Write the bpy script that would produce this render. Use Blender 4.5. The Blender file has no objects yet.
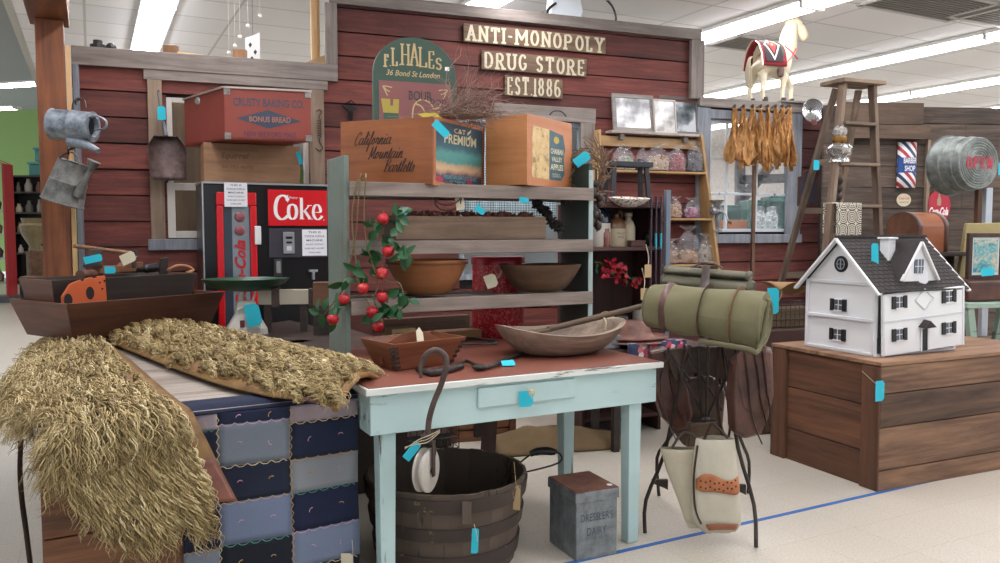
import bpy, math, random
from mathutils import Vector as V, Matrix, noise
random.seed(7)
SC = bpy.context.scene
COL = SC.collection
PI = math.pi
H, F, TP = 1.35, 800.0, 51.5/800
PITCH = math.atan(TP); CP, SP = math.cos(PITCH), math.sin(PITCH)
R = math.radians

def ray(px, py):
    u = (px-500)/F; v = (281.5-py)/F
    return V((u, CP+v*SP, -SP+v*CP))
def P(px, py, Y):                      # point at depth Y seen at the pixel
    r = ray(px, py); return V((0, 0, H)) + r*(Y/r.y)
def Zp(px, py, z):                     # point at height z seen at the pixel
    r = ray(px, py); return V((0, 0, H)) + r*((z-H)/r.z)
class Fr:                              # upright frame turned about z
    def __init__(s, loc, deg):
        s.loc = V(loc); s.deg = deg; s.M = Matrix.Translation(s.loc) @ Matrix.Rotation(R(deg), 4, 'Z'); s.I = s.M.inverted()
    def w(s, x, y, z): return s.M @ V((x, y, z))
    def at(s, px, py, yl):             # local x, z on the plane y = yl
        o = s.I @ V((0, 0, H)); d = s.I.to_3x3() @ ray(px, py); t = (yl-o.y)/d.y; p = o+d*t; return p.x, p.z
    def onz(s, px, py, z):
        p = s.I @ Zp(px, py, z); return p.x, p.y

# ------------------------------------------------------------------ materials
def lin(h):
    if isinstance(h, str):
        h = h.lstrip('#'); c = [int(h[i:i+2], 16)/255 for i in (0, 2, 4)]
    else: c = [v/255 for v in h]
    return tuple([(v/12.92 if v <= .04045 else ((v+.055)/1.055)**2.4) for v in c] + [1])
class NT:
    def __init__(s, name):
        s.m = bpy.data.materials.new(name); s.m.use_nodes = True; s.t = s.m.node_tree; s.b = s.t.nodes['Principled BSDF']
        s.co = None
    def n(s, typ, **kw):
        nd = s.t.nodes.new(typ)
        for k, v in kw.items():
            if k.startswith('i_'): nd.inputs[int(k[2:]) if k[2:].isdigit() else k[2:]].default_value = v
            else: setattr(nd, k, v)
        return nd
    def l(s, a, b): s.t.links.new(a, b)
    def coord(s, sc=(1, 1, 1), rot=(0, 0, 0)):
        if s.co is None: s.co = s.n('ShaderNodeTexCoord')
        m = s.n('ShaderNodeMapping'); m.inputs['Scale'].default_value = sc; m.inputs['Rotation'].default_value = rot
        s.l(s.co.outputs['Object'], m.inputs['Vector']); return m.outputs[0]
    def noise(s, vec, scale, detail=4, rough=.6, dist=0):
        n = s.n('ShaderNodeTexNoise'); n.inputs['Scale'].default_value = scale; n.inputs['Detail'].default_value = detail
        n.inputs['Roughness'].default_value = rough; n.inputs['Distortion'].default_value = dist
        s.l(vec, n.inputs['Vector']); return n.outputs['Fac']
    def ramp(s, fac, stops):
        r = s.n('ShaderNodeValToRGB'); e = r.color_ramp.elements
        while len(e) < len(stops): e.new(.5)
        for i, (p, c) in enumerate(stops):
            e[i].position = p; e[i].color = lin(c) if isinstance(c, (str, tuple)) and not isinstance(c, float) else (c, c, c, 1)
        s.l(fac, r.inputs[0]); return r.outputs[0]
    def mix(s, fac, a, b, mode='MIX'):
        m = s.n('ShaderNodeMix', data_type='RGBA', blend_type=mode)
        for sock, v in ((m.inputs[0], fac), (m.inputs[6], a), (m.inputs[7], b)):
            if hasattr(v, 'links'): s.l(v, sock)
            elif isinstance(v, (int, float)) and sock is m.inputs[0]: sock.default_value = v
            else: sock.default_value = lin(v) if isinstance(v, str) else v
        return m.outputs[2]
    def math(s, op, a, b=0.0, c=None):
        m = s.n('ShaderNodeMath', operation=op)
        for i, v in enumerate((a, b, c)):
            if v is None: continue
            if hasattr(v, 'links'): s.l(v, m.inputs[i])
            else: m.inputs[i].default_value = v
        return m.outputs[0]
    def tone(s, col, lo=.8, hi=1.2):                 # board to board variation
        a = s.n('ShaderNodeAttribute', attribute_name='tone')
        f = s.math('MULTIPLY_ADD', a.outputs['Fac'], hi-lo, lo)
        v = s.n('ShaderNodeVectorMath', operation='SCALE'); s.l(col, v.inputs[0]); s.l(f, v.inputs['Scale']); return v.outputs[0]
    def fin(s, col=None, rough=.6, metal=0, bump=None, bstr=.3, bdist=.003, **kw):
        if col is not None:
            if hasattr(col, 'links'): s.l(col, s.b.inputs['Base Color'])
            else: s.b.inputs['Base Color'].default_value = lin(col)
        if hasattr(rough, 'links'): s.l(rough, s.b.inputs['Roughness'])
        else: s.b.inputs['Roughness'].default_value = rough
        s.b.inputs['Metallic'].default_value = metal
        if bump is not None:
            bn = s.n('ShaderNodeBump'); bn.inputs['Strength'].default_value = bstr; bn.inputs['Distance'].default_value = bdist
            s.l(bump, bn.inputs['Height']); s.l(bn.outputs[0], s.b.inputs['Normal'])
        for k, v in kw.items(): s.b.inputs[k.replace('_', ' ')].default_value = v
        return s.m
MC = {}
def memo(f):
    def g(*a, **k):
        key = (f.__name__, a, tuple(sorted(k.items())))
        if key not in MC: MC[key] = f(*a, **k)
        return MC[key]
    return g
def gscale(axis, s): return {'x': (s*.07, s, s), 'y': (s, s*.07, s), 'z': (s, s, s*.07)}[axis]
@memo
def wood(c1, c2, axis='x', s=30, rough=.65, lo=.75, hi=1.25, stain=None, bump=.4):
    m = NT('wood'); v = m.coord(gscale(axis, s))
    n1 = m.noise(v, 1, 6, .65, .6); n2 = m.noise(m.coord((3, 3, 3)), 2, 4, .6)
    c = m.ramp(n1, [(.3, c1), (.7, c2)])
    c = m.mix(m.math('MULTIPLY', n2, .5), c, c1, 'MULTIPLY') if stain is None else m.mix(m.ramp(m.noise(m.coord(gscale(axis, 5)), 1, 6, .75), [(.46, 0.0), (.66, .85)]), c, stain)
    return m.fin(m.tone(c, lo, hi), rough, bump=n1, bstr=bump)
@memo
def paint(c, under, axis='x', amt=.35, s=14, rough=.6, lo=.92, hi=1.08, c2=None, metal=0):      # painted surface worn through to `under`
    m = NT('worn_paint'); v = m.coord(gscale(axis, s) if axis else (s*.5,)*3)
    n1 = m.noise(v, 1, 8, .75, .4); n2 = m.noise(m.coord((4, 4, 4)), 1, 3)
    k = m.ramp(m.math('ADD', m.math('MULTIPLY', n1, .75), m.math('MULTIPLY', n2, .25)), [(amt-.02, 0.0), (amt+.02, 1.0)])
    base = m.mix(n2, c, c2 or c)
    col = m.mix(k, under, base)
    return m.fin(m.tone(col, lo, hi), rough, metal, bump=k, bstr=.3, bdist=.001)
@memo
def plain(c, rough=.5, metal=0.0, var=.12, s=12, bump=0.0):
    m = NT('plain'); n1 = m.noise(m.coord((s, s, s)), 1, 4)
    c0 = m.mix(m.math('MULTIPLY', n1, var*2), c, '#000000') if var else c
    return m.fin(m.tone(c0, .9, 1.1) if var else c, rough, metal, bump=n1 if bump else None, bstr=bump)
@memo
def metalm(c1, c2, rough=.45, metal=.8, s=18):
    m = NT('aged_metal'); v = m.coord((s, s, s)); n1 = m.noise(v, 1, 6, .7); 
    return m.fin(m.tone(m.ramp(n1, [(.35, c1), (.65, c2)]), .85, 1.15), m.ramp(n1, [(.3, rough-.1), (.7, rough+.15)]), metal, bump=n1, bstr=.15)
@memo
def cloth(c1, c2, s=500, rough=.95, s2=5):
    m = NT('cloth'); w = m.n('ShaderNodeTexNoise'); w.inputs['Scale'].default_value = s; m.l(m.coord(), w.inputs['Vector'])
    n2 = m.noise(m.coord(), s2, 5, .7)
    c = m.mix(m.math('ADD', m.math('MULTIPLY', n2, .8), m.math('MULTIPLY', w.outputs['Fac'], .3)), c1, c2)
    return m.fin(m.tone(c, .85, 1.15), rough, bump=w.outputs['Fac'], bstr=.25)
@memo
def leather(c1, c2, rough=.45):
    m = NT('leather'); n = m.noise(m.coord(), 9, 6, .7); f = m.noise(m.coord(), 120, 3)
    return m.fin(m.tone(m.ramp(n, [(.35, c1), (.68, c2)]), .85, 1.15), rough, bump=m.math('ADD', n, m.math('MULTIPLY', f, .2)), bstr=.35)
@memo
def emit(c, st):
    m = NT('lamp'); m.b.inputs['Emission Color'].default_value = lin(c); m.b.inputs['Emission Strength'].default_value = st
    return m.fin(c, .4)
@memo
def glass(c='#ffffff', rough=.03, alpha=None):
    m = NT('glass')
    return m.fin(c, rough, 0, Transmission_Weight=1.0, IOR=1.35)
@memo
def film(c='#ffffff', alpha=.25, rough=.15):            # thin clear plastic
    m = NT('clear_plastic'); n = m.noise(m.coord(), 25, 4, .7, 1.0)
    a = m.ramp(n, [(.42, alpha*.4), (.62, min(1, alpha*2.2))]); m.l(a, m.b.inputs['Alpha'])
    return m.fin(c, rough, bump=n, bstr=.6)

# ------------------------------------------------------------------ mesh builder
class MB:
    def __init__(s): s.v = []; s.f = []; s.mi = []; s.tn = []; s.cur = 0; s.X = None
    def add(s, vs, fs, tone=None, mi=None):
        o = len(s.v); t = random.random() if tone is None else tone
        s.v += [(s.X @ V(v)) if s.X is not None else V(v) for v in vs]
        for f in fs: s.f.append([o+i for i in f]); s.mi.append(s.cur if mi is None else mi); s.tn.append(t)
        return s
    def box(s, x0, x1, y0, y1, z0, z1, M=None, mi=None, tone=None):
        vs = [V((x, y, z)) for z in (z0, z1) for y in (y0, y1) for x in (x0, x1)]
        if M is not None: vs = [M @ v for v in vs]
        return s.add(vs, [(0, 2, 3, 1), (4, 5, 7, 6), (0, 1, 5, 4), (2, 6, 7, 3), (0, 4, 6, 2), (1, 3, 7, 5)], tone, mi)
    def bar(s, a, b, w, t, up=(0, 0, 1), mi=None, w2=None, tone=None):     # square bar a->b, w across, t thick
        a, b = V(a), V(b); d = (b-a).normalized(); u = V(up)
        x = d.cross(u)
        if x.length < 1e-4: x = d.cross(V((1, 0, 0)))
        x.normalize(); y = x.cross(d); w2 = w if w2 is None else w2
        vs = [p + x*(sx*ww/2) + y*(sy*t/2) for p, ww in ((a, w), (b, w2)) for sx, sy in ((-1, -1), (1, -1), (1, 1), (-1, 1))]
        return s.add(vs, [(0, 1, 2, 3), (7, 6, 5, 4), (0, 4, 5, 1), (1, 5, 6, 2), (2, 6, 7, 3), (3, 7, 4, 0)], tone, mi)
    def tube(s, pts, r, n=8, closed=False, mi=None, tone=None, flat=1.0):
        pts = [V(p) for p in pts]; k = len(pts); rs = r if isinstance(r, (list, tuple)) else [r]*k
        vs = []; prev = None
        for i, p in enumerate(pts):
            if closed: d = pts[(i+1) % k]-pts[i-1]
            else: d = pts[min(i+1, k-1)]-pts[max(i-1, 0)]
            d = d.normalized() if d.length > 1e-9 else V((0, 0, 1))
            if prev is None:
                x = d.cross(V((0, 0, 1)));
                if x.length < .05: x = d.cross(V((1, 0, 0)))
            else: x = prev - d*prev.dot(d)
            x.normalize(); prev = x; y = d.cross(x)
            for j in range(n):
                a = 2*PI*j/n; vs.append(p + (x*math.cos(a) + y*math.sin(a)*flat)*rs[i])
        fs = []
        for i in range(k if closed else k-1):
            a, b = i*n, ((i+1) % k)*n
            for j in range(n): fs.append((a+j, a+(j+1) % n, b+(j+1) % n, b+j))
        if not closed: fs += [tuple(range(n))[::-1], tuple((k-1)*n+j for j in range(n))]
        return s.add(vs, fs, tone, mi)
    def lathe(s, prof, n=32, c=(0, 0, 0), M=None, mi=None, tone=None, ex=1.0, ey=1.0):
        c = V(c); vs = []; fs = []; k = len(prof)
        for r, z in prof:
            for j in range(n):
                a = 2*PI*j/n; p = V((r*math.cos(a)*ex, r*math.sin(a)*ey, z)); vs.append((M @ p if M is not None else p) + c)
        for i in range(k-1):
            for j in range(n): fs.append((i*n+j, i*n+(j+1) % n, (i+1)*n+(j+1) % n, (i+1)*n+j))
        shut = tuple(prof[0]) == tuple(prof[-1])
        if prof[0][0] > 1e-5 and not shut: fs.append(tuple(range(n))[::-1])
        if prof[-1][0] > 1e-5 and not shut: fs.append(tuple((k-1)*n+j for j in range(n)))
        return s.add(vs, fs, tone, mi)
    def ball(s, c, r, n=12, M=None, mi=None, tone=None, sc=(1, 1, 1)):
        prof = [(r*math.sin(PI*i/(n//2+1)), -r*math.cos(PI*i/(n//2+1))*sc[2]) for i in range(n//2+2)]
        prof[0] = (1e-6, prof[0][1]); prof[-1] = (1e-6, prof[-1][1])
        return s.lathe(prof, n, c, M, mi, tone, sc[0], sc[1])
    def prism(s, pts, t, M, mi=None, tone=None):          # 2D outline (x,y) in M's plane, thickness t along M's -z
        k = len(pts); vs = [M @ V((x, y, 0)) for x, y in pts] + [M @ V((x, y, -t)) for x, y in pts]
        fs = [tuple(range(k)), tuple(range(2*k-1, k-1, -1))] + [(i, k+i, k+(i+1) % k, (i+1) % k) for i in range(k)]
        return s.add(vs, fs, tone, mi)
    def grid(s, fn, nu, nv, mi=None, tone=None, thick=0):
        vs = [fn(i/nu, j/nv) for j in range(nv+1) for i in range(nu+1)]
        fs = [(j*(nu+1)+i, j*(nu+1)+i+1, (j+1)*(nu+1)+i+1, (j+1)*(nu+1)+i) for j in range(nv) for i in range(nu)]
        return s.add(vs, fs, tone, mi)
    def ribbon(s, pts, w, M, mi=None, nib=None, off=0.0):  # painted stroke: 2D polyline in M's plane
        k = len(pts); L = []; Rr = []
        for i in range(k):
            a = V(pts[max(i-1, 0)]); b = V(pts[min(i+1, k-1)]); d = (b-a); d = d.normalized() if d.length else V((1, 0))
            ww = w*(nib + (1-nib)*abs(d.y)) if nib is not None else w
            nn = V((-d.y, d.x))*ww/2; p = V(pts[i]); L.append(p+nn); Rr.append(p-nn)
        vs = [M @ V((p.x, p.y, off)) for p in L+Rr]
        return s.add(vs, [(i, k+i, k+i+1, i+1) for i in range(k-1)], .5, mi)
    def text(s, body, M, box, mi=None, shear=0, off=.001, bold=0):       # font text fitted to box (x0,x1,y0,y1) in M's plane
        cu = bpy.data.curves.new('t', 'FONT'); cu.body = body; cu.resolution_u = 3; cu.shear = shear; cu.offset = bold; cu.space_line = .85
        ob = bpy.data.objects.new('t', cu); COL.objects.link(ob)
        me = bpy.data.meshes.new_from_object(ob.evaluated_get(bpy.context.evaluated_depsgraph_get()))
        bpy.data.objects.remove(ob); bpy.data.curves.remove(cu)
        if not len(me.vertices): return s
        xs = [v.co.x for v in me.vertices]; ys = [v.co.y for v in me.vertices]
        x0, x1, y0, y1 = min(xs), max(xs), min(ys), max(ys); bx0, bx1, by0, by1 = box
        vs = [M @ V((bx0+(v.co.x-x0)/(x1-x0)*(bx1-bx0), by0+(v.co.y-y0)/(y1-y0)*(by1-by0), off)) for v in me.vertices]
        s.add(vs, [tuple(p.vertices) for p in me.polygons], .5, mi); bpy.data.meshes.remove(me); return s
    def build(s, name, mats, parent=None, smooth=None, bevel=0, world=False, solid=0, sub=0, stuff=False, label=None):
        me = bpy.data.meshes.new(name)
        vs = s.v
        if world and parent is not None:
            r = parent
            M = parent.matrix_basis.copy()
            while r.parent is not None: r = r.parent; M = r.matrix_basis @ M
            I = M.inverted(); vs = [I @ v for v in vs]
        me.from_pydata([tuple(v) for v in vs], [], s.f)
        for m in (mats if isinstance(mats, (list, tuple)) else [mats]): me.materials.append(m)
        me.polygons.foreach_set('material_index', s.mi)
        at = me.attributes.new('tone', 'FLOAT', 'FACE'); at.data.foreach_set('value', s.tn)
        me.validate(); me.update()
        if smooth is not None:
            me.shade_smooth()
            if smooth < 179: me.set_sharp_from_angle(angle=R(smooth))
        o = bpy.data.objects.new(name, me); COL.objects.link(o)
        if parent is not None: o.parent = parent
        if solid: md = o.modifiers.new('Solid', 'SOLIDIFY'); md.thickness = abs(solid); md.offset = -1 if solid > 0 else 1
        if bevel: md = o.modifiers.new('Bevel', 'BEVEL'); md.width = bevel; md.segments = 2; md.limit_method = 'ANGLE'; md.angle_limit = R(40)
        if sub: md = o.modifiers.new('Sub', 'SUBSURF'); md.levels = md.render_levels = sub
        if stuff: o['kind'] = 'stuff'
        if label: o['label'] = label
        return o
def thing(name, label, cat, loc=(0, 0, 0), deg=0, group=None, rot=None):
    o = bpy.data.objects.new(name, None); COL.objects.link(o); o.empty_display_size = .05
    o.location = loc; o.rotation_euler = rot if rot is not None else (0, 0, R(deg))
    o['label'] = label; o['category'] = cat
    if group: o['group'] = group
    return o
def tag(o, label, cat, group=None, kind=None):
    o['label'] = label; o['category'] = cat
    if group: o['group'] = group
    if kind: o['kind'] = kind
    return o
def struct(o): o['kind'] = 'structure'; return o
def dup(root, loc=None, deg=None, label=None, group=None):
    r = root.copy(); COL.objects.link(r)
    if loc is not None: r.location = loc
    if deg is not None: r.rotation_euler = (0, 0, R(deg))
    if label: r['label'] = label
    if group: r['group'] = group
    for ch in list(root.children):
        c = ch.copy(); COL.objects.link(c); c.parent = r
        for g in list(ch.children):
            d = g.copy(); COL.objects.link(d); d.parent = c
    return r
def plane(o, x, y):                        # matrix from origin, right, up
    x = V(x).normalized(); y = V(y); y = (y - x*y.dot(x)).normalized(); z = x.cross(y)
    M = Matrix((x, y, z)).transposed().to_4x4(); M.translation = V(o); return M
def face(x, y, z): return plane((x, y, z), (1, 0, 0), (0, 0, 1))     # local front face looking along -y
def arc(cx, cy, r, a0, a1, n=10, ry=None):
    ry = r if ry is None else ry
    return [(cx+r*math.cos(R(a0+(a1-a0)*i/n)), cy+ry*math.sin(R(a0+(a1-a0)*i/n))) for i in range(n+1)]
def spl(pts, n=6):                          # Catmull-Rom through points
    pts = [V(p) for p in pts]; out = []
    for i in range(len(pts)-1):
        p0, p1, p2, p3 = pts[max(i-1, 0)], pts[i], pts[i+1], pts[min(i+2, len(pts)-1)]
        for k in range(n):
            t = k/n; out.append(.5*((2*p1)+(p2-p0)*t+(2*p0-5*p1+4*p2-p3)*t*t+(3*p1-p0-3*p2+p3)*t**3))
    out.append(pts[-1]); return out
TEAL = plain('#22b8cc', .6, 0, .03); CREAM = plain('#d9cfb4', .8, 0, .08); STRING = plain('#cbbfa0', .9, 0, .05)
def price_tag(parent, px, py, Y, w=.05, h=.03, ang=0, mat=None, tie=None, yaw=0, lab=None):
    """paper tag as a part, centred at the pixel, hanging from `tie` (a pixel at the same depth)"""
    c = P(px, py, Y); M = Matrix.Translation(c) @ Matrix.Rotation(R(yaw), 4, 'Z') @ Matrix.Rotation(PI/2, 4, 'X') @ Matrix.Rotation(R(ang), 4, 'Z')
    b = MB(); k = min(w, h)*.22
    b.prism([(-w/2, -h/2), (w/2-k, -h/2), (w/2, -h/2+k), (w/2, h/2-k), (w/2-k, h/2), (-w/2, h/2)], .0012, M, mi=0)
    if tie:
        q = P(tie[0], tie[1], Y); s = M @ V((w/2-.004, 0, .001)); m = (q+s)/2 + V((.004, -.004, -.006))
        b.tube(spl([s, m, q], 4), .0012, 5, mi=1)
    mt = mat or TEAL
    return b.build('price_tag', [mt, STRING], parent, world=True, label=lab or ('turquoise paper price tag' if mt is TEAL else 'cream paper price tag'))
# ------------------------------------------------------------------ camera, light
cam = bpy.data.cameras.new('camera'); co = bpy.data.objects.new('camera', cam); COL.objects.link(co)
cam.sensor_fit = 'HORIZONTAL'; cam.sensor_width = 36; cam.lens = 36*F/1000; cam.clip_start = .05; cam.clip_end = 200
co.location = (0, 0, H); co.rotation_euler = (PI/2-PITCH, 0, 0); SC.camera = co
vs = SC.view_settings; vs.view_transform = 'Standard'; vs.look = 'None'; vs.gamma = 1; vs.use_curve_mapping = False; vs.exposure = 0.46
w = bpy.data.worlds.new('World'); SC.world = w; w.use_nodes = True
bg = w.node_tree.nodes['Background']; bg.inputs[0].default_value = lin('#dfe6f0'); bg.inputs[1].default_value = .9

WALL = Fr((0, 6.5, 0), 21)
GRID = 27.0
CEIL = 3.30
def wr(px0, py0, px1, py1, off=0.0):       # pixel corners -> x0,x1,z0,z1 on the wall plane
    x0, z1 = WALL.at(px0, py0, -off); x1, z0 = WALL.at(px1, py1, -off); return x0, x1, z0, z1

# ------------------------------------------------------------------ floor, tape
m = NT('floor_vinyl'); v = m.coord(); n1 = m.noise(v, 110, 2, .5); n2 = m.noise(v, 1.2, 4)
sp = m.ramp(n1, [(.30, '#a59d8f'), (.40, '#bfb7a9'), (.62, '#c6bfb2'), (.72, '#d8d2c6')])
# sheet tiles, 30 cm, laid on the store grid
br = m.n('ShaderNodeTexBrick', offset=0.0); m.l(m.coord((1, 1, 1), (0, 0, R(-GRID))), br.inputs['Vector'])
br.inputs['Scale'].default_value = 1; br.inputs['Brick Width'].default_value = .305; br.inputs['Row Height'].default_value = .305; br.inputs['Mortar Size'].default_value = .0012
for k, c in (('Color1', '#ffffff'), ('Color2', '#fcfbf9'), ('Mortar', '#dedad4')): br.inputs[k].default_value = lin(c)
c = m.mix(1.0, m.mix(m.math('MULTIPLY', n2, .35), sp, '#b3aca0'), br.outputs['Color'], 'MULTIPLY')
FLOORM = m.fin(c, .33)
b = MB(); b.box(-14, 24, -4, 32, -.12, 0); struct(b.build('floor', FLOORM))
def on(px, py): p = Zp(px, py, 0); return (p.x, p.y)
TM = plain('#2a63a8', .6, 0, .1)
b = MB()
for (a, c2, ww) in (((470, 586), (1080, 447), .026),):
    a, c2 = V(on(*a)), V(on(*c2)); d = (c2-a).normalized(); nn = V((-d.y, d.x))*ww/2; N = 40; pts = []
    vs_ = []
    for i in range(N+1):
        p = a+(c2-a)*i/N; j = random.uniform(-.001, .001); vs_ += [(p.x+nn.x+j, p.y+nn.y, .0015), (p.x-nn.x+j, p.y-nn.y, .0015)]
    b.add(vs_, [(2*i, 2*i+1, 2*i+3, 2*i+2) for i in range(N)], .5)
tag(b.build('tape_line', TM, solid=.001), 'blue tape line stuck across the beige floor beside the metal dairy box', 'tape')
b = MB(); a, c2 = V(on(30, 322)), V(on(62, 292)); d = (c2-a).normalized(); nn = V((-d.y, d.x))*.03
b.add([(a.x+nn.x, a.y+nn.y, .0015), (a.x-nn.x, a.y-nn.y, .0015), (c2.x-nn.x, c2.y-nn.y, .0015), (c2.x+nn.x, c2.y+nn.y, .0015)], [(0, 1, 2, 3)])
tag(b.build('tape_line', TM, solid=.001), 'blue tape line on the far floor left of the wooden post', 'tape')

# ------------------------------------------------------------------ ceiling
cgr, sgr = math.cos(R(GRID)), math.sin(R(GRID))
def G(u, v, z): return V((u*cgr - v*sgr, u*sgr + v*cgr, z))     # u to the right, v away along the lamp rows
m = NT('ceiling_tile')
br = m.n('ShaderNodeTexBrick', offset=0.0); m.l(m.coord((1, 1, 1), (0, 0, R(-GRID))), br.inputs['Vector'])
br.inputs['Scale'].default_value = 1; br.inputs['Brick Width'].default_value = 1.22; br.inputs['Row Height'].default_value = .61; br.inputs['Mortar Size'].default_value = .012
for k, cc in (('Color1', '#d2d2d3'), ('Color2', '#cbcbcc'), ('Mortar', '#adabaa')): br.inputs[k].default_value = lin(cc)
nz = m.noise(m.coord(), 90, 3)
CT = m.fin(br.outputs['Color'], .9, bump=m.math('ADD', br.outputs['Fac'], m.math('MULTIPLY', nz, .15)), bstr=.35, bdist=.01)
U0 = -.55
b = MB(); b.add([G(u, v_, z) for z in (CEIL, CEIL+.1) for u, v_ in ((U0, -6), (26, -6), (26, 34), (U0, 34))], [(3, 2, 1, 0), (4, 5, 6, 7), (0, 1, 5, 4), (1, 2, 6, 5), (2, 3, 7, 6), (3, 0, 4, 7)])
struct(b.build('ceiling', CT))
b = MB(); b.add([G(u, v_, z) for z in (5.2, 5.3) for u, v_ in ((U0-12, -6), (U0+.05, -6), (U0+.05, 34), (U0-12, 34))], [(3, 2, 1, 0), (4, 5, 6, 7), (0, 1, 5, 4), (1, 2, 6, 5), (2, 3, 7, 6), (3, 0, 4, 7)])
struct(b.build('ceiling', plain('#a9a9a2', .9, 0, .05)))
# bulkhead added between the two ceilings to keep world light from leaking through
b = MB(); b.add([G(u, v_, z) for z in (CEIL+.1, 5.2) for u, v_ in ((U0-.1, -6), (U0+.04, -6), (U0+.04, 34), (U0-.1, 34))], [(3, 2, 1, 0), (4, 5, 6, 7), (0, 1, 5, 4), (1, 2, 6, 5), (2, 3, 7, 6), (3, 0, 4, 7)])
struct(b.build('wall_bulkhead', plain('#b9b7ae', .9, 0, .05)))
# lamp rows: strip fixtures end to end
HC = CEIL-H
LAMP = emit('#fbfaff', 15.0)
fixt = None
WHITE = plain('#e8e6e2', .5, 0, .02)
def fixture(L=2.485):
    t = thing('fluorescent_fixture', 'x', 'ceiling light', (0, 0, 0), 0, 'fluorescent ceiling fixtures')
    b = MB(); b.box(-.145, .145, -L/2, L/2, -.035, 0); b.build('housing', WHITE, t, bevel=.004)
    b = MB()
    pr = [(-.125, -.036), (-.12, -.055), (-.09, -.075), (0, -.082), (.09, -.075), (.12, -.055), (.125, -.036)]
    vs_ = [(x, s*(L/2-.012), z) for s in (-1, 1) for x, z in pr]
    b.add(vs_, [(i, i+1, i+8, i+7) for i in range(6)] + [(6, 5, 4, 3, 2, 1, 0), tuple(range(7, 14)), (0, 7, 13, 6)])
    b.build('diffuser', LAMP, t, smooth=60)
    for s in (-1, 1): b = MB(); b.box(-.13, .13, s*(L/2-.006)-.006, s*(L/2-.006)+.006, -.085, -.03); b.build('end_cap', WHITE, t)
    return t
rows = [(.29*HC, 'leftmost row, above the low red wall'), (1.55*HC, 'row above the sign wall'), (2.81*HC, 'row above the carousel horse'), (4.09*HC, 'row crossing behind the ladder top'), (5.3*HC, 'row low over the grey plank wall'), (6.55*HC, 'farthest row on the right'), (-.97*HC, 'x')]
for ri, (u, nm) in enumerate(rows[:6]):
    vlist = {0: (1.2, 3.7, 6.2, 8.7, 11.2, 13.7), 1: (1.2, 3.7, 6.2, 8.7, 11.2), 2: (-1.3, 1.2, 3.7, 6.2, 8.7, 11.2, 13.7)}.get(ri, (-1.3, 1.2, 3.7, 6.2, 8.7, 11.2, 13.7, 16.2))
    for k, v_ in enumerate(vlist):
        loc = G(u, v_, CEIL-.003)
        if loc.y > 17.5: continue
        lab = 'white fluorescent strip, %s from the camera, in the %s' % (('first', 'second', 'third', 'fourth', 'fifth', 'sixth', 'seventh', 'eighth')[k], nm)
        if fixt is None: fixt = fixture(); fixt.location = loc; fixt.rotation_euler = (0, 0, R(GRID)); fixt['label'] = lab; fixt['group'] = 'ceiling fixtures, ' + nm
        else: dup(fixt, loc, GRID, lab, 'ceiling fixtures, ' + nm)
# ceiling air vents
def vent(px, py, wu, wv, label, dark='#3b3a37'):
    p = Zp(px, py, CEIL); t = thing('ceiling_vent', label, 'vent', (p.x, p.y, CEIL), GRID)
    b = MB()
    for a in ((-wu/2, wu/2, -wv/2, -wv/2+.04), (-wu/2, wu/2, wv/2-.04, wv/2), (-wu/2, -wu/2+.04, -wv/2, wv/2), (wu/2-.04, wu/2, -wv/2, wv/2)): b.box(a[0], a[1], a[2], a[3], -.02, 0)
    b.build('frame', plain('#a8a6a2', .5), t)
    b = MB()
    n = int(wv/.05)
    for i in range(n):
        y = -wv/2+.05+(wv-.1)*i/(n-1); b.box(-wu/2+.04, wu/2-.04, y-.014, y+.014, -.016, -.010, mi=0)
    b.box(-wu/2+.04, wu/2-.04, -wv/2+.04, wv/2-.04, -.004, 0, mi=1)
    b.build('louvre', [plain('#6d6a64', .6), plain(dark, .8)], t)
vent(750, 43, .75, .5, 'dark square air vent in the ceiling behind the carousel horse')
vent(935, 4, 1.22, .61, 'long dark ceiling grille at the top right, nearer of two')
vent(1012, 14, 1.0, .61, 'dark ceiling grille cut by the right edge of the photo')
vent(830, -22, .6, .6, 'dark ceiling grille above the frame')
bpy.data.objects.remove([o for o in COL.objects if o.get('label') == 'dark ceiling grille above the frame'][0])
for o in [o for o in COL.objects if o.name.startswith(('frame', 'louvre')) and o.parent is None]: bpy.data.objects.remove(o)

# ------------------------------------------------------------------ red plank wall
m = NT('red_planks')
v = m.coord((2.0, 2.0, 26)); n1 = m.noise(v, 1, 7, .7, .5); n2 = m.noise(m.coord((1.5, 1.5, 7)), 1, 5, .7); n3 = m.noise(m.coord((8, 8, 90)), 1, 6, .8)
c = m.ramp(n1, [(.25, '#3a1e1a'), (.5, '#612e27'), (.75, '#7c4033')])
c = m.mix(m.ramp(n2, [(.50, 0.0), (.72, .75)]), c, '#3d1d1b')
c = m.mix(m.ramp(n3, [(.60, 0.0), (.72, .55)]), c, '#97705e')
RED = m.fin(m.tone(c, .58, 1.38), .75, bump=n1, bstr=.5)
XL, _ = WALL.at(76, 200, 0); XR, _ = WALL.at(838, 200, 0)
xs0, _ = WALL.at(334, 60, 0); xs1, _ = WALL.at(700, 60, 0)
ZLO = 2.47; ZHI = 3.07
WIN = [wr(166, 97, 310, 238), wr(500, 119, 582, 262), wr(709, 119, 790, 232)]
WIN[1] = (WIN[1][0]-.35, WIN[1][1], .95, WIN[1][3])
b = MB(); z = .0; pk = .176
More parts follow.
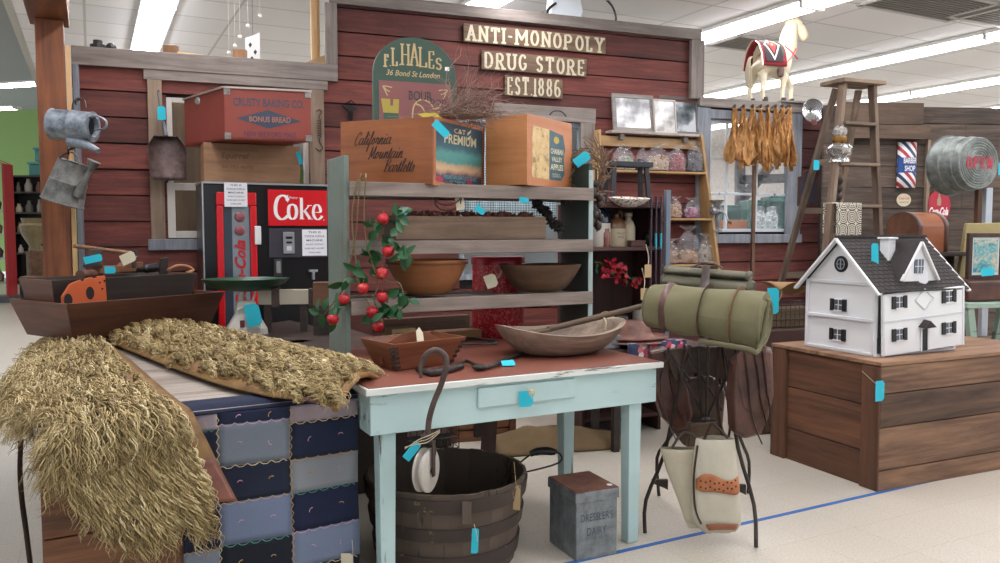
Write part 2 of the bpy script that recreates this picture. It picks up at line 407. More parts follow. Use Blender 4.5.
while z < ZHI:
    zt = min(z+pk, ZHI if z >= ZLO-.02 else 9)
    x0, x1 = (xs0, xs1) if z > ZLO-.06 else (XL, XR)
    spans = [(x0, x1)]
    for (a, c2, zb, zc) in WIN:
        if zt > zb+.01 and z < zc-.01:
            ns = []
            for s in spans:
                if c2 <= s[0] or a >= s[1]: ns.append(s)
                else:
                    if a > s[0]: ns.append((s[0], a))
                    if c2 < s[1]: ns.append((c2, s[1]))
            spans = ns
    for s in spans:
        x = s[0]
        while x < s[1]-.01:
            xe = min(s[1], x+random.uniform(1.4, 2.9))
            if s[1]-xe < .3: xe = s[1]
            j = random.uniform(-.004, .004); k = random.uniform(.010, .030); dz = random.uniform(-.004, .004)
            b.add([(x+.001, -.012+j, z+.007), (xe-.002, -.012+j+dz, z+.007+dz), (x+.001, .02, z+.007), (xe-.002, .02, z+.007),
                   (x+.001, -.004+j, zt-.002), (xe-.002, -.004+j, zt-.002-dz*.5), (x+.001, .02, zt-.002), (xe-.002, .02, zt-.002)],
                  [(0, 2, 3, 1), (4, 5, 7, 6), (0, 1, 5, 4), (2, 6, 7, 3), (0, 4, 6, 2), (1, 3, 7, 5)], random.random())
            x = xe
    z += pk
o = struct(b.build('wall_red', RED)); o.location = WALL.loc; o.rotation_euler = (0, 0, R(21)); WR = o
b = MB()       # dark sheet added behind the boards to block light through gaps, open at windows
cells = [(XL, WIN[0][0], 0, ZLO), (WIN[0][1], WIN[1][0], 0, ZLO), (WIN[1][1], WIN[2][0], 0, ZLO), (WIN[2][1], XR, 0, ZLO), (xs0, xs1, ZLO, ZHI)]
for W_ in WIN: cells += [(W_[0], W_[1], 0, W_[2]), (W_[0], W_[1], W_[3], ZLO)]
for a in cells: b.box(a[0], a[1], .022, .04, a[2], a[3])
b.build('backing', plain('#1c1614', .9), WR)
GREY = wood('#6f655f', '#a3988f', 'x', 22, .8, .85, 1.15); GREYV = wood('#6f655f', '#a3988f', 'z', 22, .8, .85, 1.15)
BLUEG = wood('#6b6f76', '#9a9ea6', 'z', 22, .8, .85, 1.12); TANV = wood('#7d6a58', '#ab9580', 'z', 22, .8)
tn = [0]
def wtrim(px0, py0, px1, py1, mat, th=.03, off=.0, z0=None, z1=None, x0=None, x1=None):
    a = list(wr(px0, py0, px1, py1, off+th))
    if z0 is not None: a[2] = z0
    if z1 is not None: a[3] = z1
    if x0 is not None: a[0] = x0
    if x1 is not None: a[1] = x1
    tn[0] += 1; b = MB(); b.box(a[0], a[1], -off-th, -off, a[2], a[3])
    o = struct(b.build('trim_%d' % tn[0], mat, bevel=.004)); o.location = WALL.loc; o.rotation_euler = (0, 0, R(21)); return o
_, zA = WALL.at(200, 59, 0)
def zat(px, py): return WALL.at(px, py, -.03)[1]
wtrim(71, 50, 338, 80, GREY, .05, .0, z0=zat(200, 70)-.02, z1=zat(200, 58)+.02)          # top of low wall, left
wtrim(143, 70, 328, 95, GREY, .03, .012, z0=zat(240, 78)-.05, z1=zat(240, 78)+.07)
wtrim(72, 62, 87, 330, BLUEG, .04, .012, z0=0, z1=zat(200, 70)-.02)
wtrim(147, 84, 166, 250, TANV, .03, .012, z0=zat(160, 250), z1=zat(240, 78)-.05)
wtrim(309, 95, 326, 250, TANV, .03, .012, z0=zat(318, 245), z1=zat(240, 78)-.05)
wtrim(148, 238, 328, 250, BLUEG, .035, .012, z0=zat(180, 250), z1=zat(180, 239))
wtrim(325, 10, 338, 80, GREYV, .04, .012, z0=zat(200, 58)+.02, z1=ZHI-.06)
wtrim(330, 0, 702, 30, GREY, .05, 0, z0=ZHI-.06, z1=ZHI+.03)
wtrim(692, 40, 704, 95, GREYV, .04, .012, z0=ZLO+.03, z1=ZHI-.06)
wtrim(700, 95, 838, 107, GREY, .06, 0, z0=ZLO-.035, z1=ZLO+.05)
wtrim(494, 104, 596, 119, GREY, .03, .014, z0=WIN[1][3], z1=WIN[1][3]+.12)
wtrim(581, 118, 594, 262, GREYV, .03, .014, z0=1.0, z1=WIN[1][3])
wtrim(698, 108, 709, 240, BLUEG, .03, .014, z0=.9, z1=ZLO-.035)
wtrim(709, 108, 790, 119, BLUEG, .028, .014, z0=WIN[2][3], z1=ZLO-.05)
wtrim(789, 108, 800, 240, BLUEG, .03, .014, z0=WIN[2][2]-.02, z1=ZLO-.035)
wtrim(700, 232, 802, 241, BLUEG, .05, .014, z0=WIN[2][2]-.10, z1=WIN[2][2]-.02)
# windows
wn = [0]
def window(W_, bars, fm, gm=None, fw=.045, y=.0):
    wn[0] += 1; b = MB(); x0, x1, z0, z1 = W_
    for a in ((x0, x0+fw, z0, z1), (x1-fw, x1, z0, z1), (x0+fw, x1-fw, z0, z0+fw), (x0+fw, x1-fw, z1-fw, z1)): b.box(a[0], a[1], y, y+.035, a[2], a[3])
    for k, p in bars:
        if k == 'v': b.box(p-.012, p+.012, y+.008, y+.03, z0+fw, z1-fw)
        else: b.box(x0+fw, x1-fw, y+.008, y+.03, p-.012, p+.012)
    o = struct(b.build('window_%d' % wn[0], fm, bevel=.003)); o.location = WALL.loc; o.rotation_euler = (0, 0, R(21))
    if gm: g = MB(); g.box(x0+fw, x1-fw, y+.017, y+.021, z0+fw, z1-fw); g.build('pane', gm, o)
    return o
xa, xb, za, zb = WIN[0]
OW = paint('#b9b3aa', '#7a7068', 'x', .38)
window((xa, xb, za, zb), [], OW, None, .035)
sx0, sx1, sz0, sz1 = wr(167, 183, 214, 238)
o = window((sx0, sx1+.5, sz0, sz1), [], OW, None, .05, -.03)
xa, xb, za, zb = WIN[1]
window((xa, xb, za, zb), [], wood('#66727a', '#a9b4b8', 'z', 20), None, .04)
xa, xb, za, zb = WIN[2]
xm = WALL.at(757, 200, 0)[0]; x3 = WALL.at(727, 200, 0)[0]
window((xa, xb, za, zb), [('v', xm), ('v', x3), ('h', zat(750, 194)), ('h', zat(720, 158))], paint('#bfc4c8', '#6d675f', 'z', .40), film('#dfe8ee', .06), .03)

# wood post and header beam at the left end of the wall
POSTM = wood('#5a2e16', '#9c5c30', 'z', 16, .6); BEAMM = wood('#5a2e16', '#9a5a2e', 'y', 16, .6)
pc = P(57, 200, 5.05); pst = Fr((pc.x, pc.y, 0), GRID)
b = MB(); b.box(-.085, .07, -.07, .11, 0, 2.64, tone=.5)
o = struct(b.build('trim_post', POSTM, bevel=.006)); o.location = pst.loc; o.rotation_euler = (0, 0, R(GRID))
b = MB(); b.box(.075, .10, -.02, .10, 0, 2.5, tone=.9)
o2 = struct(b.build('trim_stud', wood('#b08a5c', '#d8b888', 'z', 16, .6))); o2.location = pst.loc; o2.rotation_euler = (0, 0, R(GRID))
b = MB(); b.box(-.12, .10, -3.6, .14, 2.64, 2.93, tone=.5)
o = struct(b.build('trim_beam', BEAMM, bevel=.006)); o.location = pst.loc; o.rotation_euler = (0, 0, R(GRID))

# ------------------------------------------------------------------ far room behind
b = MB(); b.box(-22, -4, 26, 26.1, 0, 5.2); struct(b.build('wall_green', plain('#93b06a', .9, 0, .05)))
b = MB(); b.box(-4, 30, 19, 19.1, 0, CEIL); struct(b.build('wall_back', plain('#cfcac4', .9, 0, .05)))
# grey plank wall at the right, turned along the store grid
m = NT('grey_planks'); v = m.coord((2, 2, 26)); n1 = m.noise(v, 1, 7, .7, .5); n2 = m.noise(m.coord((1.5, 1.5, 6)), 1, 4)
c = m.ramp(n1, [(.28, '#2c241e'), (.55, '#57493f'), (.75, '#7a6b5f')]); c = m.mix(m.ramp(n2, [(.5, 0.0), (.7, .7)]), c, '#382e27')
GREYP = m.fin(m.tone(c, .7, 1.25), .8, bump=n1, bstr=.5)
GW = Fr(P(868, 230, 7.3).xy.to_3d(), 6)
GWL = GW.at(822, 200, 0)[0]; GWR = GW.at(1075, 200, 0)[0]; gtop = GW.at(920, 107, 0)[1]
b = MB(); z = 0
while z < gtop-.05:
    x = GWL
    while x < GWR:
        xe = min(GWR, x+random.uniform(1.2, 2.4)); j = random.uniform(-.006, .006); b.box(x, xe-.003, -.012+j, .02, z+.003, min(z+.19, gtop), tone=random.random()); x = xe
    z += .193
o = struct(b.build('wall_grey', GREYP)); o.location = GW.loc; o.rotation_euler = (0, 0, R(6))
b = MB(); b.box(GWL, GWR, .022, .05, 0, gtop-.02); b.build('backing', plain('#1c1614', .9), o)
x1 = GW.at(917, 105, 0)[0]
b = MB(); b.box(GWL+.1, x1, -.10, -.02, gtop-.17, gtop+.02); b.box(GWL+.1, x1+.06, -.12, -.02, gtop-.30, gtop-.18)
o = struct(b.build('trim_cap', wood('#4a382c', '#7c634e', 'x', 22))); o.location = GW.loc; o.rotation_euler = (0, 0, R(6))
x1 = GW.at(924, 160, 0)[0]
b = MB(); b.box(x1, x1+.03, -.05, -.014, .3, gtop-.3)
o = struct(b.build('trim_batten', wood('#7c6a58', '#b8a48c', 'z', 22))); o.location = GW.loc; o.rotation_euler = (0, 0, R(6))
# ------------------------------------------------------------------ blue table
_a = Zp(366, 389, .77); _b = Zp(664, 361, .77); TOLD = Fr((_a.x, _a.y, 0), math.degrees(math.atan2(_b.y-_a.y, _b.x-_a.x)))
_a = Zp(366, 389, .79); _b = Zp(664, 361, .79)
TD = math.degrees(math.atan2(_b.y-_a.y, _b.x-_a.x)); T = Fr((_a.x, _a.y, 0), TD); TL = (_b-_a).length
BLUE = paint('#a3c0c0', '#4c3c30', 'z', .41, 20, .55, c2='#b8cdca'); BLUEX = paint('#a3c0c0', '#4c3c30', 'x', .41, 20, .55, c2='#b8cdca')
TOPM = paint('#7c4738', '#4e2f26', 'x', .38, 12, .5, c2='#8a5444'); EDGEM = paint('#cfd2cc', '#4a3a30', 'x', .42, 26, .6)
t = thing('work_table', 'pale blue chipped painted table with a worn red-brown top and drawer', 'table', T.loc, TD)
TDEP = 1.0
b = MB(); b.box(0, TL, 0, TDEP, .762, .786, mi=1); b.box(.012, TL-.012, .012, TDEP-.012, .786, .790, mi=0)
b.build('tabletop', [TOPM, EDGEM], t, bevel=.004)
b = MB()
b.box(.022, TL-.022, .022, .05, .612, .762); b.box(.022, .05, .05, TDEP-.3, .612, .762); b.box(TL-.05, TL-.022, .05, TDEP-.3, .612, .762); b.box(.022, TL-.022, TDEP-.32, TDEP-.295, .612, .762)
b.build('apron', BLUEX, t, bevel=.003)
for x, y in ((.092, .072), (TL-.118, .072), (.092, .60), (TL-.118, .60)):
    b = MB(); s = .034
    vs_ = [(x+sx*s*k, y+sy*s*k, z) for z, k in ((.0, .78), (.76, 1.0)) for sx, sy in ((-1, -1), (1, -1), (1, 1), (-1, 1))]
    b.add(vs_, [(3, 2, 1, 0), (4, 5, 6, 7), (0, 1, 5, 4), (1, 2, 6, 5), (2, 3, 7, 6), (3, 0, 4, 7)]); b.build('leg', BLUE, t, bevel=.003)
dx0, _ = T.at(476, 390, .03); dx1, _ = T.at(573, 390, .03)
b = MB(); b.box(dx0, dx1, .010, .04, .672, .750); dr = b.build('drawer', BLUEX, t, bevel=.004)
b = MB(); xm = T.at(527, 385, .02)[0]; b.lathe([(1e-5, .035), (.014, .030), (.016, .02), (.007, .012), (.007, 0)], 14, (xm, .010, .715), Matrix.Rotation(PI/2, 4, 'X')); b.build('knob', plain('#b8a98c', .5), dr, smooth=40)
pw = T.w(xm, -.025, .7); price_tag(t, 526, 399, pw.y, .055, .062, 3, tie=(527, 387))

# ------------------------------------------------------------------ slatted rack standing on the table
RK = Fr(TOLD.w(.125, .60, 0), TOLD.deg); RD0 = RK.deg
RW = 1.236; RD = .27
GPAINT = paint('#5f6d62', '#6d5b4a', 'z', .44, 16, .7, c2='#75827a'); DGREEN = paint('#2e3a34', '#1f2421', 'z', .3, 12, .7)
SLAT = wood('#75685f', '#a4968b', 'x', 24, .8, .85, 1.12)
t = thing('slatted_shelf', 'weathered wooden slatted rack with green end boards standing on the blue table', 'shelf', RK.loc, RD0)
b = MB(); b.box(-.024, 0, 0, RD, .792, 1.672); b.build('end_board', [GPAINT], t, bevel=.004, label='grey-green worn end board')
b = MB(); b.box(RW, RW+.024, 0, RD, .792, 1.685); b.box(RW-.001, RW+.026, -.006, 0, .792, 1.65, mi=1); b.build('end_board', [DGREEN, paint('#9fb0ae', '#6d5b4a', 'z', .4)], t, bevel=.003, label='dark green end board with a pale edge')
SZ = (1.560, 1.303, 1.040)
for z in SZ:
    b = MB(); b.box(-.004, RW+.016, -.024, -.002, z-.062, z, tone=.6); b.build('rail', SLAT, t, bevel=.003)
    b = MB(); b.box(0, RW, 0, .13, z-.030, z-.012); b.box(0, RW, .135, RD-.01, z-.030, z-.012); b.build('shelf_board', SLAT, t, bevel=.002)
    b = MB(); b.box(-.004, RW+.016, RD+.001, RD+.02, z-.062, z); b.build('rail', SLAT, t, bevel=.003)
def rk(px, py, yl): x, z = RK.at(px, py, yl); return x, z

# ------------------------------------------------------------------ long plank bench (left) with quilt and chaps
_a = Zp(38, 428, .74); _b = Zp(357, 394, .74)
BD = math.degrees(math.atan2(_b.y-_a.y, _b.x-_a.x)); B = Fr((_a.x, _a.y, 0), BD); BL = (_b-_a).length; BDEP = 2.15
BRN = wood('#55321e', '#94633f', 'x', 18, .6, .7, 1.25, '#422818'); BRNV = wood('#4a2a18', '#85553a', 'z', 18, .6, .7, 1.2)
OLDTOP = wood('#6c625a', '#b3a79a', 'x', 20, .75, .8, 1.15, '#57493f')
t = thing('plank_chest', 'long brown plank chest with a greyed top under the woolly chaps', 'chest', B.loc, BD)
b = MB(); y = 0
for i, wd in enumerate((.30, .27, .31, .29, .27, .26, .25, .20)):
    b.box(-.012, BL+.006, y-.012 if i == 0 else y, y+wd-.004, .715, .742); y += wd
b.build('top', OLDTOP, t, bevel=.004)
b = MB()
for z0, z1 in ((.02, .20), (.205, .38), (.385, .56), (.565, .713)): b.box(0, BL, 0, .02, z0, z1)
b.build('front_panel', BRN, t, bevel=.003)
for x in (0, BL-.02):
    b = MB()
    for z0, z1 in ((.02, .24), (.245, .48), (.485, .713)): b.box(x, x+.02, .021, BDEP-.021, z0, z1)
    b.build('side_panel', wood('#4a2a18', '#85553a', 'y', 18, .6, .7, 1.25), t)
b = MB(); b.box(0, BL, BDEP-.02, BDEP, .02, .713); b.build('back_panel', BRN, t)
# quilt hanging over the front
CELLS = [['#8d7f86', '#1d2540', '#8a7a80', '#1b2440'], ['#1b2238', '#5a6470', '#1c2440', '#5d6470'], ['#5d6272', '#1b2338', '#70747a', '#1d2338'], ['#1a2138', '#51607e', '#1a2240', '#55617d'], ['#5a6472', '#171c28', '#5c6a86', '#171c28'], ['#1b2238', '#5a6470', '#14182a', '#5d6470'], ['#5d6272', '#1b2338', '#70747a', '#1d2338']]
qmats = []
def qmat(cx):
    m = NT('wool_patch'); v = m.coord((260, 1, 260)); n1 = m.noise(v, 1, 3, .7); n2 = m.noise(m.coord(), 14, 3); wv = m.noise(m.coord((40, 1, 600)), 1, 2)
    c = m.mix(m.math('MULTIPLY', n1, .5), cx, '#8d8f92', 'SCREEN') if cx[1] > '3' else m.mix(m.math('MULTIPLY', n2, .4), cx, '#000000')
    return m.fin(c, .95, bump=n1, bstr=.4)
qd = {}
t = tag_q = thing('patchwork_quilt', 'navy and grey wool patchwork quilt hanging down the chest front', 'quilt', B.loc, BD)
qx0 = B.at(186, 420, 0)[0]; qx1 = BL-.004
xq = [qx0-.20, qx0+.175, qx0+.175, 0]
xs_ = [qx0-.02, B.at(218, 450, -.02)[0], B.at(290, 450, -.02)[0], qx1]
zb_ = [.752]
zq = [.725, .662, .535, .413, .288, .165, .045]
def zcol(x, ys): return [.728]+[B.at(x, y, -.03)[1] for y in ys]
ZQ = [zcol(205, (432, 474, 510, 552, 592, 632)), zcol(255, (422, 464, 499, 541, 580, 620)), zcol(325, (419, 456, 489, 526, 562, 600))]
_, zz = B.at(325, 424, -.02)
def qsurf(x, z):
    y = -.020 - .007*math.sin(x*9+1) - .006*math.sin(z*14+x*5) - .010*max(0, .5-z)
    return V((x, y, z))
def zskew(x, col): return -.0+(.013 if col == 1 else 0)
b = MB(); mats = []
for c_ in range(3):
    for r_ in range(6):
        cx = CELLS[r_][c_]
        if cx not in qd: qd[cx] = len(mats); mats.append(qmat(cx))
        off = (0, .02, -.02)[c_]
        za, zb = ZQ[c_][r_], ZQ[c_][r_+1]
        b.grid(lambda u, v, x0=xs_[c_], x1=xs_[c_+1], za=za, zb=zb: qsurf(x0+(x1-x0)*u, za+(zb-za)*v), 8, 6, mi=qd[cx])
# fold onto the top and side return
b.grid(lambda u, v: V((xs_[0]+(qx1-xs_[0])*u, -.020+.14*v if v > 0 else -.02, .728+.020*min(1, v*4))), 12, 6, mi=qd[CELLS[0][1]])
b.build('patches', mats, t, smooth=180, solid=-.006)
def stitch(pts, mat, name='stitching'):
    b = MB(); out = []
    for i in range(len(pts)-1):
        a, c2 = pts[i], pts[i+1]; n = max(2, int((c2-a).length/.012))
        d = (c2-a).normalized(); s = V((-d.z, 0, d.x))
        for k in range(n):
            p = a+(c2-a)*k/n; out.append(p+s*(.0045 if k % 2 else -.0045)+V((0, -.0075, 0)))
    b.tube(out, .0014, 4); return b.build(name, mat, t)
th = [plain(c, .8, 0, 0) for c in ('#b9924e', '#4f8a78', '#b892a4', '#c9b48a')]
for i in (1, 2): stitch([qsurf(xs_[i], .72-.03*k) for k in range(23)], th[i % 2 * 3])
for c_ in range(3):
    for r_ in range(1, 6):
        zr = ZQ[c_][r_]; stitch([qsurf(xs_[c_]+(xs_[c_+1]-xs_[c_])*k/6, zr) for k in range(7)], th[(r_+c_) % 4])
b = MB()
for c_ in range(3):
    for r_ in range(6):
        for f in (.28, .72):
            x = xs_[c_]+(xs_[c_+1]-xs_[c_])*f; z = (ZQ[c_][r_]+ZQ[c_][r_+1])/2; p = qsurf(x, z)+V((0, -.009, 0)); a = random.uniform(0, 3)
            b.tube([p+V((.010*math.cos(a+q), -.003*(1-abs(q-.7)), .012*math.sin(a+q))) for q in (0, .5, 1, 1.5, 2)], .0016, 4, mi=random.randrange(2))
b.build('tie_thread', [plain('#b98aa0', .8, 0, 0), plain('#b58b50', .8, 0, 0)], t, stuff=True)
pq = B.w(BL-.05, -.045, .05); price_tag(t, 347, 560, pq.y, .045, .05, 0, CREAM, tie=(352, 540))
# hanging strap at the left corner
b = MB(); pts = [P(x, y, 2.42) for x, y in ((21, 440), (20, 470), (22, 500), (26, 530), (31, 570), (33, 590))]
b.tube(spl(pts, 4), .014, 8, flat=.25); o = b.build('leather_strap', leather('#1d1512', '#3a2a20'), None, smooth=50)
tag(o, 'dark narrow leather strap hanging at the left edge beside the plank chest', 'strap')

# ------------------------------------------------------------------ woolly chaps
CLE = leather('#6a4a24', '#96733e', .6); CLR = leather('#4e2b20', '#7c4a38', .4)
m = NT('mohair'); c = m.n('ShaderNodeAttribute', attribute_name='tone')
MOH = m.fin(m.ramp(c.outputs['Fac'], [(0, '#6e5a38'), (.35, '#9c8656'), (.7, '#bda878'), (1, '#dccda2')]), .55)
BI = B.M
def bw(px, py, z=.75): q = Zp(px, py, z); return q
def lerp(a, b, t): return a+(b-a)*t
def poly_at(pts, t):
    n = len(pts)-1; x = t*n; i = min(int(x), n-1); return lerp(pts[i], pts[i+1], x-i)
def chap_surface(L, Rr):            # left and right edges as world points -> surface(u across, v along)
    Ls, Rs = spl(L, 8), spl(Rr, 8)
    def f(u, v):
        a, c2 = poly_at(Ls, v), poly_at(Rs, v); p = lerp(a, c2, u); p = p+V((0, 0, .018*math.sin(PI*u)))
        return p
    return f
def normal(f, u, v):
    e = .01; a = f(min(1, u+e), v)-f(max(0, u-e), v); c2 = f(u, min(1, v+e))-f(u, max(0, v-e)); n = c2.cross(a)
    if n.length < 1e-9: return V((0, 0, 1))
    n.normalize(); return n
def fleece(f, n, u0, u1, v0, v1, flow, length, rad, sag, seed, up=1.0, keep=None):
    rnd = random.Random(seed); b = MB()
    clumps = [(rnd.uniform(u0, u1), rnd.uniform(v0, v1), rnd.uniform(-1, 1), rnd.uniform(-.6, .6), rnd.random()) for _ in range(n//9)]; clumps.sort(key=lambda c_: -c_[1])
    K = 16
    for cu, cv, ca, cb, ct in clumps:
        for s in range(9):
            u = min(u1, max(u0, cu+rnd.gauss(0, .014))); v = min(v1, max(v0, cv+rnd.gauss(0, .005)))
            if keep and not keep(u, v): continue
            p = f(u, v); nn = normal(f, u, v)
            if nn.z < 0 and abs(nn.z) > .3: nn = -nn
            if nn.y > 0 and abs(nn.z) <= .3: nn = -nn
            fl = flow(u, v); side = nn.cross(fl).normalized()
            fl = (fl + side*(ca*.38+rnd.gauss(0, .05)) ).normalized()
            L = length(u, v)*rnd.uniform(.7, 1.15); amp = .0095+cb*.003; ph = ct*6+rnd.gauss(0, .22); wl = 3.1+cb*.4+rnd.gauss(0, .1)
            pts = []; q = p.copy(); h = rnd.uniform(.6, 1.2)*up
            for k in range(K):
                tt = k/(K-1); d = (nn*h*max(0, 1-tt*2.4) + fl*(.35+tt) + V((0, 0, -1))*sag(u, v)*tt).normalized()
                q = q+d*(L/K); pts.append(q+side*amp*math.sin(ph+tt*2*PI*wl)*min(1, tt*2.5)+nn*amp*.8*math.cos(ph+tt*2*PI*wl))
            # keep resting locks above the chest top
            fixed = []
            for w_ in pts:
                lo = B.I @ w_
                if -.01 < lo.x < BL+.02 and -.012 < lo.y < BDEP and lo.z < .750: w_ = V((w_.x, w_.y, .750+rnd.uniform(0, .006)))
                elif -.012 >= lo.y > -.08 and lo.z < .70 and lo.y > -.034: w_ = B.M @ V((lo.x, -.036-rnd.uniform(0, .01), lo.z))
                fixed.append(w_)
            b.tube(fixed, [rad*(1-.75*(k/(K-1))**2) for k in range(K)], 3, tone=min(1, max(0, .12+ct*.7+rnd.gauss(0, .12))))
    return b
t = thing('woolly_chaps', 'blonde curly mohair chaps with leather edges draped over the plank chest', 'chaps', B.w(.3, .6, .745), BD)
# hanging leg
fy = -.05
def Bp(px, py, yl): x, z = B.at(px, py, yl); return B.w(x, yl, z)
Le = [bw(62, 336), bw(38, 360), bw(28, 388), bw(30, 412), B.w(.10, -.045, .735), Bp(72, 450, -.10), Bp(112, 490, -.13), Bp(150, 522, -.15)]
Re = [bw(104, 340), bw(131, 362), bw(156, 384), bw(180, 404), B.w(B.at(190, 412, 0)[0], -.04, .742), Bp(206, 440, -.09), Bp(222, 472, -.12), Bp(237, 501, -.14)]
f1 = chap_surface(Le, Re)
b = MB(); b.grid(f1, 14, 50); b.build('leather_leg', CLE, t, smooth=180, world=True, solid=.008, label='tan leather backing of the hanging leg')
b = MB(); b.grid(lambda u, v: f1(.30+.70*u, .80+.20*v)+V((0, -.006, .004)), 10, 8); b.build('leather_cuff', CLR, t, smooth=180, world=True, solid=.006, label='red-brown leather hem')
def flow1(u, v):
    e = .02; d = f1(u, min(1, v+e))-f1(u, max(0, v-e)); d.normalize(); a = f1(min(1, u+e), v)-f1(max(0, u-e), v); a.normalize()
    return (d*1.0 - a*(.55 if u < .35 else .22)).normalized()
b = fleece(f1, 7200, -.02, .86, .0, .93, flow1, lambda u, v: (.17 if v < .5 else .21)*(1 if u < .6 else 1-.9*(u-.6)), .0027, lambda u, v: .35 if v < .45 else 1.3, 3, keep=lambda u, v: u < .88-.95*max(0, v-.74))
bb = fleece(f1, 1500, -.03, .10, .0, .75, lambda u, v: (f1(0, v)-f1(1, v)).normalized(), lambda u, v: .17, .0022, lambda u, v: 1.6, 5)
o_ = len(b.v); b.v += bb.v; b.f += [[i+o_ for i in q] for q in bb.f]; b.mi += bb.mi; b.tn += bb.tn
b.build('fleece', MOH, t, smooth=180, world=True, stuff=True, label='long curly blonde fleece of the hanging leg')
# resting leg
Le = [bw(100, 341), bw(150, 362), bw(210, 385), bw(262, 399), bw(300, 404), bw(335, 412, .745)]
Re = [bw(112, 322), bw(180, 327), bw(240, 342), bw(300, 358), bw(345, 370), bw(378, 381, .775)]
f2_ = chap_surface(Le, Re)
def f2(u, v): return f2_(u, v)+V((0, 0, .012+.045*math.sin(PI*min(1, u*1.0))*(1 if v > .05 else v*20)))
b = MB(); b.grid(f2, 12, 40); b.build('leather_leg', CLE, t, smooth=180, world=True, solid=.008, label='tan leather backing of the resting leg')
b = MB(); b.grid(lambda u, v: f2(-.02+.45*u, .80+.15*v)+V((0, 0, .006)), 8, 8); b.build('leather_cuff', CLR, t, smooth=180, world=True, solid=.006)
# rolled end of the leg
pe = [f2(u, 1.0) for u in (0, .25, .5, .75, 1)]
b = MB(); b.tube([p+V((0, 0, -.004)) for p in pe], .012, 8); b.build('hem_roll', CLE, t, smooth=60, world=True)
def flow2(u, v):
    e = .02; d = f2(u, min(1, v+e))-f2(u, max(0, v-e)); d.normalize(); a = f2(min(1, u+e), v)-f2(max(0, u-e), v); a.normalize()
    return (d*.8 - a*.45).normalized()
b = fleece(f2, 6600, .07, 1.0, .0, .93, flow2, lambda u, v: .155, .0026, lambda u, v: .35, 11)
b.build('fleece', MOH, t, smooth=180, world=True, stuff=True, label='long curly blonde fleece of the resting leg')

# dark hide sheet with a tag behind the resting leg
t = thing('leather_sheet', 'dark brown stiff leather sheet with a cream tag behind the resting chap leg', 'leather sheet', B.w(BL*.8, 1.0, .745), BD)
qd_ = [bw(236, 330), bw(262, 350), bw(318, 368), bw(362, 372), bw(338, 334), bw(290, 322)]
b = MB(); k = len(qd_); b.add([q+V((0, 0, .012)) for q in qd_]+[q+V((0, 0, .001)) for q in qd_], [tuple(range(k)), tuple(range(2*k-1, k-1, -1))]+[(i, k+i, k+(i+1) % k, (i+1) % k) for i in range(k)])
b.build('sheet', leather('#2e2420', '#4a3c34', .5), t, world=True)
q = Zp(300, 341, .762); M = Matrix.Translation(q) @ Matrix.Rotation(R(-25), 4, 'Z')
b = MB(); b.prism([(-.045, -.05), (.045, -.05), (.045, .035), (.03, .05), (-.03, .05), (-.045, .035)], .0015, M); b.build('price_tag', CREAM, t, world=True, label='cream paper price tag')

# ------------------------------------------------------------------ metal dairy box
near = Zp(576, 562, 0); rgt = Zp(619, 553, 0); DB = math.degrees(math.atan2(rgt.y-near.y, rgt.x-near.x))
DX = Fr((near.x, near.y, 0), GRID-3)
wx = .195; wy = .235; hz = .288
GALV = metalm('#6e7478', '#969ca0', .5, .65); RUSTY = metalm('#4e2f22', '#7a5244', .6, .3)
t = thing('dairy_box', 'galvanised metal milk box with a rusty lid below the blue table', 'milk box', DX.loc, GRID-3)
b = MB(); b.box(0, wx, 0, wy, 0, hz-.03); b.build('body', GALV, t, bevel=.004)
b = MB(); b.box(-.006, wx+.006, -.006, wy+.006, hz-.045, hz-.004, mi=0); b.box(-.004, wx+.004, -.004, wy+.004, hz-.004, hz, mi=1); b.build('lid', [GALV, RUSTY], t, bevel=.003)
b = MB(); M = face(0, -.0005, 0)
b.text("DRESSLER'S", M, (.02, .175, .160, .193)); b.text('DAIRY', M, (.05, .142, .100, .133)); b.build('lettering', plain('#4b5560', .7, 0, .05), t)
b = MB(); p = DX.w(wx-.02, .03, hz+.001); b.lathe([(.012, 0), (.012, .001)], 14, p); b.build('sticker', plain('#dfe2e2', .6, 0, 0), t, world=True)

# ------------------------------------------------------------------ bushel basket
c0 = V((-.225, 3.28, 0)); rt, rb, hh = .335, .285, .352
OLDW = paint('#4e4238', '#30271f', 'z', .42, 20, .8, c2='#5e5045'); BAND = paint('#463830', '#8a7a58', None, .40, 30, .8, c2='#3b312c')
t = thing('wooden_bucket', 'large dark wooden half-bushel tub with bands standing under the blue table', 'tub', c0, 0)
b = MB(); N = 34
for i in range(N):
    a0, a1 = 2*PI*(i+.003)/N, 2*PI*(i+.997)/N; vs_ = []
    for z, r in ((.0, rb), (hh+random.uniform(-.003, .003), rt)):
        for rr in (r, r-.012):
            for a in (a0, a1): vs_.append((rr*math.cos(a), rr*math.sin(a), z))
    b.add(vs_, [(0, 1, 5, 4), (2, 6, 7, 3), (0, 4, 6, 2), (1, 3, 7, 5), (4, 5, 7, 6), (0, 2, 3, 1)])
b.build('staves', OLDW, t)
b = MB(); b.lathe([(1e-5, .015), (rb-.012, .015), (rb-.012, 0), (1e-5, 0)], 34); b.build('bottom', OLDW, t)
for z, w_ in ((.305, .055), (.19, .05), (.07, .06)):
    b = MB(); r0 = rb+(rt-rb)*(z-w_/2)/hh; r1 = rb+(rt-rb)*(z+w_/2)/hh
    b.lathe([(r0+.001, z-w_/2), (r0+.009, z-w_/2), (r1+.009, z+w_/2), (r1+.001, z+w_/2), (r0+.001, z-w_/2)], 48); b.build('band', BAND, t, smooth=40)
b = MB(); b.bar((0.10, -rt-.006, .335), (.10, -rt-.012, .25), .035, .014); b.build('batten', OLDW, t, bevel=.003)
b = MB(); a = R(35); p = V((rt*math.cos(a), rt*math.sin(a), .32))
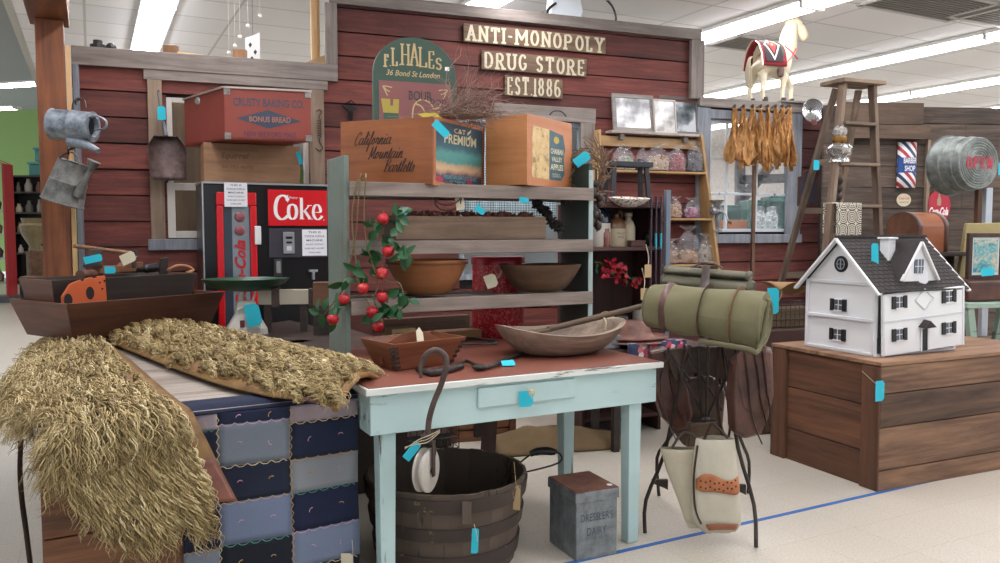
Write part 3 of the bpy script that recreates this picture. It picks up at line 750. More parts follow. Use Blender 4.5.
b.tube(spl([p, p+V((.03, 0, .0)), p+V((.10, .01, .045)), p+V((.20, .0, .055)), p+V((.21, -.03, .015)), p+V((.04, -.07, -.02)), p+V((.0, -.07, -.02))], 4), .004, 6, mi=0)
b.build('wire_bail', plain('#2c2724', .5, .6), t, smooth=60)
b = MB(); b.tube(spl([p+V((.085, .01, .042)), p+V((.12, .007, .055)), p+V((.16, .003, .057)), p+V((.195, .0, .052))], 4), [.014]*3+[.017]*3+[.018]*4+[.017, .014, .013], 12)
b.build('grip', plain('#1d1917', .4), t, smooth=60)
price_tag(t, 475, 541, c0.y-rt-.035, .026, .095, -3, tie=(474, 524))
b = MB(); M = plane(P(516, 497, 3.1), (1, 0, 0), (0, 0, 1)); b.prism([(-.012, -.05), (.016, -.055), (.018, .03), (.004, .05), (-.01, .03)], .002, M); b.tube([P(516, 484, 3.1), P(514, 462, 3.08)], .0015, 4)
b.build('price_tag', plain('#a58d66', .8), t, world=True, label='brown paper tag')

# ------------------------------------------------------------------ hook and pulley hung on the table edge
hk = T.w(.135, -.035, 0).y
IRON = metalm('#3a302c', '#5c4c45', .55, .45)
t = thing('hook_and_pulley', 'rusty iron hook with a white pulley wheel hanging from the blue table edge', 'pulley', P(430, 400, hk), TD)
def hp(x, y, dy=0): return P(x, y, hk+dy)
pts = [hp(421, 378, .0), hp(421, 366), hp(426, 355), hp(436, 350), hp(445, 356), hp(446, 368), hp(441, 385), hp(434, 402), hp(429, 420), hp(428, 436)]
b = MB(); n_ = len(spl(pts, 5)); b.tube(spl(pts, 5), [.006+.005*min(1, i/10) for i in range(n_)], 10); b.build('hook', IRON, t, smooth=60, world=True)
b = MB(); b.lathe([(.016, -.012), (.022, -.006), (.022, .006), (.016, .012)], 12, hp(427, 437)); b.tube(spl([hp(421, 440), hp(416, 446), hp(417, 456), hp(426, 462), hp(434, 456), hp(434, 446), hp(430, 440)], 4), .006, 8); b.build('swivel', IRON, t, smooth=60, world=True)
Mw = plane(hp(427, 470), (.5, .86, 0), (0, 0, 1)); Mr = Mw @ Matrix.Identity(4)
b = MB(); wprof = [(.012, -.022), (.072, -.022), (.078, -.018), (.078, -.010), (.06, -.004), (.06, .004), (.078, .010), (.078, .018), (.072, .022), (.012, .022), (.012, -.022)]
WM = plane(hp(426, 470), (math.cos(R(71)), math.sin(R(71)), 0), (0, 0, 1))
b.lathe(wprof, 36, (0, 0, 0), WM); b.build('pulley_wheel', plain('#b9b2a8', .45, .2), t, smooth=35, world=True, label='whitish grooved wheel')
b = MB()
for s in (-.030, .030):
    A = WM @ V((0, .105, s)); Bq = WM @ V((0, -.02, s)); b.bar(A, Bq, .022, .005, up=WM.to_3x3() @ V((0, 0, 1)))
b.tube([WM @ V((0, 0, -.034)), WM @ V((0, 0, .034))], .008, 10); b.bar(WM @ V((0, .105, -.032)), WM @ V((0, .105, .032)), .03, .006); b.build('bracket', IRON, t, world=True)
price_tag(t, 412, 451, hk-.03, .075, .03, 52, tie=(421, 443)); 
b = MB()
for k in range(3): b.tube(spl([hp(405, 449-k, -.03), hp(418, 440+k*2, -.035), hp(428, 436+k*3, -.03), hp(440, 430+k, -.03)], 4), .0012, 4)
b.build('string', STRING, t, world=True)
# ------------------------------------------------------------------ helpers for open boxes
def crate_parts(t, L, W, Hh, mat, matend=None, th=.012, slats=1, lid=False, names=True):
    """open box, origin at the front-left bottom corner of its long front face"""
    matend = matend or mat
    b = MB()
    for i in range(slats): g = Hh/slats; b.box(0, L, 0, th, i*g+.002, (i+1)*g-.002)
    b.build('front_panel', mat, t, bevel=.002)
    b = MB()
    for i in range(slats): g = Hh/slats; b.box(0, L, W-th, W, i*g+.002, (i+1)*g-.002)
    b.build('back_panel', mat, t, bevel=.002)
    for x in (0, L-th*1.4): b = MB(); b.box(x, x+th*1.4, th, W-th, 0, Hh); b.build('end_panel', matend, t, bevel=.002)
    b = MB(); b.box(th, L-th, th, W-th, .004, .004+th); b.build('bottom', mat, t)
    if lid: b = MB(); b.box(-.002, L+.002, -.002, W+.002, Hh, Hh+.012); b.build('lid', mat, t, bevel=.002)
ORW = wood('#7c4522', '#a8683a', 'x', 14, .5, .92, 1.08); ORWL = wood('#a86c3c', '#c9905c', 'x', 14, .55, .95, 1.05); ORWE = wood('#b4744a', '#c98a5e', 'y', 14, .55, .95, 1.05)
INKM = plain('#33231a', .7, 0, .05)
def place(px, py, Y): return P(px, py, Y)
# crate with the pear label: near corner at pixel (431,187)
def corner_box(px, py, Y, deg, L): c = P(px, py, Y); return Fr((c.x-math.cos(R(deg))*L, c.y-math.sin(R(deg))*L, c.z), deg)
CD = -30
c_ = P(432, 188, 3.60); L, W, Hh = .535, .45, .305
zc = SZ[0]+.002
A = Fr((c_.x-math.cos(R(CD))*L, c_.y-math.sin(R(CD))*L, zc), CD)
t = thing('pear_crate', 'orange-brown wooden fruit crate with black script lettering and a blue label on its end', 'crate', A.loc, CD, rot=(0, R(1.2), R(CD)))
crate_parts(t, L, W, Hh, ORW, ORWE)
# script lettering, drawn as slanted strokes
def script(b, word, x, z, h, M, w=.0032, slant=.35, adv=None):
    G_ = {'C': ([(.75, 1.45), (.9, 1.75), (.6, 1.9), (.2, 1.3), (.05, .5), (.3, -.1), (.8, .25)], .85), 'a': ([(.7, .85), (.3, 1), (.05, .5), (.2, 0), (.55, .3), (.75, 1), (.62, .2), (.8, 0), (1, .2)], .95),
          'l': ([(0, .2), (.45, 1.5), (.4, 1.95), (.22, 1.6), (.15, .3), (.3, 0), (.5, .2)], .48), 'i': ([(0, .2), (.25, 1), (.15, .2), (.3, 0), (.5, .2)], .48), 'f': ([(0, .2), (.45, 1.5), (.42, 1.95), (.25, 1.6), (.1, -.8), (.0, -.9), (.1, -.1), (.5, .2)], .5),
          'o': ([(0, .2), (.3, .95), (.05, .5), (.25, 0), (.55, .5), (.35, .98), (.8, .85)], .78), 'r': ([(0, .2), (.2, 1.1), (.25, .85), (.5, .9), (.4, .2), (.5, 0), (.7, .2)], .68), 'n': ([(0, .2), (.2, 1), (.12, 0), (.2, .5), (.5, 1), (.55, .7), (.5, .1), (.65, 0), (.85, .2)], .82),
          'M': ([(0, .1), (.15, .0), (.4, 1.9), (.5, .1), (1.0, 1.9), (.95, .2), (1.1, 0), (1.3, .2)], 1.25), 'u': ([(0, .2), (.2, 1), (.12, .2), (.3, 0), (.6, .9), (.55, .2), (.7, 0), (.9, .2)], .88), 't': ([(0, .2), (.3, 1.6), (.18, .2), (.32, 0), (.5, .2)], .46),
          'B': ([(.1, 1.7), (.4, 1.6), (.2, 0), (.35, 1.8), (.85, 1.75), (.75, 1.15), (.35, 1.0), (.9, .8), (.8, .1), (.3, 0), (.05, .2)], 1.0), 'e': ([(0, .3), (.4, .6), (.35, .98), (.1, .7), (.15, .1), (.4, 0), (.65, .25)], .6), 's': ([(0, .2), (.3, 1), (.4, .4), (.2, 0), (.02, .1)], .5), '-': ([(.1, .5), (.4, .5)], .5)}
    for ch in word:
        p, a = G_[ch]
        pts = spl([(x+(q[0]+q[1]*slant)*h, z+q[1]*h, 0) for q in p], 4); b.ribbon([(q.x, q.y) for q in pts], w, M, nib=.35, off=.0012)
        if ch == 'i': b.ribbon([(x+(.25+1.35*slant)*h, z+1.3*h), (x+(.28+1.5*slant)*h, z+1.5*h)], w, M, off=.0012)
        if ch == 't': b.ribbon([(x+(.0+1.1*slant)*h, z+1.1*h), (x+(.45+1.1*slant)*h, z+1.15*h)], w, M, off=.0012)
        x += a*h
    return x
b = MB(); Mf = face(0, 0, 0)
script(b, 'California', .085, .19, .031, Mf, .0056); script(b, 'Mountain', .17, .125, .031, Mf, .0056); script(b, 'Bartletts', .26, .062, .031, Mf, .0056)
b.build('script_lettering', INKM, t, label='black script lettering reading California Mountain Bartletts')
ME = plane((L, 0, 0), (0, 1, 0), (0, 0, 1))
m = NT('pear_label'); v = m.coord(); sx = m.n('ShaderNodeSeparateXYZ'); m.l(v, sx.inputs[0]); nz = m.noise(m.coord(), 22, 5, .7)
f = m.math('ADD', sx.outputs[2], m.math('MULTIPLY', nz, .05))
LAB1 = m.fin(m.ramp(m.math('MULTIPLY', f, 3.4), [(.20, '#3a4350'), (.26, '#5c4552'), (.36, '#c9a680'), (.42, '#b49a7a'), (.47, '#4f8c86'), (.60, '#5a9890'), (.68, '#3f6a74'), (.80, '#3d5664'), (.9, '#3b5260')]), .6)
b = MB(); b.prism([(.03, .045), (.055, .018), (.42, .012), (.425, .285), (.025, .290)], .001, ME @ Matrix.Translation((0, 0, .0015)))
lb = b.build('label', LAB1, t, label='dark blue paper label with a mountain picture')
b = MB(); M2 = ME @ Matrix.Translation((0, 0, .0017))
b.text('C&T', M2, (.17, .27, .248, .270), bold=.02); b.text('PREMIUM', M2, (.09, .365, .196, .240), bold=.02)
b.text('MOUNTAIN BARTLETT PEARS', M2, (.09, .37, .034, .052), mi=1); b.text('CALIFORNIA', M2, (.14, .27, .018, .029), mi=1)
for s in (0, 1): b.add([M2 @ V(q) for q in ((.285, .222+.024*s, .001), (.315, .24+.024*s, .001), (.318, .252+.024*s, .001), (.285, .236+.024*s, .001))], [(0, 1, 2, 3)])
for x, w_ in ((.055, .04), (.31, .03)): b.add([M2 @ V((x+w_*.8*math.cos(a), .030+.014*math.sin(a), .0008)) for a in [i*PI/5 for i in range(10)]], [tuple(range(10))], mi=2)
b.build('label_print', [plain('#cfc6a0', .6, 0, 0), plain('#6aa8b4', .6, 0, 0), plain('#a03048', .6, 0, 0)], lb)
price_tag(t, 441, 129, P(440, 130, 3.52).y, .085, .034, -45)
# crate with the apple label
c_ = P(527, 190, 3.80); L2, W2, H2 = .235, .45, .335; CD2 = -33
A2 = Fr((c_.x-math.cos(R(CD2))*L2, c_.y-math.sin(R(CD2))*L2, zc), CD2)
t = thing('apple_crate', 'light orange wooden fruit crate with a torn cream and blue apple label', 'crate', A2.loc, CD2)
crate_parts(t, L2, W2, H2, ORWL, ORWE)
ME = plane((L2, 0, 0), (0, 1, 0), (0, 0, 1))
m = NT('old_paper'); nz = m.noise(m.coord(), 20, 5, .7); OLDP = m.fin(m.ramp(nz, [(.36, '#8c7850'), (.46, '#c4a674'), (.7, '#d6bc8a')]), .7)
rag = [(.045, .04)]+[(.045+random.uniform(-.003, .004), .04+.25*i/12) for i in range(1, 12)]+[(.05, .285), (.21, .28), (.21, .036)]
b = MB(); b.prism(rag, .001, ME @ Matrix.Translation((0, 0, .0015)), mi=0); b.prism([(.211, .036), (.33, .036), (.37, .07), (.36, .15), (.375, .2), (.35, .265), (.211, .28)], .001, ME @ Matrix.Translation((0, 0, .0014)), mi=1)
lb = b.build('label', [OLDP, plain('#4c6a74', .6, 0, .3, 40)], t, label='torn cream and blue paper label')
b = MB(); M2 = ME @ Matrix.Translation((0, 0, .0017))
b.text('CHARBAN', M2, (.222, .35, .165, .192), bold=.02); b.text('VALLEY', M2, (.232, .34, .128, .152), bold=.02); b.text('APPLES', M2, (.22, .352, .086, .116), bold=.03); b.text('PACKED IN\nCALIFORNIA', M2, (.24, .33, .05, .07))
b.add([M2 @ V((.28+.028*math.cos(a), .235+.018*math.sin(a), .0008)) for a in [i*PI/6 for i in range(12)]], [tuple(range(12))], mi=1)
b.build('label_print', [plain('#c9c4a4', .6, 0, 0), plain('#b39a3c', .6, 0, 0)], lb)
b = MB(); b.tube(spl([V((.30, .10, H2)), V((.31, .12, H2+.018)), V((.33, .16, H2+.02)), V((.34, .19, H2))], 4), .003, 6); b.build('wire_handle', plain('#2a2522', .5, .5), t)
# twig bundle on the crates
def twigs(base, n, dirn, L, spread, mat, name, label, cat, seed=5, r=.0022):
    rnd = random.Random(seed); b = MB()
    for i in range(n):
        d = V((dirn.x+rnd.gauss(0, spread), dirn.y+rnd.gauss(0, spread), dirn.z+rnd.gauss(0, spread*.8))).normalized(); q = base+V((rnd.uniform(-.06, .03), rnd.uniform(-.04, .04), rnd.uniform(0, .03))); pts = [q.copy()]
        l = L*rnd.uniform(.5, 1.1)
        for k in range(7): d = (d+V((rnd.gauss(0, .34), rnd.gauss(0, .34), rnd.gauss(0, .32)-.08))).normalized(); q = q+d*l/7; q.z = max(q.z, base.z-.0); pts.append(q.copy())
        rr = r*rnd.uniform(.6, 1.3); b.tube(pts, [rr*(1-.1*k) for k in range(8)], 4, tone=rnd.random())
        if rnd.random() < .6:
            j = rnd.randrange(2, 6); q = pts[j].copy(); p2 = [q.copy()]
            for k in range(3): d = (d+V((rnd.gauss(0, .6), rnd.gauss(0, .6), rnd.gauss(0, .5)))).normalized(); q = q+d*.03; p2.append(q.copy())
            b.tube(p2, .0012, 3, tone=rnd.random())
    o = b.build(name, mat); tag(o, label, cat); return o
tb = P(452, 124, 3.75); tb.z = zc+Hh+.004
twigs(tb, 170, V((.95, .1, .20)), .36, .42, wood('#64463e', '#a88a78', 'z', 10), 'twig_bundle', 'tangled bundle of dry brown twigs lying on the pear crate', 'twigs')
# arched painted pub sign leaning behind the crates
sy = 4.35; SG = Fr((P(416, 120, sy).x, sy, 0), 21)
sx0, st = SG.at(373, 60, 0); sx1 = SG.at(456, 60, 0)[0]; ztop = SG.at(412, 37, 0)[1]; zshoulder = SG.at(373, 72, 0)[1]; zbase = SZ[0]+.002
t = thing('pub_sign', 'arched dark green painted sign with gold lettering and a dull red panel', 'sign', SG.loc+V((0, 0, zbase)), 21)
sg_ = V((0, 0, -zbase)); w_ = sx1-sx0; cxm = (sx0+sx1)/2; ra = w_/2
b = MB(); Ms = face(0, 0, 0) @ Matrix.Identity(4)
ol = [(sx0, 0)]+[(x, z-zbase) for x, z in arc(cxm, zshoulder, ra, 180, 0, 24, ztop-zshoulder)]+[(sx1, 0)]
b.prism(ol, .03, Ms); SGREEN = paint('#2c4438', '#4a3a2c', 'x', .30, 10, .6, c2='#3a5446'); b.build('board', SGREEN, t, bevel=.003)
pz1 = SG.at(378, 80, 0)[1]-zbase
b = MB(); b.box(sx0+.03, sx1-.03, -.003, .0, .0, pz1); SRED = paint('#7a4a48', '#3a3430', 'x', .36, 10, .6, c2='#8a5854'); b.build('panel', SRED, t, label='dull red lower panel')
GOLD = plain('#bda878', .6, 0, .1)
# rustic stroke letters
FONT = {'A': [[(0, 0), (.5, 1), (1, 0)], [(.2, .38), (.8, .38)]], 'N': [[(0, 0), (0, 1), (1, 0), (1, 1)]], 'T': [[(0, .82), (0, 1), (1, 1), (1, .82)], [(.5, 1), (.5, 0)]], 'I': [[(.5, 0), (.5, 1)]], '-': [[(.1, .5), (.9, .5)]],
        'M': [[(0, 0), (0, 1), (.5, .35), (1, 1), (1, 0)]], 'O': [arc(.5, .5, .5, 90, 450, 14)], 'P': [[(0, 0), (0, 1)]+[(.35, 1)]+arc(.45, .74, .45, 90, -90, 8, .26)+[(0, .48)]], 'L': [[(0, 1), (0, 0), (.9, 0), (.9, .2)]], 'Y': [[(0, 1), (.5, .5), (1, 1)], [(.5, .5), (.5, 0)]],
        'D': [[(0, 0), (0, 1), (.3, 1)]+arc(.35, .5, .62, 80, -80, 8, .5)+[(0, 0)]], 'R': [[(0, 0), (0, 1), (.35, 1)]+arc(.4, .75, .45, 80, -80, 7, .25)+[(0, .5)], [(.4, .5), (1, 0)]], 'U': [[(0, 1), (0, .3)]+arc(.5, .3, .5, 180, 360, 8, .3)+[(1, 1)]],
        'G': [[(.95, .8)]+arc(.5, .5, .5, 40, 330, 12)+[(.95, .42), (.6, .42)]], 'C': [[(.95, .75)]+arc(.5, .5, .5, 45, 315, 12)], 'S': [[(.95, .78)]+arc(.5, .75, .45, 20, 220, 8, .25)+[(.5, .5)]+arc(.5, .25, .45, 50, -160, 8, .25)], 'E': [[(.95, .8), (.95, 1), (0, 1), (0, 0), (.95, 0), (.95, .2)], [(0, .5), (.7, .5)]],
        '1': [[(.3, .85), (.5, 1), (.5, 0)]], '8': [arc(.5, .75, .38, 90, 450, 10, .25), arc(.5, .26, .45, 90, 450, 10, .26)], '6': [[(.85, .95)]+arc(.5, .5, .5, 70, 180, 5)+arc(.5, .28, .5, 180, 520, 12, .28)], '.': [[(.4, .02), (.6, .02)]], 'H': [[(0, 0), (0, 1)], [(1, 0), (1, 1)], [(0, .5), (1, .5)]], 'F': [[(.95, .82), (.95, 1), (0, 1), (0, 0)], [(0, .55), (.7, .55)]]}
NARROW = {'I': .25, '1': .3, '.': .25, '-': .6, 'M': 1.35, ' ': .45, 'E': .85, 'L': .8, 'S': .85}
def signtext(b, s, x0, x1, z0, z1, M, w, serif=True, mi=None, rnd=random.Random(2), jit=.0, nib=.62, off=.0015):
    tot = sum(NARROW.get(c, 1.0) for c in s)+.28*(len(s)-1); k = (x1-x0)/tot; x = x0
    for c in s:
        cw = NARROW.get(c, 1.0)*k
        if c != ' ':
            dz = rnd.uniform(-jit, jit)
            for st in FONT[c]:
                pts = [(x+w/2+p[0]*(cw-w), z0+dz+w/2+p[1]*(z1-z0-w)) for p in st]
                for i in range(len(pts)-1):
                    if len(pts) < 6 or True: pass
                smooth = len(pts) > 5
                if smooth: b.ribbon(pts, w, M, mi, nib, off)
                else:
                    for i in range(len(pts)-1):
                        a, q = V(pts[i]), V(pts[i+1]); d = (q-a).normalized(); e = d*w*.3
                        b.ribbon([tuple(a-e), tuple(q+e)], w, M, mi, nib, off+.0001*i)
                if serif and st[0] != st[-1] and c not in '-.':
                    for p in (pts[0], pts[-1]):
                        if abs(p[1]-z0-dz-w/2) < .002 or abs(p[1]-z1-dz+w/2) < .002: b.ribbon([(p[0]-w*.95, p[1]), (p[0]+w*.95, p[1])], w*.75, M, mi, None, off+.0003)
        x += cw+.28*k
b = MB(); Mg = face(0, -.0005, 0)
lz0 = SG.at(415, 66, 0)[1]-zbase; lz1 = SG.at(415, 44, 0)[1]-zbase
xa = SG.at(384, 60, 0)[0]; xb = SG.at(442, 60, 0)[0]
for i, (c, hs) in enumerate(zip('F.L.HALES', (.62, .6, .85, .6, 1, 1.05, .95, .85, .6))):
    xs = [0, .09, .13, .25, .29, .44, .60, .76, .88][i]; xe = [.08, .12, .24, .28, .43, .59, .75, .87, 1][i]
    dz = -.012*abs(i-4.5)*.35
    signtext(b, c, xa+(xb-xa)*xs, xa+(xb-xa)*xe, lz0+dz, lz0+dz+(lz1-lz0)*hs, Mg, .011, c != '.', nib=.5)
b.text('36 Bond St London', Mg, (xa+.01, xb-.012, lz0-.058, lz0-.028), shear=.3, bold=.01)
for s, x in ((1, sx0+.05), (-1, sx1-.05)):
    for k in range(3): b.ribbon([(x, pz1-.03), (x+s*.02, pz1-.03-.02*k), (x+s*(.05-.012*k), pz1-.035-.022*k)], .006, Mg, None, None, .004)
cx2 = cxm+.05; cz2 = SG.at(418, 108, 0)[1]-zbase
b.ribbon([(q.x, q.y) for q in spl([(cx2-.07, cz2-.06, 0), (cx2-.06, cz2+.01, 0), (cx2-.02, cz2+.045, 0), (cx2+.03, cz2+.03, 0), (cx2+.05, cz2, 0), (cx2+.08, cz2+.01, 0), (cx2+.09, cz2+.03, 0)], 4)], .008, Mg, None, None, .004)
b.ribbon([(q.x, q.y) for q in spl([(cx2-.05, cz2+.02, 0), (cx2-.02, cz2+.01, 0), (cx2+.0, cz2-.02, 0)], 4)], .008, Mg, None, None, .004)
b.text('BOUR', Mg, (sx0+.19, sx0+.32, pz1-.095, pz1-.045), mi=1, off=.004, bold=.02); b.text('bon', Mg, (sx0+.31, sx0+.40, pz1-.11, pz1-.07), mi=1, off=.004)
b.build('gold_lettering', [GOLD, plain('#3c3a3a', .7, 0, 0)], t, label='gold painted lettering and flourishes')
tx0 = SG.at(381, 110, 0)[0]; tx1 = SG.at(399, 110, 0)[0]; tz1 = SG.at(390, 99, 0)[1]-zbase; tzm = SG.at(390, 113, 0)[1]-zbase
b = MB(); b.prism([(tx0, tz1), (tx0+.012, tzm), (tx1-.004, tzm), (tx1, tz1), (tx0+(tx1-tx0)*.68, tz1), (tx0+(tx1-tx0)*.66, tz1-.035), (tx0+(tx1-tx0)*.5, tz1-.035), (tx0+(tx1-tx0)*.5, tz1)], .002, face(0, -.005, 0), mi=0)
b.box(tx0+.012, tx1-.004, -.0045, -.003, tzm-.11, tzm, mi=1); b.build('boot_picture', [plain('#b0a044', .6, 0, .1), plain('#3c5a48', .6, 0, .1)], t, label='yellow and green painted boot top')
tx0 = SG.at(417, 110, 0)[0]; b = MB(); b.add([(tx0, -.006, SG.at(417, 114, 0)[1]-zbase), (tx0+.14, -.006, SG.at(417, 110, 0)[1]-zbase), (tx0+.14, -.006, SG.at(417, 117, 0)[1]-zbase), (tx0+.05, -.006, SG.at(417, 119, 0)[1]-zbase)], [(0, 1, 2, 3)]); b.build('yellow_shape', plain('#d0bc48', .6, 0, .1), t)
xw, zw = SG.at(447, 69, 0); b = MB(); b.box(xw-.012, xw+.012, -.003, .001, zw-zbase-.01, zw-zbase+.01); b.build('price_sticker', plain('#e8e8e4', .6, 0, 0), t)

# three sign boards on the wall
SB = wood('#4e3a2e', '#8a7058', 'x', 20, .8, .9, 1.1); CRM = plain('#c8bea2', .7, 0, .15, 40)
for px0, py0, px1, py1, s, w_, lab in ((464, 23, 606, 54, 'ANTI-MONOPOLY', .021, 'brown wooden sign board lettered ANTI-MONOPOLY, topmost of three'), (482, 50, 587, 77, 'DRUG STORE', .021, 'brown wooden sign board lettered DRUG STORE, middle of three'), (505, 75, 563, 99, 'EST.1886', .017, 'short brown wooden sign board lettered EST.1886, lowest of three')):
    x0, zc1 = WALL.at(px0, (py0 if 0 else py0), -.05); x1, zc0 = WALL.at(px1, py1, -.05)
    zt0 = WALL.at(px0, py0, -.05)[1]; zb1 = zc0
    t = thing('sign_board', lab, 'sign', WALL.w(x0, -.045, zb1), 21, 'lettered boards on the red wall')
    hgt = zt0-zb1; b = MB(); b.box(0, x1-x0, 0, .022, 0, hgt, tone=.5); b.build('board', SB, t, bevel=.003)
    b = MB(); signtext(b, s, .022, x1-x0-.02, .006, hgt-.005, face(0, 0, 0), w_, True, jit=.004); b.build('lettering', CRM, t, label='cream painted letters')
    # mounting block to the wall
    b = MB(); b.box(.1, x1-x0-.1, .022, .033, hgt*.3, hgt*.7); b.build('batten', SB, t)
# wooden long trough of dried seed heads, middle shelf
AGED = wood('#5a4638', '#8f7862', 'x', 18, .8, .85, 1.15)
lx0, lz = rk(396, 240, .03); lx1, _ = rk(546, 242, .03)
K = Fr(RK.w(lx0, .03, SZ[1]+.001), TD)
t = thing('long_box', 'long narrow aged wooden box of dried seed heads on the middle rack shelf', 'box', K.loc, TD)
crate_parts(t, lx1-lx0, .17, .112, AGED, wood('#5a4638', '#8f7862', 'y', 18), .014)
b = MB(); rnd = random.Random(3)
for i in range(420): b.ball((rnd.uniform(.03, lx1-lx0-.03), rnd.uniform(.025, .145), .103+rnd.uniform(0, .028)), rnd.uniform(.006, .010), 6, tone=rnd.random())
b.box(.016, lx1-lx0-.02, .016, .15, .016, .10, tone=.2)
o = b.build('dried_seed_heads', plain('#74463a', .8, 0, .3)); o.location = K.loc; o.rotation_euler = (0, 0, R(TD)); tag(o, 'dark reddish dried seed heads filling the long wooden box', 'seed heads', kind='stuff')
price_tag(t, 460, 203, K.loc.y+.12, .04, .065, 8, CREAM); price_tag(t, 480, 210, K.loc.y+.10, .05, .03, -35); price_tag(t, 404, 211, K.loc.y+.02, .032, .038, 0); price_tag(t, 524, 200, K.loc.y+.2, .045, .025, -10)
# wire coil
b = MB(); cw = P(448, 204, K.loc.y+.12)
pts = [cw+V((.06*math.cos(a)*(1+.04*a/6), .015*math.sin(a*.5), .05*math.sin(a)+.004*a)) for a in [i*.35 for i in range(56)]]
b.tube(pts, .0028, 6); o = b.build('wire_coil', plain('#4a3a32', .5, .6)); tag(o, 'rusty coil of wire standing above the long wooden box', 'wire coil')
# bowls
BOWL1 = wood('#8a5430', '#b57a4c', 'x', 10, .5, .92, 1.08); BOWL2 = wood('#4a3628', '#83644c', 'x', 10, .5, .9, 1.1); BOWL3 = wood('#7a685a', '#b09c88', 'x', 12, .65, .85, 1.12, '#54453a')
def bowl(px, py, yl_or_Y, rx, ry, hgt, z, mat, name, label, deg=0, wall=.012, lip=0, foot=.35, cat='bowl'):
    c = P(px, py, yl_or_Y); t = thing(name, label, cat, (c.x, c.y, z), deg)
    prof = [(1e-5, 0), (foot, 0), (foot+.05, .004/hgt)]
    out = [(foot+(1-foot)*(i/10)**.72, (i/10)**1.5) for i in range(1, 11)]
    P_ = [(1e-5, 0.0), (foot, 0.0)]+[(r, zz) for r, zz in out]+[(1-.012/rx*1.1, 1.0)]+[(max(1e-5, r-wall/rx-.01), zz+wall/hgt) for r, zz in reversed(out[:-1])]+[(foot*.8, wall/hgt*1.3), (1e-5, wall/hgt*1.3)]
    b = MB(); b.lathe([(r*rx, zz*hgt) for r, zz in P_], 48, ey=ry/rx); b.v = [V((v.x, v.y, v.z*(1+lip*(v.x/rx)**2))) for v in b.v]; b.build('bowl_body', mat, t, smooth=50); return t
t = bowl(427, 290, 3.84, .198, .175, .168, SZ[2]+.001, BOWL1, 'wooden_bowl', 'wide light brown turned wooden bowl on the lower rack shelf beside the apple vine')
b = MB(); b.lathe([(.198, .148), (.2005, .150), (.2005, .153), (.198, .155), (.198, .148)], 48, ey=.175/.198); b.build('rim_line', wood('#6a3f22', '#8f5a35', 'x', 10), t, smooth=40)
t = bowl(540, 290, 4.02, .208, .18, .138, SZ[2]+.001, BOWL2, 'wooden_bowl', 'dark brown wooden bowl with a cream tag at the right end of the lower shelf')
price_tag(t, 491, 281, 3.92, .058, .066, 20, CREAM, tie=(502, 270))
# red patterned tin behind the dark bowl, standing on the table
c = P(498, 320, 4.12); m = NT('red_tin'); n1 = m.noise(m.coord((30, 30, 22)), 1, 4, .7, 2.0)
REDT = m.fin(m.ramp(n1, [(.53, '#b81a2a'), (.56, '#d0a098'), (.585, '#b81a2a')]), .4)
t = thing('red_tin', 'round red patterned tin standing on the table behind the dark wooden bowl', 'tin', (c.x, c.y+.12, .791), 0)
b = MB(); b.lathe([(1e-5, 0), (.134, 0), (.137, .004), (.137, .38), (.132, .384)], 44); b.build('body', REDT, t, smooth=40)
b = MB(); b.lathe([(.132, .38), (.142, .38), (.142, .415), (.138, .42), (1e-5, .424)], 44); b.build('lid', plain('#a31c2a', .35, .2), t, smooth=40)

# apple vine hanging from the top rail
VINE = plain('#7a6a45', .8, 0, .2); LEAFM = plain('#2f6a3c', .45, 0, .35, 8); APPLE = NT('apple'); n1 = APPLE.noise(APPLE.coord(), 18, 3)
APPLE = APPLE.fin(APPLE.ramp(n1, [(.4, '#9c1420'), (.62, '#c22a30'), (.72, '#d98a6a')]), .25)
vy = RK.w(.1, -.075, 0).y
t = thing('apple_vine', 'artificial vine with red apples and green leaves hanging from the top rail', 'vine', P(368, 190, vy), 0)
VPX = [[(360, 178), (358, 205), (356, 235), (350, 262), (345, 285), (335, 300), (324, 315)], [(366, 178), (364, 210), (366, 240), (372, 262), (378, 285), (374, 300), (384, 320)], [(358, 179), (352, 215), (356, 260), (360, 285), (372, 310), (380, 330)], [(372, 275), (390, 282), (400, 284), (404, 300)]]
b = MB()
for s in VPX: b.tube(spl([P(x, y, vy+random.uniform(-.015, .01)) for x, y in s], 5), .0032, 6)
b.tube(spl([P(360, 178, vy), P(361, 174, vy+.04), P(362, 177, vy+.10)], 4), .0032, 6); b.tube(spl([P(366, 178, vy), P(366, 174, vy+.04), P(366, 177, vy+.10)], 4), .0032, 6)
b.build('stems', VINE, t, smooth=60, world=True)
for px, py in ((383, 219), (388, 251), (382, 273), (363, 288), (382, 297), (372, 312), (344, 299), (333, 319), (378, 326)):
    c = P(px, py, vy-.02); b = MB(); r = .026
    b.lathe([(1e-5, -r*.85), (r*.4, -r*.95), (r*.8, -r*.6), (r, 0), (r*.9, r*.5), (r*.5, r*.85), (r*.15, r*.75), (1e-5, r*.65)], 18, c, Matrix.Rotation(random.uniform(-.5, .5), 4, 'X')); b.tube([c+V((0, 0, r*.7)), c+V((.004, 0, r*1.4))], .0016, 5, mi=1)
    b.build('apple', [APPLE, VINE], t, smooth=180, world=True)
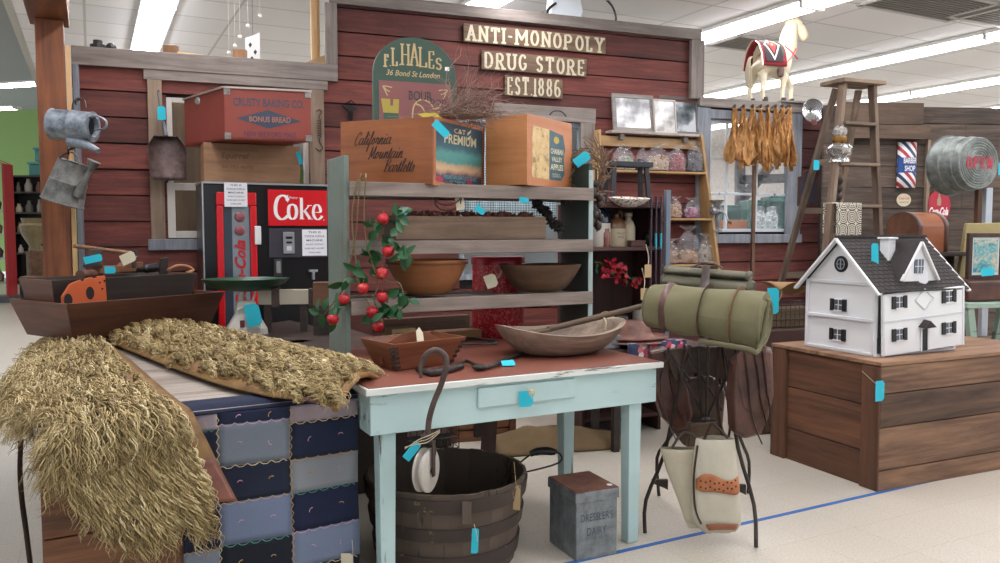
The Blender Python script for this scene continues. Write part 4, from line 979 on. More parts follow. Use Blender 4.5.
def leaf(b, c, a, tilt, L, W, yaw=0):
    M = Matrix.Translation(c) @ Matrix.Rotation(yaw, 4, 'Z') @ Matrix.Rotation(a, 4, 'Y') @ Matrix.Rotation(tilt, 4, 'X')
    prof = [(0, 0), (.15, .6), (.35, 1), (.6, .9), (.82, .5), (1, 0)]; vs_ = []
    for x, w_ in prof: vs_ += [M @ V((x*L, w_*W/2, .10*L*w_-.25*L*x*x)), M @ V((x*L, 0, -.02*L-.25*L*x*x)), M @ V((x*L, -w_*W/2, .10*L*w_-.25*L*x*x))]
    b.add(vs_, [(3*i+j, 3*i+3+j, 3*i+4+j, 3*i+1+j) for i in range(5) for j in (0, 1)])
rnd = random.Random(9)
for cx, cy, n in ((376, 230, 7), (388, 240, 5), (372, 252, 4), (395, 219, 4), (401, 215, 4), (398, 255, 5), (404, 258, 4), (380, 262, 3), (357, 271, 4), (369, 276, 3), (402, 292, 4), (406, 300, 3), (387, 316, 4), (396, 320, 3), (372, 320, 4), (341, 283, 3), (323, 312, 4), (338, 308, 4), (330, 322, 3), (386, 305, 3)):
    for k in range(n):
        b = MB(); leaf(b, P(cx+rnd.uniform(-5, 5), cy+rnd.uniform(-4, 4), vy+rnd.uniform(-.04, .01)), rnd.uniform(0, 2*PI), rnd.uniform(.5, 1.5), rnd.uniform(.05, .07), rnd.uniform(.032, .044), rnd.uniform(-.5, .5)); b.build('leaf', LEAFM, t, smooth=180, world=True)

# items on the table in front of the rack ------------------------------------
# dovetailed tapering tray
near = Zp(397, 371, .7915)
def taper_box(t, L, W, Hh, fl, mat, th=.012, extra=None):
    """open box whose sides flare by fl; origin at bottom near-left corner"""
    def ring(z, k, ins): e = fl*k; return [(-e+ins, -e+ins, z), (L+e-ins, -e+ins, z), (L+e-ins, W+e-ins, z), (-e+ins, W+e-ins, z)]
    o0, o1, i0, i1 = ring(0, 0, 0), ring(Hh, 1, 0), ring(th, .1, th), ring(Hh, 1, th)
    nm = ('side_panel', 'end_panel', 'side_panel', 'end_panel')
    for i in range(4):
        j = (i+1) % 4; b = MB(); b.add([o0[i], o0[j], o1[j], o1[i], i0[i], i0[j], i1[j], i1[i]], [(0, 1, 2, 3), (7, 6, 5, 4), (3, 2, 6, 7), (0, 4, 5, 1), (1, 5, 6, 2), (0, 3, 7, 4)]); b.build(nm[i], mat[i % 2], t, bevel=.002)
    b = MB(); b.add(ring(.001, 0, .004)+ring(th, .1, .004), [(3, 2, 1, 0), (4, 5, 6, 7), (0, 1, 5, 4), (1, 2, 6, 5), (2, 3, 7, 6), (3, 0, 4, 7)]); b.build('bottom', mat[0], t)
TRAYX = wood('#5c2e1c', '#94593a', 'x', 14, .5, .9, 1.1, '#44241a'); TRAYY = wood('#5c2e1c', '#94593a', 'y', 14, .5, .9, 1.1)
t = thing('wooden_tray', 'dovetailed reddish brown flared wooden tray with a divider on the blue table', 'tray', near, 40)
taper_box(t, .27, .165, .115, .045, (TRAYX, TRAYY), .011)
b = MB(); b.grid(lambda u, v: V((-.02+.31*u, .082, .02+v*(.07+.05*math.sin(PI*u)))), 12, 2); b.build('divider', TRAYX, t, solid=.01)
for x in (0.001, .2695):
    b = MB()
    for z in (.015, .035, .055, .075, .095):
        e = .042*z/.105; s = -1 if x < .1 else 1; b.box(x+s*e-.018, x+s*e+.018 if s < 0 else x+s*e+.001, -e-.0015, -e+.006, z-.006, z+.006)
    b.build('metal_corner', plain('#2c211c', .5, .4), t)
b = MB(); M = Matrix.Translation((.14, .045, .125)) @ Matrix.Rotation(R(75), 4, 'X'); b.prism([(-.016, -.035), (.016, -.035), (.018, .01), (.004, .035), (-.014, .02)], .002, M); b.build('price_tag', CREAM, t, label='cream paper price tag')
# big oval dough bowl with a long wooden paddle
t = bowl(561, 354, 3.62, .325, .215, .10, .792, BOWL3, 'dough_bowl', 'large oval greyish wooden dough bowl on the blue table below the rack', TD, .016, .45, foot=.40)
PAD = Fr(P(590, 335, 3.6), 0)
b = MB(); p0, p1 = P(548, 336, 3.60), P(655, 303, 3.78); p0.z += .03; pts = [lerp(p0, p1, i/8) for i in range(9)]
t = thing('wooden_paddle', 'long dark wooden butter paddle lying across the oval dough bowl', 'paddle', p0, 0)
b.tube(pts, [.014]*5+[.013]*4, 10); b.build('handle', wood('#4a3a2e', '#7d6650', 'x', 12), t, smooth=50, world=True)
b = MB(); d = (p0-p1).normalized(); b.bar(p0+d*.0, p0+d*.13, .05, .014, w2=.075); b.build('blade', wood('#4a3a2e', '#7d6650', 'x', 12), t, world=True, bevel=.004)
b = MB(); b.tube(spl([P(604, 318, 3.64), P(606, 322, 3.60), P(605, 330, 3.60)], 4), .004, 6); b.build('price_tag_string', STRING, t, world=True)
# cast iron crank tool
IR2 = metalm('#2b2624', '#4a423e', .5, .5)
t = thing('hand_drill', 'dark iron crank tool with a turquoise tag lying at the front edge of the table', 'tool', Zp(450, 372, .792), TD)
def tz(x, y, h=.012): return Zp(x, y, .792+h)
b = MB(); b.tube(spl([tz(418, 369), tz(432, 373), tz(446, 370), tz(462, 366)], 4), [.012]*4+[.017]*6+[.012]*3, 10); b.build('grip', IR2, t, smooth=50, world=True)
b = MB(); b.tube(spl([tz(455, 367), tz(466, 361), tz(478, 366), tz(490, 366), tz(508, 358), tz(530, 351)], 4), [.007]*8+[.010]*13, 8); b.ball(tz(480, 367, .014), .026, 12, sc=(1.3, 1, .5)); b.build('crank', IR2, t, smooth=50, world=True)
M = Matrix.Translation(tz(508, 363, .012)) @ Matrix.Rotation(R(14), 4, 'Z'); b = MB(); b.prism([(-.028, -.016), (.028, -.016), (.03, .0), (.026, .02), (-.026, .016)], .002, M @ Matrix.Rotation(R(30), 4, 'X')); b.build('price_tag', TEAL, t, world=True, label='turquoise paper price tag')
t = thing('iron_tongs', 'dark iron tongs lying behind the tray on the blue table', 'tool', Zp(480, 345, .792), TD)
b = MB()
for k in (0, 6): b.tube(spl([tz(448, 338+k), tz(470, 338+k), tz(488, 340+k*.6), tz(497, 343)], 4), .0055, 6)
b.lathe([(1e-5, -.008), (.02, -.008), (.02, .008), (1e-5, .008)], 14, tz(492, 341, .014)); b.build('tongs_arm', IR2, t, smooth=50, world=True)
# small things behind the tray on the table: wood blocks, paper box, tin
def simple_box(name, label, cat, px0, px1, pyb, z, depth, hgt, mat, deg=TD, group=None, **k):
    a, c2 = Zp(px0, pyb, z), None
    f = Fr(a, deg); x1 = f.at(px1, pyb, 0)[0]; t = thing(name, label, cat, a, deg, group); b = MB(); b.box(0, x1, 0, depth, 0, hgt); b.build('body', mat, t, bevel=.003); return t, x1
t, w_ = simple_box('paper_box', 'small tan printed paper box under the rack behind the tray', 'box', 392, 416, 352, .792, .1, .105, plain('#a89468', .8, 0, .25, 30))
b = MB()
for i in range(6): b.text('x', face(0, 0, 0), (0, 0, 0, 0)) if 0 else b.box(.012, w_-.012-(i % 2)*.02, -.001, 0, .018+i*.013, .022+i*.013)
b.build('printed_lines', plain('#5c4c34', .8, 0, 0), t)
t, w_ = simple_box('wood_block', 'light wooden block lying under the rack right of the paper box', 'block', 440, 482, 342, .792, .09, .05, wood('#8a6540', '#b58c5e', 'x', 12))
b = MB(); b.lathe([(.008, 0), (.008, .004)], 12, (w_*.3, -.004, .025), Matrix.Rotation(PI/2, 4, 'X')); b.build('nail_plate', IR2, t)
t, w_ = simple_box('wood_plank', 'dark brown plank lying at the back of the table under the rack', 'plank', 372, 470, 334, .792, .06, .075, wood('#3e2a20', '#6a4a38', 'x', 12))
b = MB(); b.box(.03, w_-.03, -.004, 0, .02, .05); b.build('cleat', wood('#3e2a20', '#6a4a38', 'x', 12), t)
t = thing('iron_bar', 'dark iron bar with a turquoise tag under the right end of the rack', 'tool', Zp(500, 331, .792), TD)
b = MB(); b.tube(spl([tz(470, 326, .02), tz(490, 331, .016), tz(516, 336, .012)], 4), .012, 8, flat=.6); b.build('bar', IR2, t, smooth=50, world=True)
M = Matrix.Translation(tz(490, 323, .045)) @ Matrix.Rotation(R(10), 4, 'Z') @ Matrix.Rotation(R(25), 4, 'X'); b = MB(); b.prism([(-.03, -.018), (.03, -.018), (.03, .018), (-.03, .018)], .002, M); b.build('price_tag', TEAL, t, world=True, label='turquoise paper price tag')
# ------------------------------------------------------------------ drinks machine
MF = P(205, 300, 5.05); MM = Fr((MF.x, MF.y, 0), GRID); MW = .80; MH = 1.655; MDP = .36
BLK = plain('#0c0c0e', .28, 0, 0); REDP = plain('#c4121c', .3, 0, .03); CHR = plain('#b8bcc0', .3, .7, .05); PAPER = plain('#dcdce0', .7, 0, .02); TXT = plain('#2a2a30', .7, 0, 0)
t = thing('vending_machine', 'black and red cola vending machine standing against the red wall', 'vending machine', MM.loc, GRID)
def mm(px, py, y=0): return MM.at(px, py, y)
def mrect(px0, py0, px1, py1, y=0.):
    x0, z1 = mm(px0, py0, y); x1, z0 = mm(px1, py1, y); return x0, x1, z0, z1
b = MB(); b.box(0, MW, .012, MDP, .02, MH-.012); b.build('cabinet', BLK, t, bevel=.006)
b = MB(); b.box(-.004, MW+.004, -.002, MDP, MH-.012, MH); b.box(-.004, .004, -.004, .014, .02, MH-.012); b.build('trim', plain('#a8aaac', .4, .5, .05), t)
x0, x1, z0, z1 = mrect(215.5, 192, 258.5, 330); z0 = .55
b = MB(); w_ = .042
for a in ((x0, x1, z1-.085, z1), (x0, x1, z0, z0+.05), (x0, x0+w_, z0+.05, z1-.085), (x1-w_, x1, z0+.05, z1-.085)): b.box(a[0], a[1], -.022, .012, a[2], a[3])
dr = b.build('door_frame', REDP, t, bevel=.008)
b = MB(); b.box(x0+w_, x1-w_, -.004, .010, z0+.05, z1-.085); b.build('window', plain('#39424c', .15, 0, .1), dr)
xg0, _ = mm(232, 230); 
b = MB(); b.box(xg0, x1-w_-.005, -.007, -.004, z0+.05, z1-.085); st_ = b.build('selection_strip', plain('#8b979c', .25, .2, .1), dr)
b = MB()
for py in (217, 230.5):
    xc, zc_ = mm(239.5, py); b.lathe([(1e-5, .012), (.022, .011), (.030, .007), (.033, 0)], 24, (xc, -.007, zc_), Matrix.Rotation(PI/2, 4, 'X'))
b.build('button', plain('#8a4a50', .3, 0, .1), st_, smooth=40)
SCR = lambda b, s, M, box, **k: b.text(s, M, box, shear=.35, **k)
b = MB(); xs_a, zt_ = mm(231.5, 240); xs_b, _ = mm(246, 240)
Mv = plane((xs_b-.005, -.010, .86), (0, 0, 1), (-1, 0, 0))
SCR(b, 'Coca-Cola', Mv, (0, zt_-.86, 0, xs_b-xs_a-.02), bold=.03); b.build('script_logo', plain('#b01824', .4, 0, 0), st_, label='red vertical Coca-Cola script')
x0, x1, z0, z1 = mrect(254.3, 226, 261, 244.5, -.03); b = MB(); b.box(x0, x1, -.045, -.022, z0, z1); b.build('door_handle', plain('#d8d8d6', .35, 0, 0), dr, bevel=.005, label='white door handle')
x0, x1, z0, z1 = mrect(267.5, 189.5, 331, 226); x1 = MW-.012
b = MB(); b.box(x0, x1, -.012, .012, z0, z1); sg = b.build('logo_panel', REDP, t, bevel=.004)
b = MB(); Mf = face(x0, -.0135, z0); W_, H_ = x1-x0, z1-z0
def cl(pts, w, nib=.35, sm=6):
    q = spl([(W_*p[0], H_*p[1], 0) for p in pts], sm); b.ribbon([(p.x, p.y) for p in q], w*W_, Mf, None, nib, .001)
cl([(.325, .70), (.30, .80), (.235, .84), (.16, .76), (.12, .55), (.13, .32), (.20, .19), (.27, .21), (.32, .28)], .062, .4)
cl([(.325, .86), (.325, .66)], .014, 1)
cl([(.40, .60), (.35, .55), (.335, .40), (.35, .25), (.40, .19), (.45, .25), (.47, .40), (.45, .55), (.40, .60)], .055, .25)
cl([(.555, .78), (.555, .50), (.555, .20)], .052, .4); cl([(.52, .78), (.575, .78)], .012, 1); cl([(.52, .195), (.60, .195)], .012, 1)
cl([(.68, .56), (.63, .47), (.585, .40)], .020, 1); cl([(.60, .44), (.65, .32), (.70, .20)], .048, 1); cl([(.65, .575), (.73, .575)], .012, 1); cl([(.66, .195), (.75, .195)], .012, 1)
cl([(.775, .385), (.875, .40), (.865, .54), (.82, .60), (.775, .54), (.755, .38), (.78, .24), (.835, .18), (.89, .24), (.905, .29)], .050, .25)
b.text('Enjoy', Mf, (W_*.345, W_*.50, H_*.74, H_*.82), shear=.3); b.text('®', Mf, (W_*.925, W_*.95, H_*.15, H_*.19))
b.build('logo', plain('#e6e2e0', .5, 0, 0), sg, label='white Coke lettering')
x0, x1, z0, z1 = mrect(268.5, 228.5, 331, 257); x1 = MW-.014; b = MB(); b.box(x0, x1, -.010, .012, z0, z1); b.build('coin_panel', plain('#3c3a42', .4, .1, .05), t, bevel=.003)
x0, x1, z0, z1 = mrect(283, 232, 294.5, 253.5, -.012); b = MB(); b.box(x0, x1, -.022, -.010, z0, z1); cp = b.build('coin_plate', CHR, t, bevel=.003)
b = MB(); b.box(x0+.015, x1-.015, -.024, -.022, z1-.045, z1-.030); b.box(x0+.018, x1-.018, -.024, -.022, z1-.075, z1-.062); b.box(x0+.02, x1-.02, -.024, -.022, z0+.02, z0+.05, mi=1); b.build('coin_slot', [BLK, plain('#d0d2d4', .4, 0, 0)], cp)
def notice(px0, py0, px1, py1, y):
    x0, x1, z0, z1 = mrect(px0, py0, px1, py1, y); b = MB(); b.box(x0, x1, y-.0015, y, z0, z1); n_ = b.build('notice', PAPER, t, label='white printed paper notice')
    b = MB(); Mn = face(x0, y-.002, z0); w_, h_ = x1-x0, z1-z0
    for i, (s, k) in enumerate((("THIS IS", .5), ('COCA COLA', .8), ('MACHINE', .66), ('ALSO COOLS', .72), ('DOES NOT ACCEPT', .8), ('DOLLARS', .45))):
        zc_ = h_*(.90-.155*i); hh_ = h_*(.075 if i < 3 else .055); b.text(s, Mn, (w_*(.5-k/2), w_*(.5+k/2), zc_-hh_/2, zc_+hh_/2), off=.0005, bold=.01)
    b.build('printed_text', TXT, n_)
notice(302, 229.5, 327, 255.5, -.0125); notice(224, 182.5, 247.5, 207, -.024)
x0, x1, z0, z1 = mrect(274, 259, 282, 276); b = MB(); b.box(x0, x1, -.004, .012, z0, z1, mi=0); b.box(x0+.012, x1-.012, -.02, -.004, z0+.02, z1-.015, mi=1); b.build('latch', [plain('#4c4a4c', .4, .3, .05), CHR], t, bevel=.002)
xk, zk = mm(313, 272); b = MB(); b.box(xk-.03, xk+.03, -.014, .012, zk, zk+.016); b.box(xk-.008, xk+.008, -.02, .012, zk-.05, zk); b.build('lock', CHR, t, bevel=.003)
x0, x1, z0, z1 = mrect(268, 300, 331, 330); b = MB(); b.box(x0, MW-.02, .004, .012, .45, z1); b.build('delivery_door', plain('#18181a', .35, 0, 0), t, bevel=.003)

# boxes on top of the machine
BOXW = wood('#7a5840', '#a9825e', 'x', 12, .7, .92, 1.08)
c = P(204, 178, 5.12); bx = Fr((c.x, c.y, MH+.002), 24); xe = bx.at(300, 170, 0)[0]; hb = bx.at(250, 144, 0)[1]
t = thing('wooden_box', 'pale brown wooden box with faint printed lettering under the red bread box', 'box', bx.loc, 24)
L_ = xe; crate_parts(t, L_, .30, hb, BOXW, wood('#8a6242', '#b98a5e', 'y', 12), .014, lid=False)
b = MB(); M = face(0, 0, 0); b.text('Squirrel', M, (L_*.17, L_*.46, hb*.56, hb*.76), shear=.3); b.text('SALTED NUTS', M, (L_*.18, L_*.5, hb*.36, hb*.44)); b.ribbon([(L_*.14, hb*.86), (L_*.55, hb*.86), (L_*.55, hb*.82), (L_*.14, hb*.82)], .003, M)
b.ribbon([(L_*.14, hb*.28), (L_*.6, hb*.28)], .003, M); b.build('faded_lettering', plain('#5c4230', .8, 0, 0), t)
price_tag(t, 299.5, 158, bx.w(L_, -.03, 0).y, .085, .028, -75)
cr = P(225, 139, 4.98); rf = Fr((cr.x, cr.y, MH+hb+.004), 16); xr = rf.at(311, 120, 0)[0]; hr_ = rf.at(226, 88, 0)[1]; LB = xr; WB = .50
t = thing('bread_box', 'red wooden bakery crate with metal corners and blue lettering on top of the pale box', 'crate', rf.loc, 16)
RBX = paint('#7c2e22', '#4c241c', 'x', .36, 8, .55, c2='#8f4030')
# skewed plan: left end runs back to the left
El = V((rf.I @ P(185, 137, 5.45)).xy.to_3d()); El.z = 0
def q4(p, r_, z0, z1): return [V((p[0], p[1], z0)), V((r_[0], r_[1], z0)), V((r_[0], r_[1], z1)), V((p[0], p[1], z1))]
cs = [(0, 0), (LB, 0), (LB+El.x, El.y), (El.x, El.y)]; cc_ = (sum(c[0] for c in cs)/4, sum(c[1] for c in cs)/4)
ins = [(c[0]+(cc_[0]-c[0])*.05, c[1]+(cc_[1]-c[1])*.08) for c in cs]
for i, nm in enumerate(('front_panel', 'end_panel', 'back_panel', 'end_panel')):
    j = (i+1) % 4; o4 = q4(cs[i], cs[j], 0, hr_); i4 = q4(ins[i], ins[j], 0, hr_); b = MB(); b.add(o4+i4, [(0, 1, 2, 3), (7, 6, 5, 4), (3, 2, 6, 7), (0, 4, 5, 1), (1, 5, 6, 2), (0, 3, 7, 4)]); b.build(nm, RBX, t, bevel=.002)
b = MB(); b.add([V((c[0], c[1], z)) for z in (.002, .014) for c in cs], [(3, 2, 1, 0), (4, 5, 6, 7), (0, 1, 5, 4), (1, 2, 6, 5), (2, 3, 7, 6), (3, 0, 4, 7)]); b.build('bottom', RBX, t)
MTL = metalm('#5a5654', '#98938e', .4, .7)
b = MB()
for i in range(4):
    j = (i+1) % 4; p, q = V((*cs[i], hr_+.004)), V((*cs[j], hr_+.004)); b.bar(p, q, .022, .012)
b.build('metal_rim', plain('#a39a90', .45, .5, .1), t)
b = MB()
for (cx, cz) in ((0, .02), (LB, .02), (0, hr_-.02), (LB, hr_-.02)): b.box(cx-(.002 if cx == 0 else .035), cx+(.035 if cx == 0 else .002), -.004, .002, cz-.02, cz+.02)
pv = V((cs[3][0]*.62, cs[3][1]*.62, hr_-.035)); b.ball(pv+V((-.0, -.012, 0)), .026, 12, sc=(1, .4, 1)); b.build('metal_corner', MTL, t, bevel=.002)
b = MB(); M = face(0, -.0005, 0)
b.text('CRUSTY BAKING CO.', M, (LB*.10, LB*.92, hr_*.66, hr_*.82), bold=.02)
b.prism([(LB*.13, hr_*.42), (LB*.5, hr_*.60), (LB*.88, hr_*.40), (LB*.5, hr_*.24)], .001, face(0, -.0015, 0))
b.text('NEW BEDFORD MASS', M, (LB*.22, LB*.82, hr_*.07, hr_*.17), mi=2)
b.text('BONUS BREAD', M, (LB*.28, LB*.76, hr_*.36, hr_*.47), mi=1, off=.004, bold=.02)
b.build('lettering', [plain('#3b4658', .7, 0, .2, 30), plain('#a8705e', .7, 0, .1), plain('#4a2a58', .7, 0, .2, 30)], t, label='faded blue bakery lettering and diamond')

# ------------------------------------------------------------------ troughs at the left
TR1 = wood('#3f241a', '#6e432f', 'x', 12, .5, .85, 1.12); TR1E = wood('#4a2c20', '#8a563c', 'y', 12, .5, .85, 1.12); TR2 = wood('#241c18', '#453830', 'x', 12, .6)
C1 = V((-2.16, 4.02, .79)); TG = 57
t = thing('dough_trough', 'wide reddish brown wooden dough trough holding the darker trough behind the chaps', 'trough', C1, TG)
taper_box(t, .82, .45, .195, .06, (TR1, TR1E), .016)
b = MB()
for x in (.1, .68): b.box(x, x+.05, .02, .43, -.045, 0)
b.build('runner', TR1E, t)
t2 = thing('dough_trough', 'deep dark brown wooden trough standing inside the wider trough, topped with old tools', 'trough', Fr(C1, TG).w(.022, .185, .018), TG)
taper_box(t2, .77, .235, .285, .045, (TR2, TR1E), .014)
# orange jigsaw-cut piece
Mo = plane(P(63, 306, 4.05), (P(107, 301, 4.24)-P(63, 306, 4.05)), (0, 0, 1)); wo = (P(107, 301, 4.24)-P(63, 306, 4.05)).length; ho = .135
o_ = [(0, 0), (wo, 0), (wo, ho), (wo*.83, ho), (wo*.80, ho*.92), (wo*.74, ho*.92), (wo*.70, ho), (wo*.55, ho*.95), (wo*.52, ho*.85), (wo*.46, ho*.85), (wo*.44, ho*.92), (wo*.2, ho*.8), (0, ho*.35)]
t = thing('wooden_bracket', 'orange painted wooden bracket with cut-out holes leaning in the wide trough', 'bracket', Mo.translation, 0)
b = MB(); b.prism(o_, .018, Mo); b.build('board', paint('#a8481e', '#5a2a16', 'x', .34, 12, .5, c2='#b85626'), t, world=True, bevel=.002)
b = MB()
for cx, cz in ((.62, .38), (.12, .20)): b.prism([(wo*cx+.018*math.cos(a)*1.2, ho*cz+.034*math.sin(a)) for a in [i*PI/8 for i in range(16)]], .002, Mo @ Matrix.Translation((0, 0, .002)))
for cx, cz in ((.86, .75), (.91, .5), (.97, .8)): b.prism([(wo*cx+.005*math.cos(a), ho*cz+.006*math.sin(a)) for a in [i*PI/4 for i in range(8)]], .002, Mo @ Matrix.Translation((0, 0, .002)))
b.build('cut_out', plain('#1c1210', .8, 0, 0), t, world=True, label='dark cut-out holes')
# tools in the dark trough
def tool(name, label, cat, pts, Y, r, mat, n=8, **k):
    w = [P(x, y, Y+dy) for x, y, dy in pts]; b = MB(); q = spl(w, 4); rr = r if not isinstance(r, list) else [r[min(int(i/4), len(r)-1)] for i in range(len(q))]
    b.tube(q, rr, n); o = b.build(name, mat, smooth=50); tag(o, label, cat); return o
t = thing('hatchet', 'old hatchet with a long wooden handle and turquoise tag on the dark trough', 'tool', P(95, 262, 4.5), 0)
b = MB(); b.tube([P(74, 246, 4.35), P(100, 249, 4.5), P(130, 253, 4.6)], .011, 8); b.build('handle', wood('#5c3c26', '#94704c', 'x', 12), t, world=True)
b = MB(); M = plane(P(92, 262, 4.42), (1, .3, 0), (0, 0, 1)); b.prism([(-.05, -.03), (.05, -.03), (.045, .03), (.06, .07), (-.02, .07), (-.03, .03)], .03, M); b.build('head', IRON, t, world=True, bevel=.004)
price_tag(t, 93, 259, 4.38, .10, .04, 12)
t = thing('wooden_plane', 'brown wooden hand plane with a cream tag on the dark trough', 'tool', P(120, 270, 4.5), 0)
f = P(96, 274, 4.45); M = plane(f, (P(140, 271, 4.75)-f), (0, 0, 1)); l_ = (P(140, 271, 4.75)-f).length
b = MB(); b.prism([(0, 0), (l_, 0), (l_, .055), (l_*.6, .055), (l_*.55, .04), (0, .045)], .06, M @ Matrix.Translation((0, 0, .03))); b.build('body', wood('#5c3826', '#94643f', 'x', 12), t, world=True, bevel=.004)
b = MB(); b.tube([P(134, 268, 4.62), P(134.5, 250, 4.62)], [.012, .018], 8); b.build('iron_blade', IRON, t, world=True)
price_tag(t, 128, 258, 4.50, .085, .06, 24, CREAM, tie=(137, 256)); price_tag(t, 110, 270, 4.40, .06, .038, 0)
tool('mallet', 'black tool handle lying at the middle of the dark trough', 'tool', [(137, 270, .2), (145, 269, .2), (152, 268, .25), (158, 267, .3)], 4.5, [.016, .026, .026, .012], plain('#18171a', .4, 0, .1))
t = thing('wood_wedge', 'dark wooden wedge standing upright in the dark trough', 'wedge', P(164, 276, 4.72), 0); b = MB(); M = plane(P(164, 278, 4.72), (1, .8, 0), (.15, 0, 1)); b.prism([(-.022, 0), (.022, 0), (.026, .12), (-.018, .115)], .03, M); b.build('wedge_body', TR2, t, world=True, bevel=.002)
tool('wooden_hoop', 'pale curved wooden hoop at the right end of the dark trough', 'hoop', [(168, 270, .1), (176, 266, .2), (186, 266, .25), (193, 270, .3), (186, 273, .2)], 4.6, .009, wood('#8a5c38', '#b98a5e', 'x', 10))
tool('wooden_roller', 'short brown wooden roller at the left end of the dark trough', 'roller', [(80, 275, -.1), (90, 274, 0), (99, 273, .1)], 4.4, .026, wood('#4c3226', '#7c5640', 'x', 10), 12)

# ------------------------------------------------------------------ dark trunk behind the blue table carrying the scale and rail
t = thing('dark_chest', 'dark wooden chest between the plank chest and the vending machine', 'chest', B.w(BL+.02, 1.02, 0), BD)
b = MB(); b.box(0, .62, 0, 1.0, 0, .70); b.build('body', wood('#2c211c', '#4c3a30', 'x', 14), t, bevel=.004)
b = MB(); b.box(-.008, .63, -.01, 1.01, .70, .738); b.build('lid', wood('#352822', '#57443a', 'x', 14), t, bevel=.004)
sc_ = P(247, 330, 4.55); SCW = plain('#dcd6ca', .4, 0, .15, 20)
t = thing('kitchen_scale', 'white iron kitchen scale with a wide dark green pan and turquoise tag', 'scale', (sc_.x, sc_.y, .744), 20)
b = MB(); b.add([(x*k, y*k, z) for z, k in ((0, 1.0), (.05, .95), (.13, .55), (.205, .42)) for x, y in ((-.115, -.08), (.115, -.08), (.115, .08), (-.115, .08))], [(3, 2, 1, 0)]+[(4*i+j, 4*i+(j+1) % 4, 4*i+4+(j+1) % 4, 4*i+4+j) for i in range(3) for j in range(4)]+[(12, 13, 14, 15)]); b.build('base', SCW, t, bevel=.008)
b = MB(); b.tube([V((-.05, -.07, .16)), V((0, -.075, .19)), V((.05, -.07, .175)), V((.06, -.06, .13)), V((.02, -.065, .11))], .009, 8); b.tube([V((-.03, 0, .19)), V((-.02, 0, .27))], .016, 10); b.tube([V((.03, -.02, .19)), V((.05, -.02, .255)), V((.0, -.02, .27))], .007, 8); b.build('arm', SCW, t, smooth=50)
b = MB(); b.box(-.04, -.015, -.085, -.078, .06, .1); b.build('badge', plain('#5c2a26', .5, 0, 0), t)
b = MB(); pr = [(1e-5, .255), (.05, .257), (.15, .268), (.215, .30), (.238, .328), (.242, .330), (.218, .306), (.15, .276), (1e-5, .265)]; b.lathe(pr, 44, ey=.72); b.build('pan', plain('#2c4a3a', .35, .2, .15), t, smooth=60, label='wide dark green pan')
price_tag(t, 253, 315, sc_.y-.11, .085, .125, 12)
pb = P(258, 305, 4.55); rf2 = Fr((pb.x, pb.y, .0), 8)
t = thing('painted_rail', 'chipped white painted wooden rail with a metal bracket beside the scale', 'rail', (pb.x, pb.y, P(258, 305, 4.55).z), 8)
lr_ = rf2.at(312, 300, 0)[0]
b = MB(); b.box(0, lr_, 0, .06, 0, .085); b.build('board', paint('#a89f8c', '#5a4a3c', 'x', .42, 16, .7), t, bevel=.004)
b = MB(); b.box(.075, .12, -.006, .066, -.015, .10); b.box(lr_-.02, lr_+.004, -.006, .066, -.01, .09); b.build('bracket', IRON, t, bevel=.003)
for x in (.03, lr_-.07): b = MB(); b.box(x, x+.04, .01, .05, .738-t.location.z, 0); b.build('foot', TR2, t)
b = MB(); b.box(0, .12, 0, .1, 0, .13); o = b.build('wooden_block', wood('#5c3c28', '#8a6244', 'x', 12), bevel=.003); pq = P(313, 306, 4.45); o.location = (pq.x, pq.y, pq.z); o.rotation_euler = (0, 0, R(10)); 
b = MB(); b.box(.0, .12, 0, .1, .739-pq.z, 0); b.build('stand', TR2, o); tag(o, 'small brown wooden block between the white rail and the rack post', 'block')

# ------------------------------------------------------------------ watering cans, scoop, hardware on the wall and post
ZINC = metalm('#5c636a', '#9aa2aa', .5, .65); ZINC2 = metalm('#565654', '#86847e', .5, .6)
def hook(px, py, Y, parent):
    b = MB(); p = P(px, py, Y); b.tube([p+V((0, .05, .02)), V((p.x*(pc.y-.03)/p.y, pc.y-.03, p.z+.03))], .006, 6); b.tube(spl([p+V((0, .06, .02)), p+V((0, .02, .02)), p+V((0, -.01, -.005)), p+V((0, .0, -.02))], 3), .005, 6); b.build('hook', plain('#2a2624', .5, .5), parent, world=True)
# can lying on its side: axis from left (open base) to right
Y1 = 4.72
t = thing('watering_can', 'galvanised watering can hung sideways high on the wooden post', 'watering can', P(75, 125, Y1), 0)
a0, a1 = P(52, 124, Y1), P(93, 127, Y1); ax = (a1-a0).normalized(); Mx = plane(a0, V((0, 1, 0)).cross(ax), (0, 1, 0)); Mx = Matrix((V((0, -1, 0)), ax.cross(V((0, -1, 0))), ax)).transposed().to_4x4(); Mx.translation = a0; ln = (a1-a0).length
b = MB(); b.lathe([(.085, 0), (.092, .004), (.088, .012), (.088, ln*.5), (.091, ln*.52), (.088, ln*.54), (.086, ln-.01), (.09, ln), (.06, ln+.005), (.055, ln-.02), (.08, ln-.02), (.08, .02), (1e-5, .02)], 32, (0, 0, 0), Mx); b.build('body', ZINC, t, smooth=50, world=True)
b = MB(); b.tube(spl([P(89, 118, Y1-.05), P(97, 116, Y1-.08), P(106, 121, Y1-.08), P(105, 128, Y1-.08), P(95, 130, Y1-.06)], 5), .010, 8, flat=.5); b.build('handle', ZINC, t, smooth=50, world=True)
b = MB(); b.tube([P(70, 141, Y1-.02), P(86, 145, Y1-.04), P(99, 151, Y1-.06)], [.035, .026, .014], 14); b.build('spout', ZINC, t, smooth=50, world=True)
b = MB(); b.tube(spl([P(72, 110, Y1+.08), P(74, 101, Y1+.12), P(84, 100, Y1+.16), P(86, 108, Y1+.12)], 4), .004, 6); b.build('wire_loop', plain('#2a2624', .5, .5), t, world=True); hook(76, 101, Y1+.1, t)
Y2 = 4.78
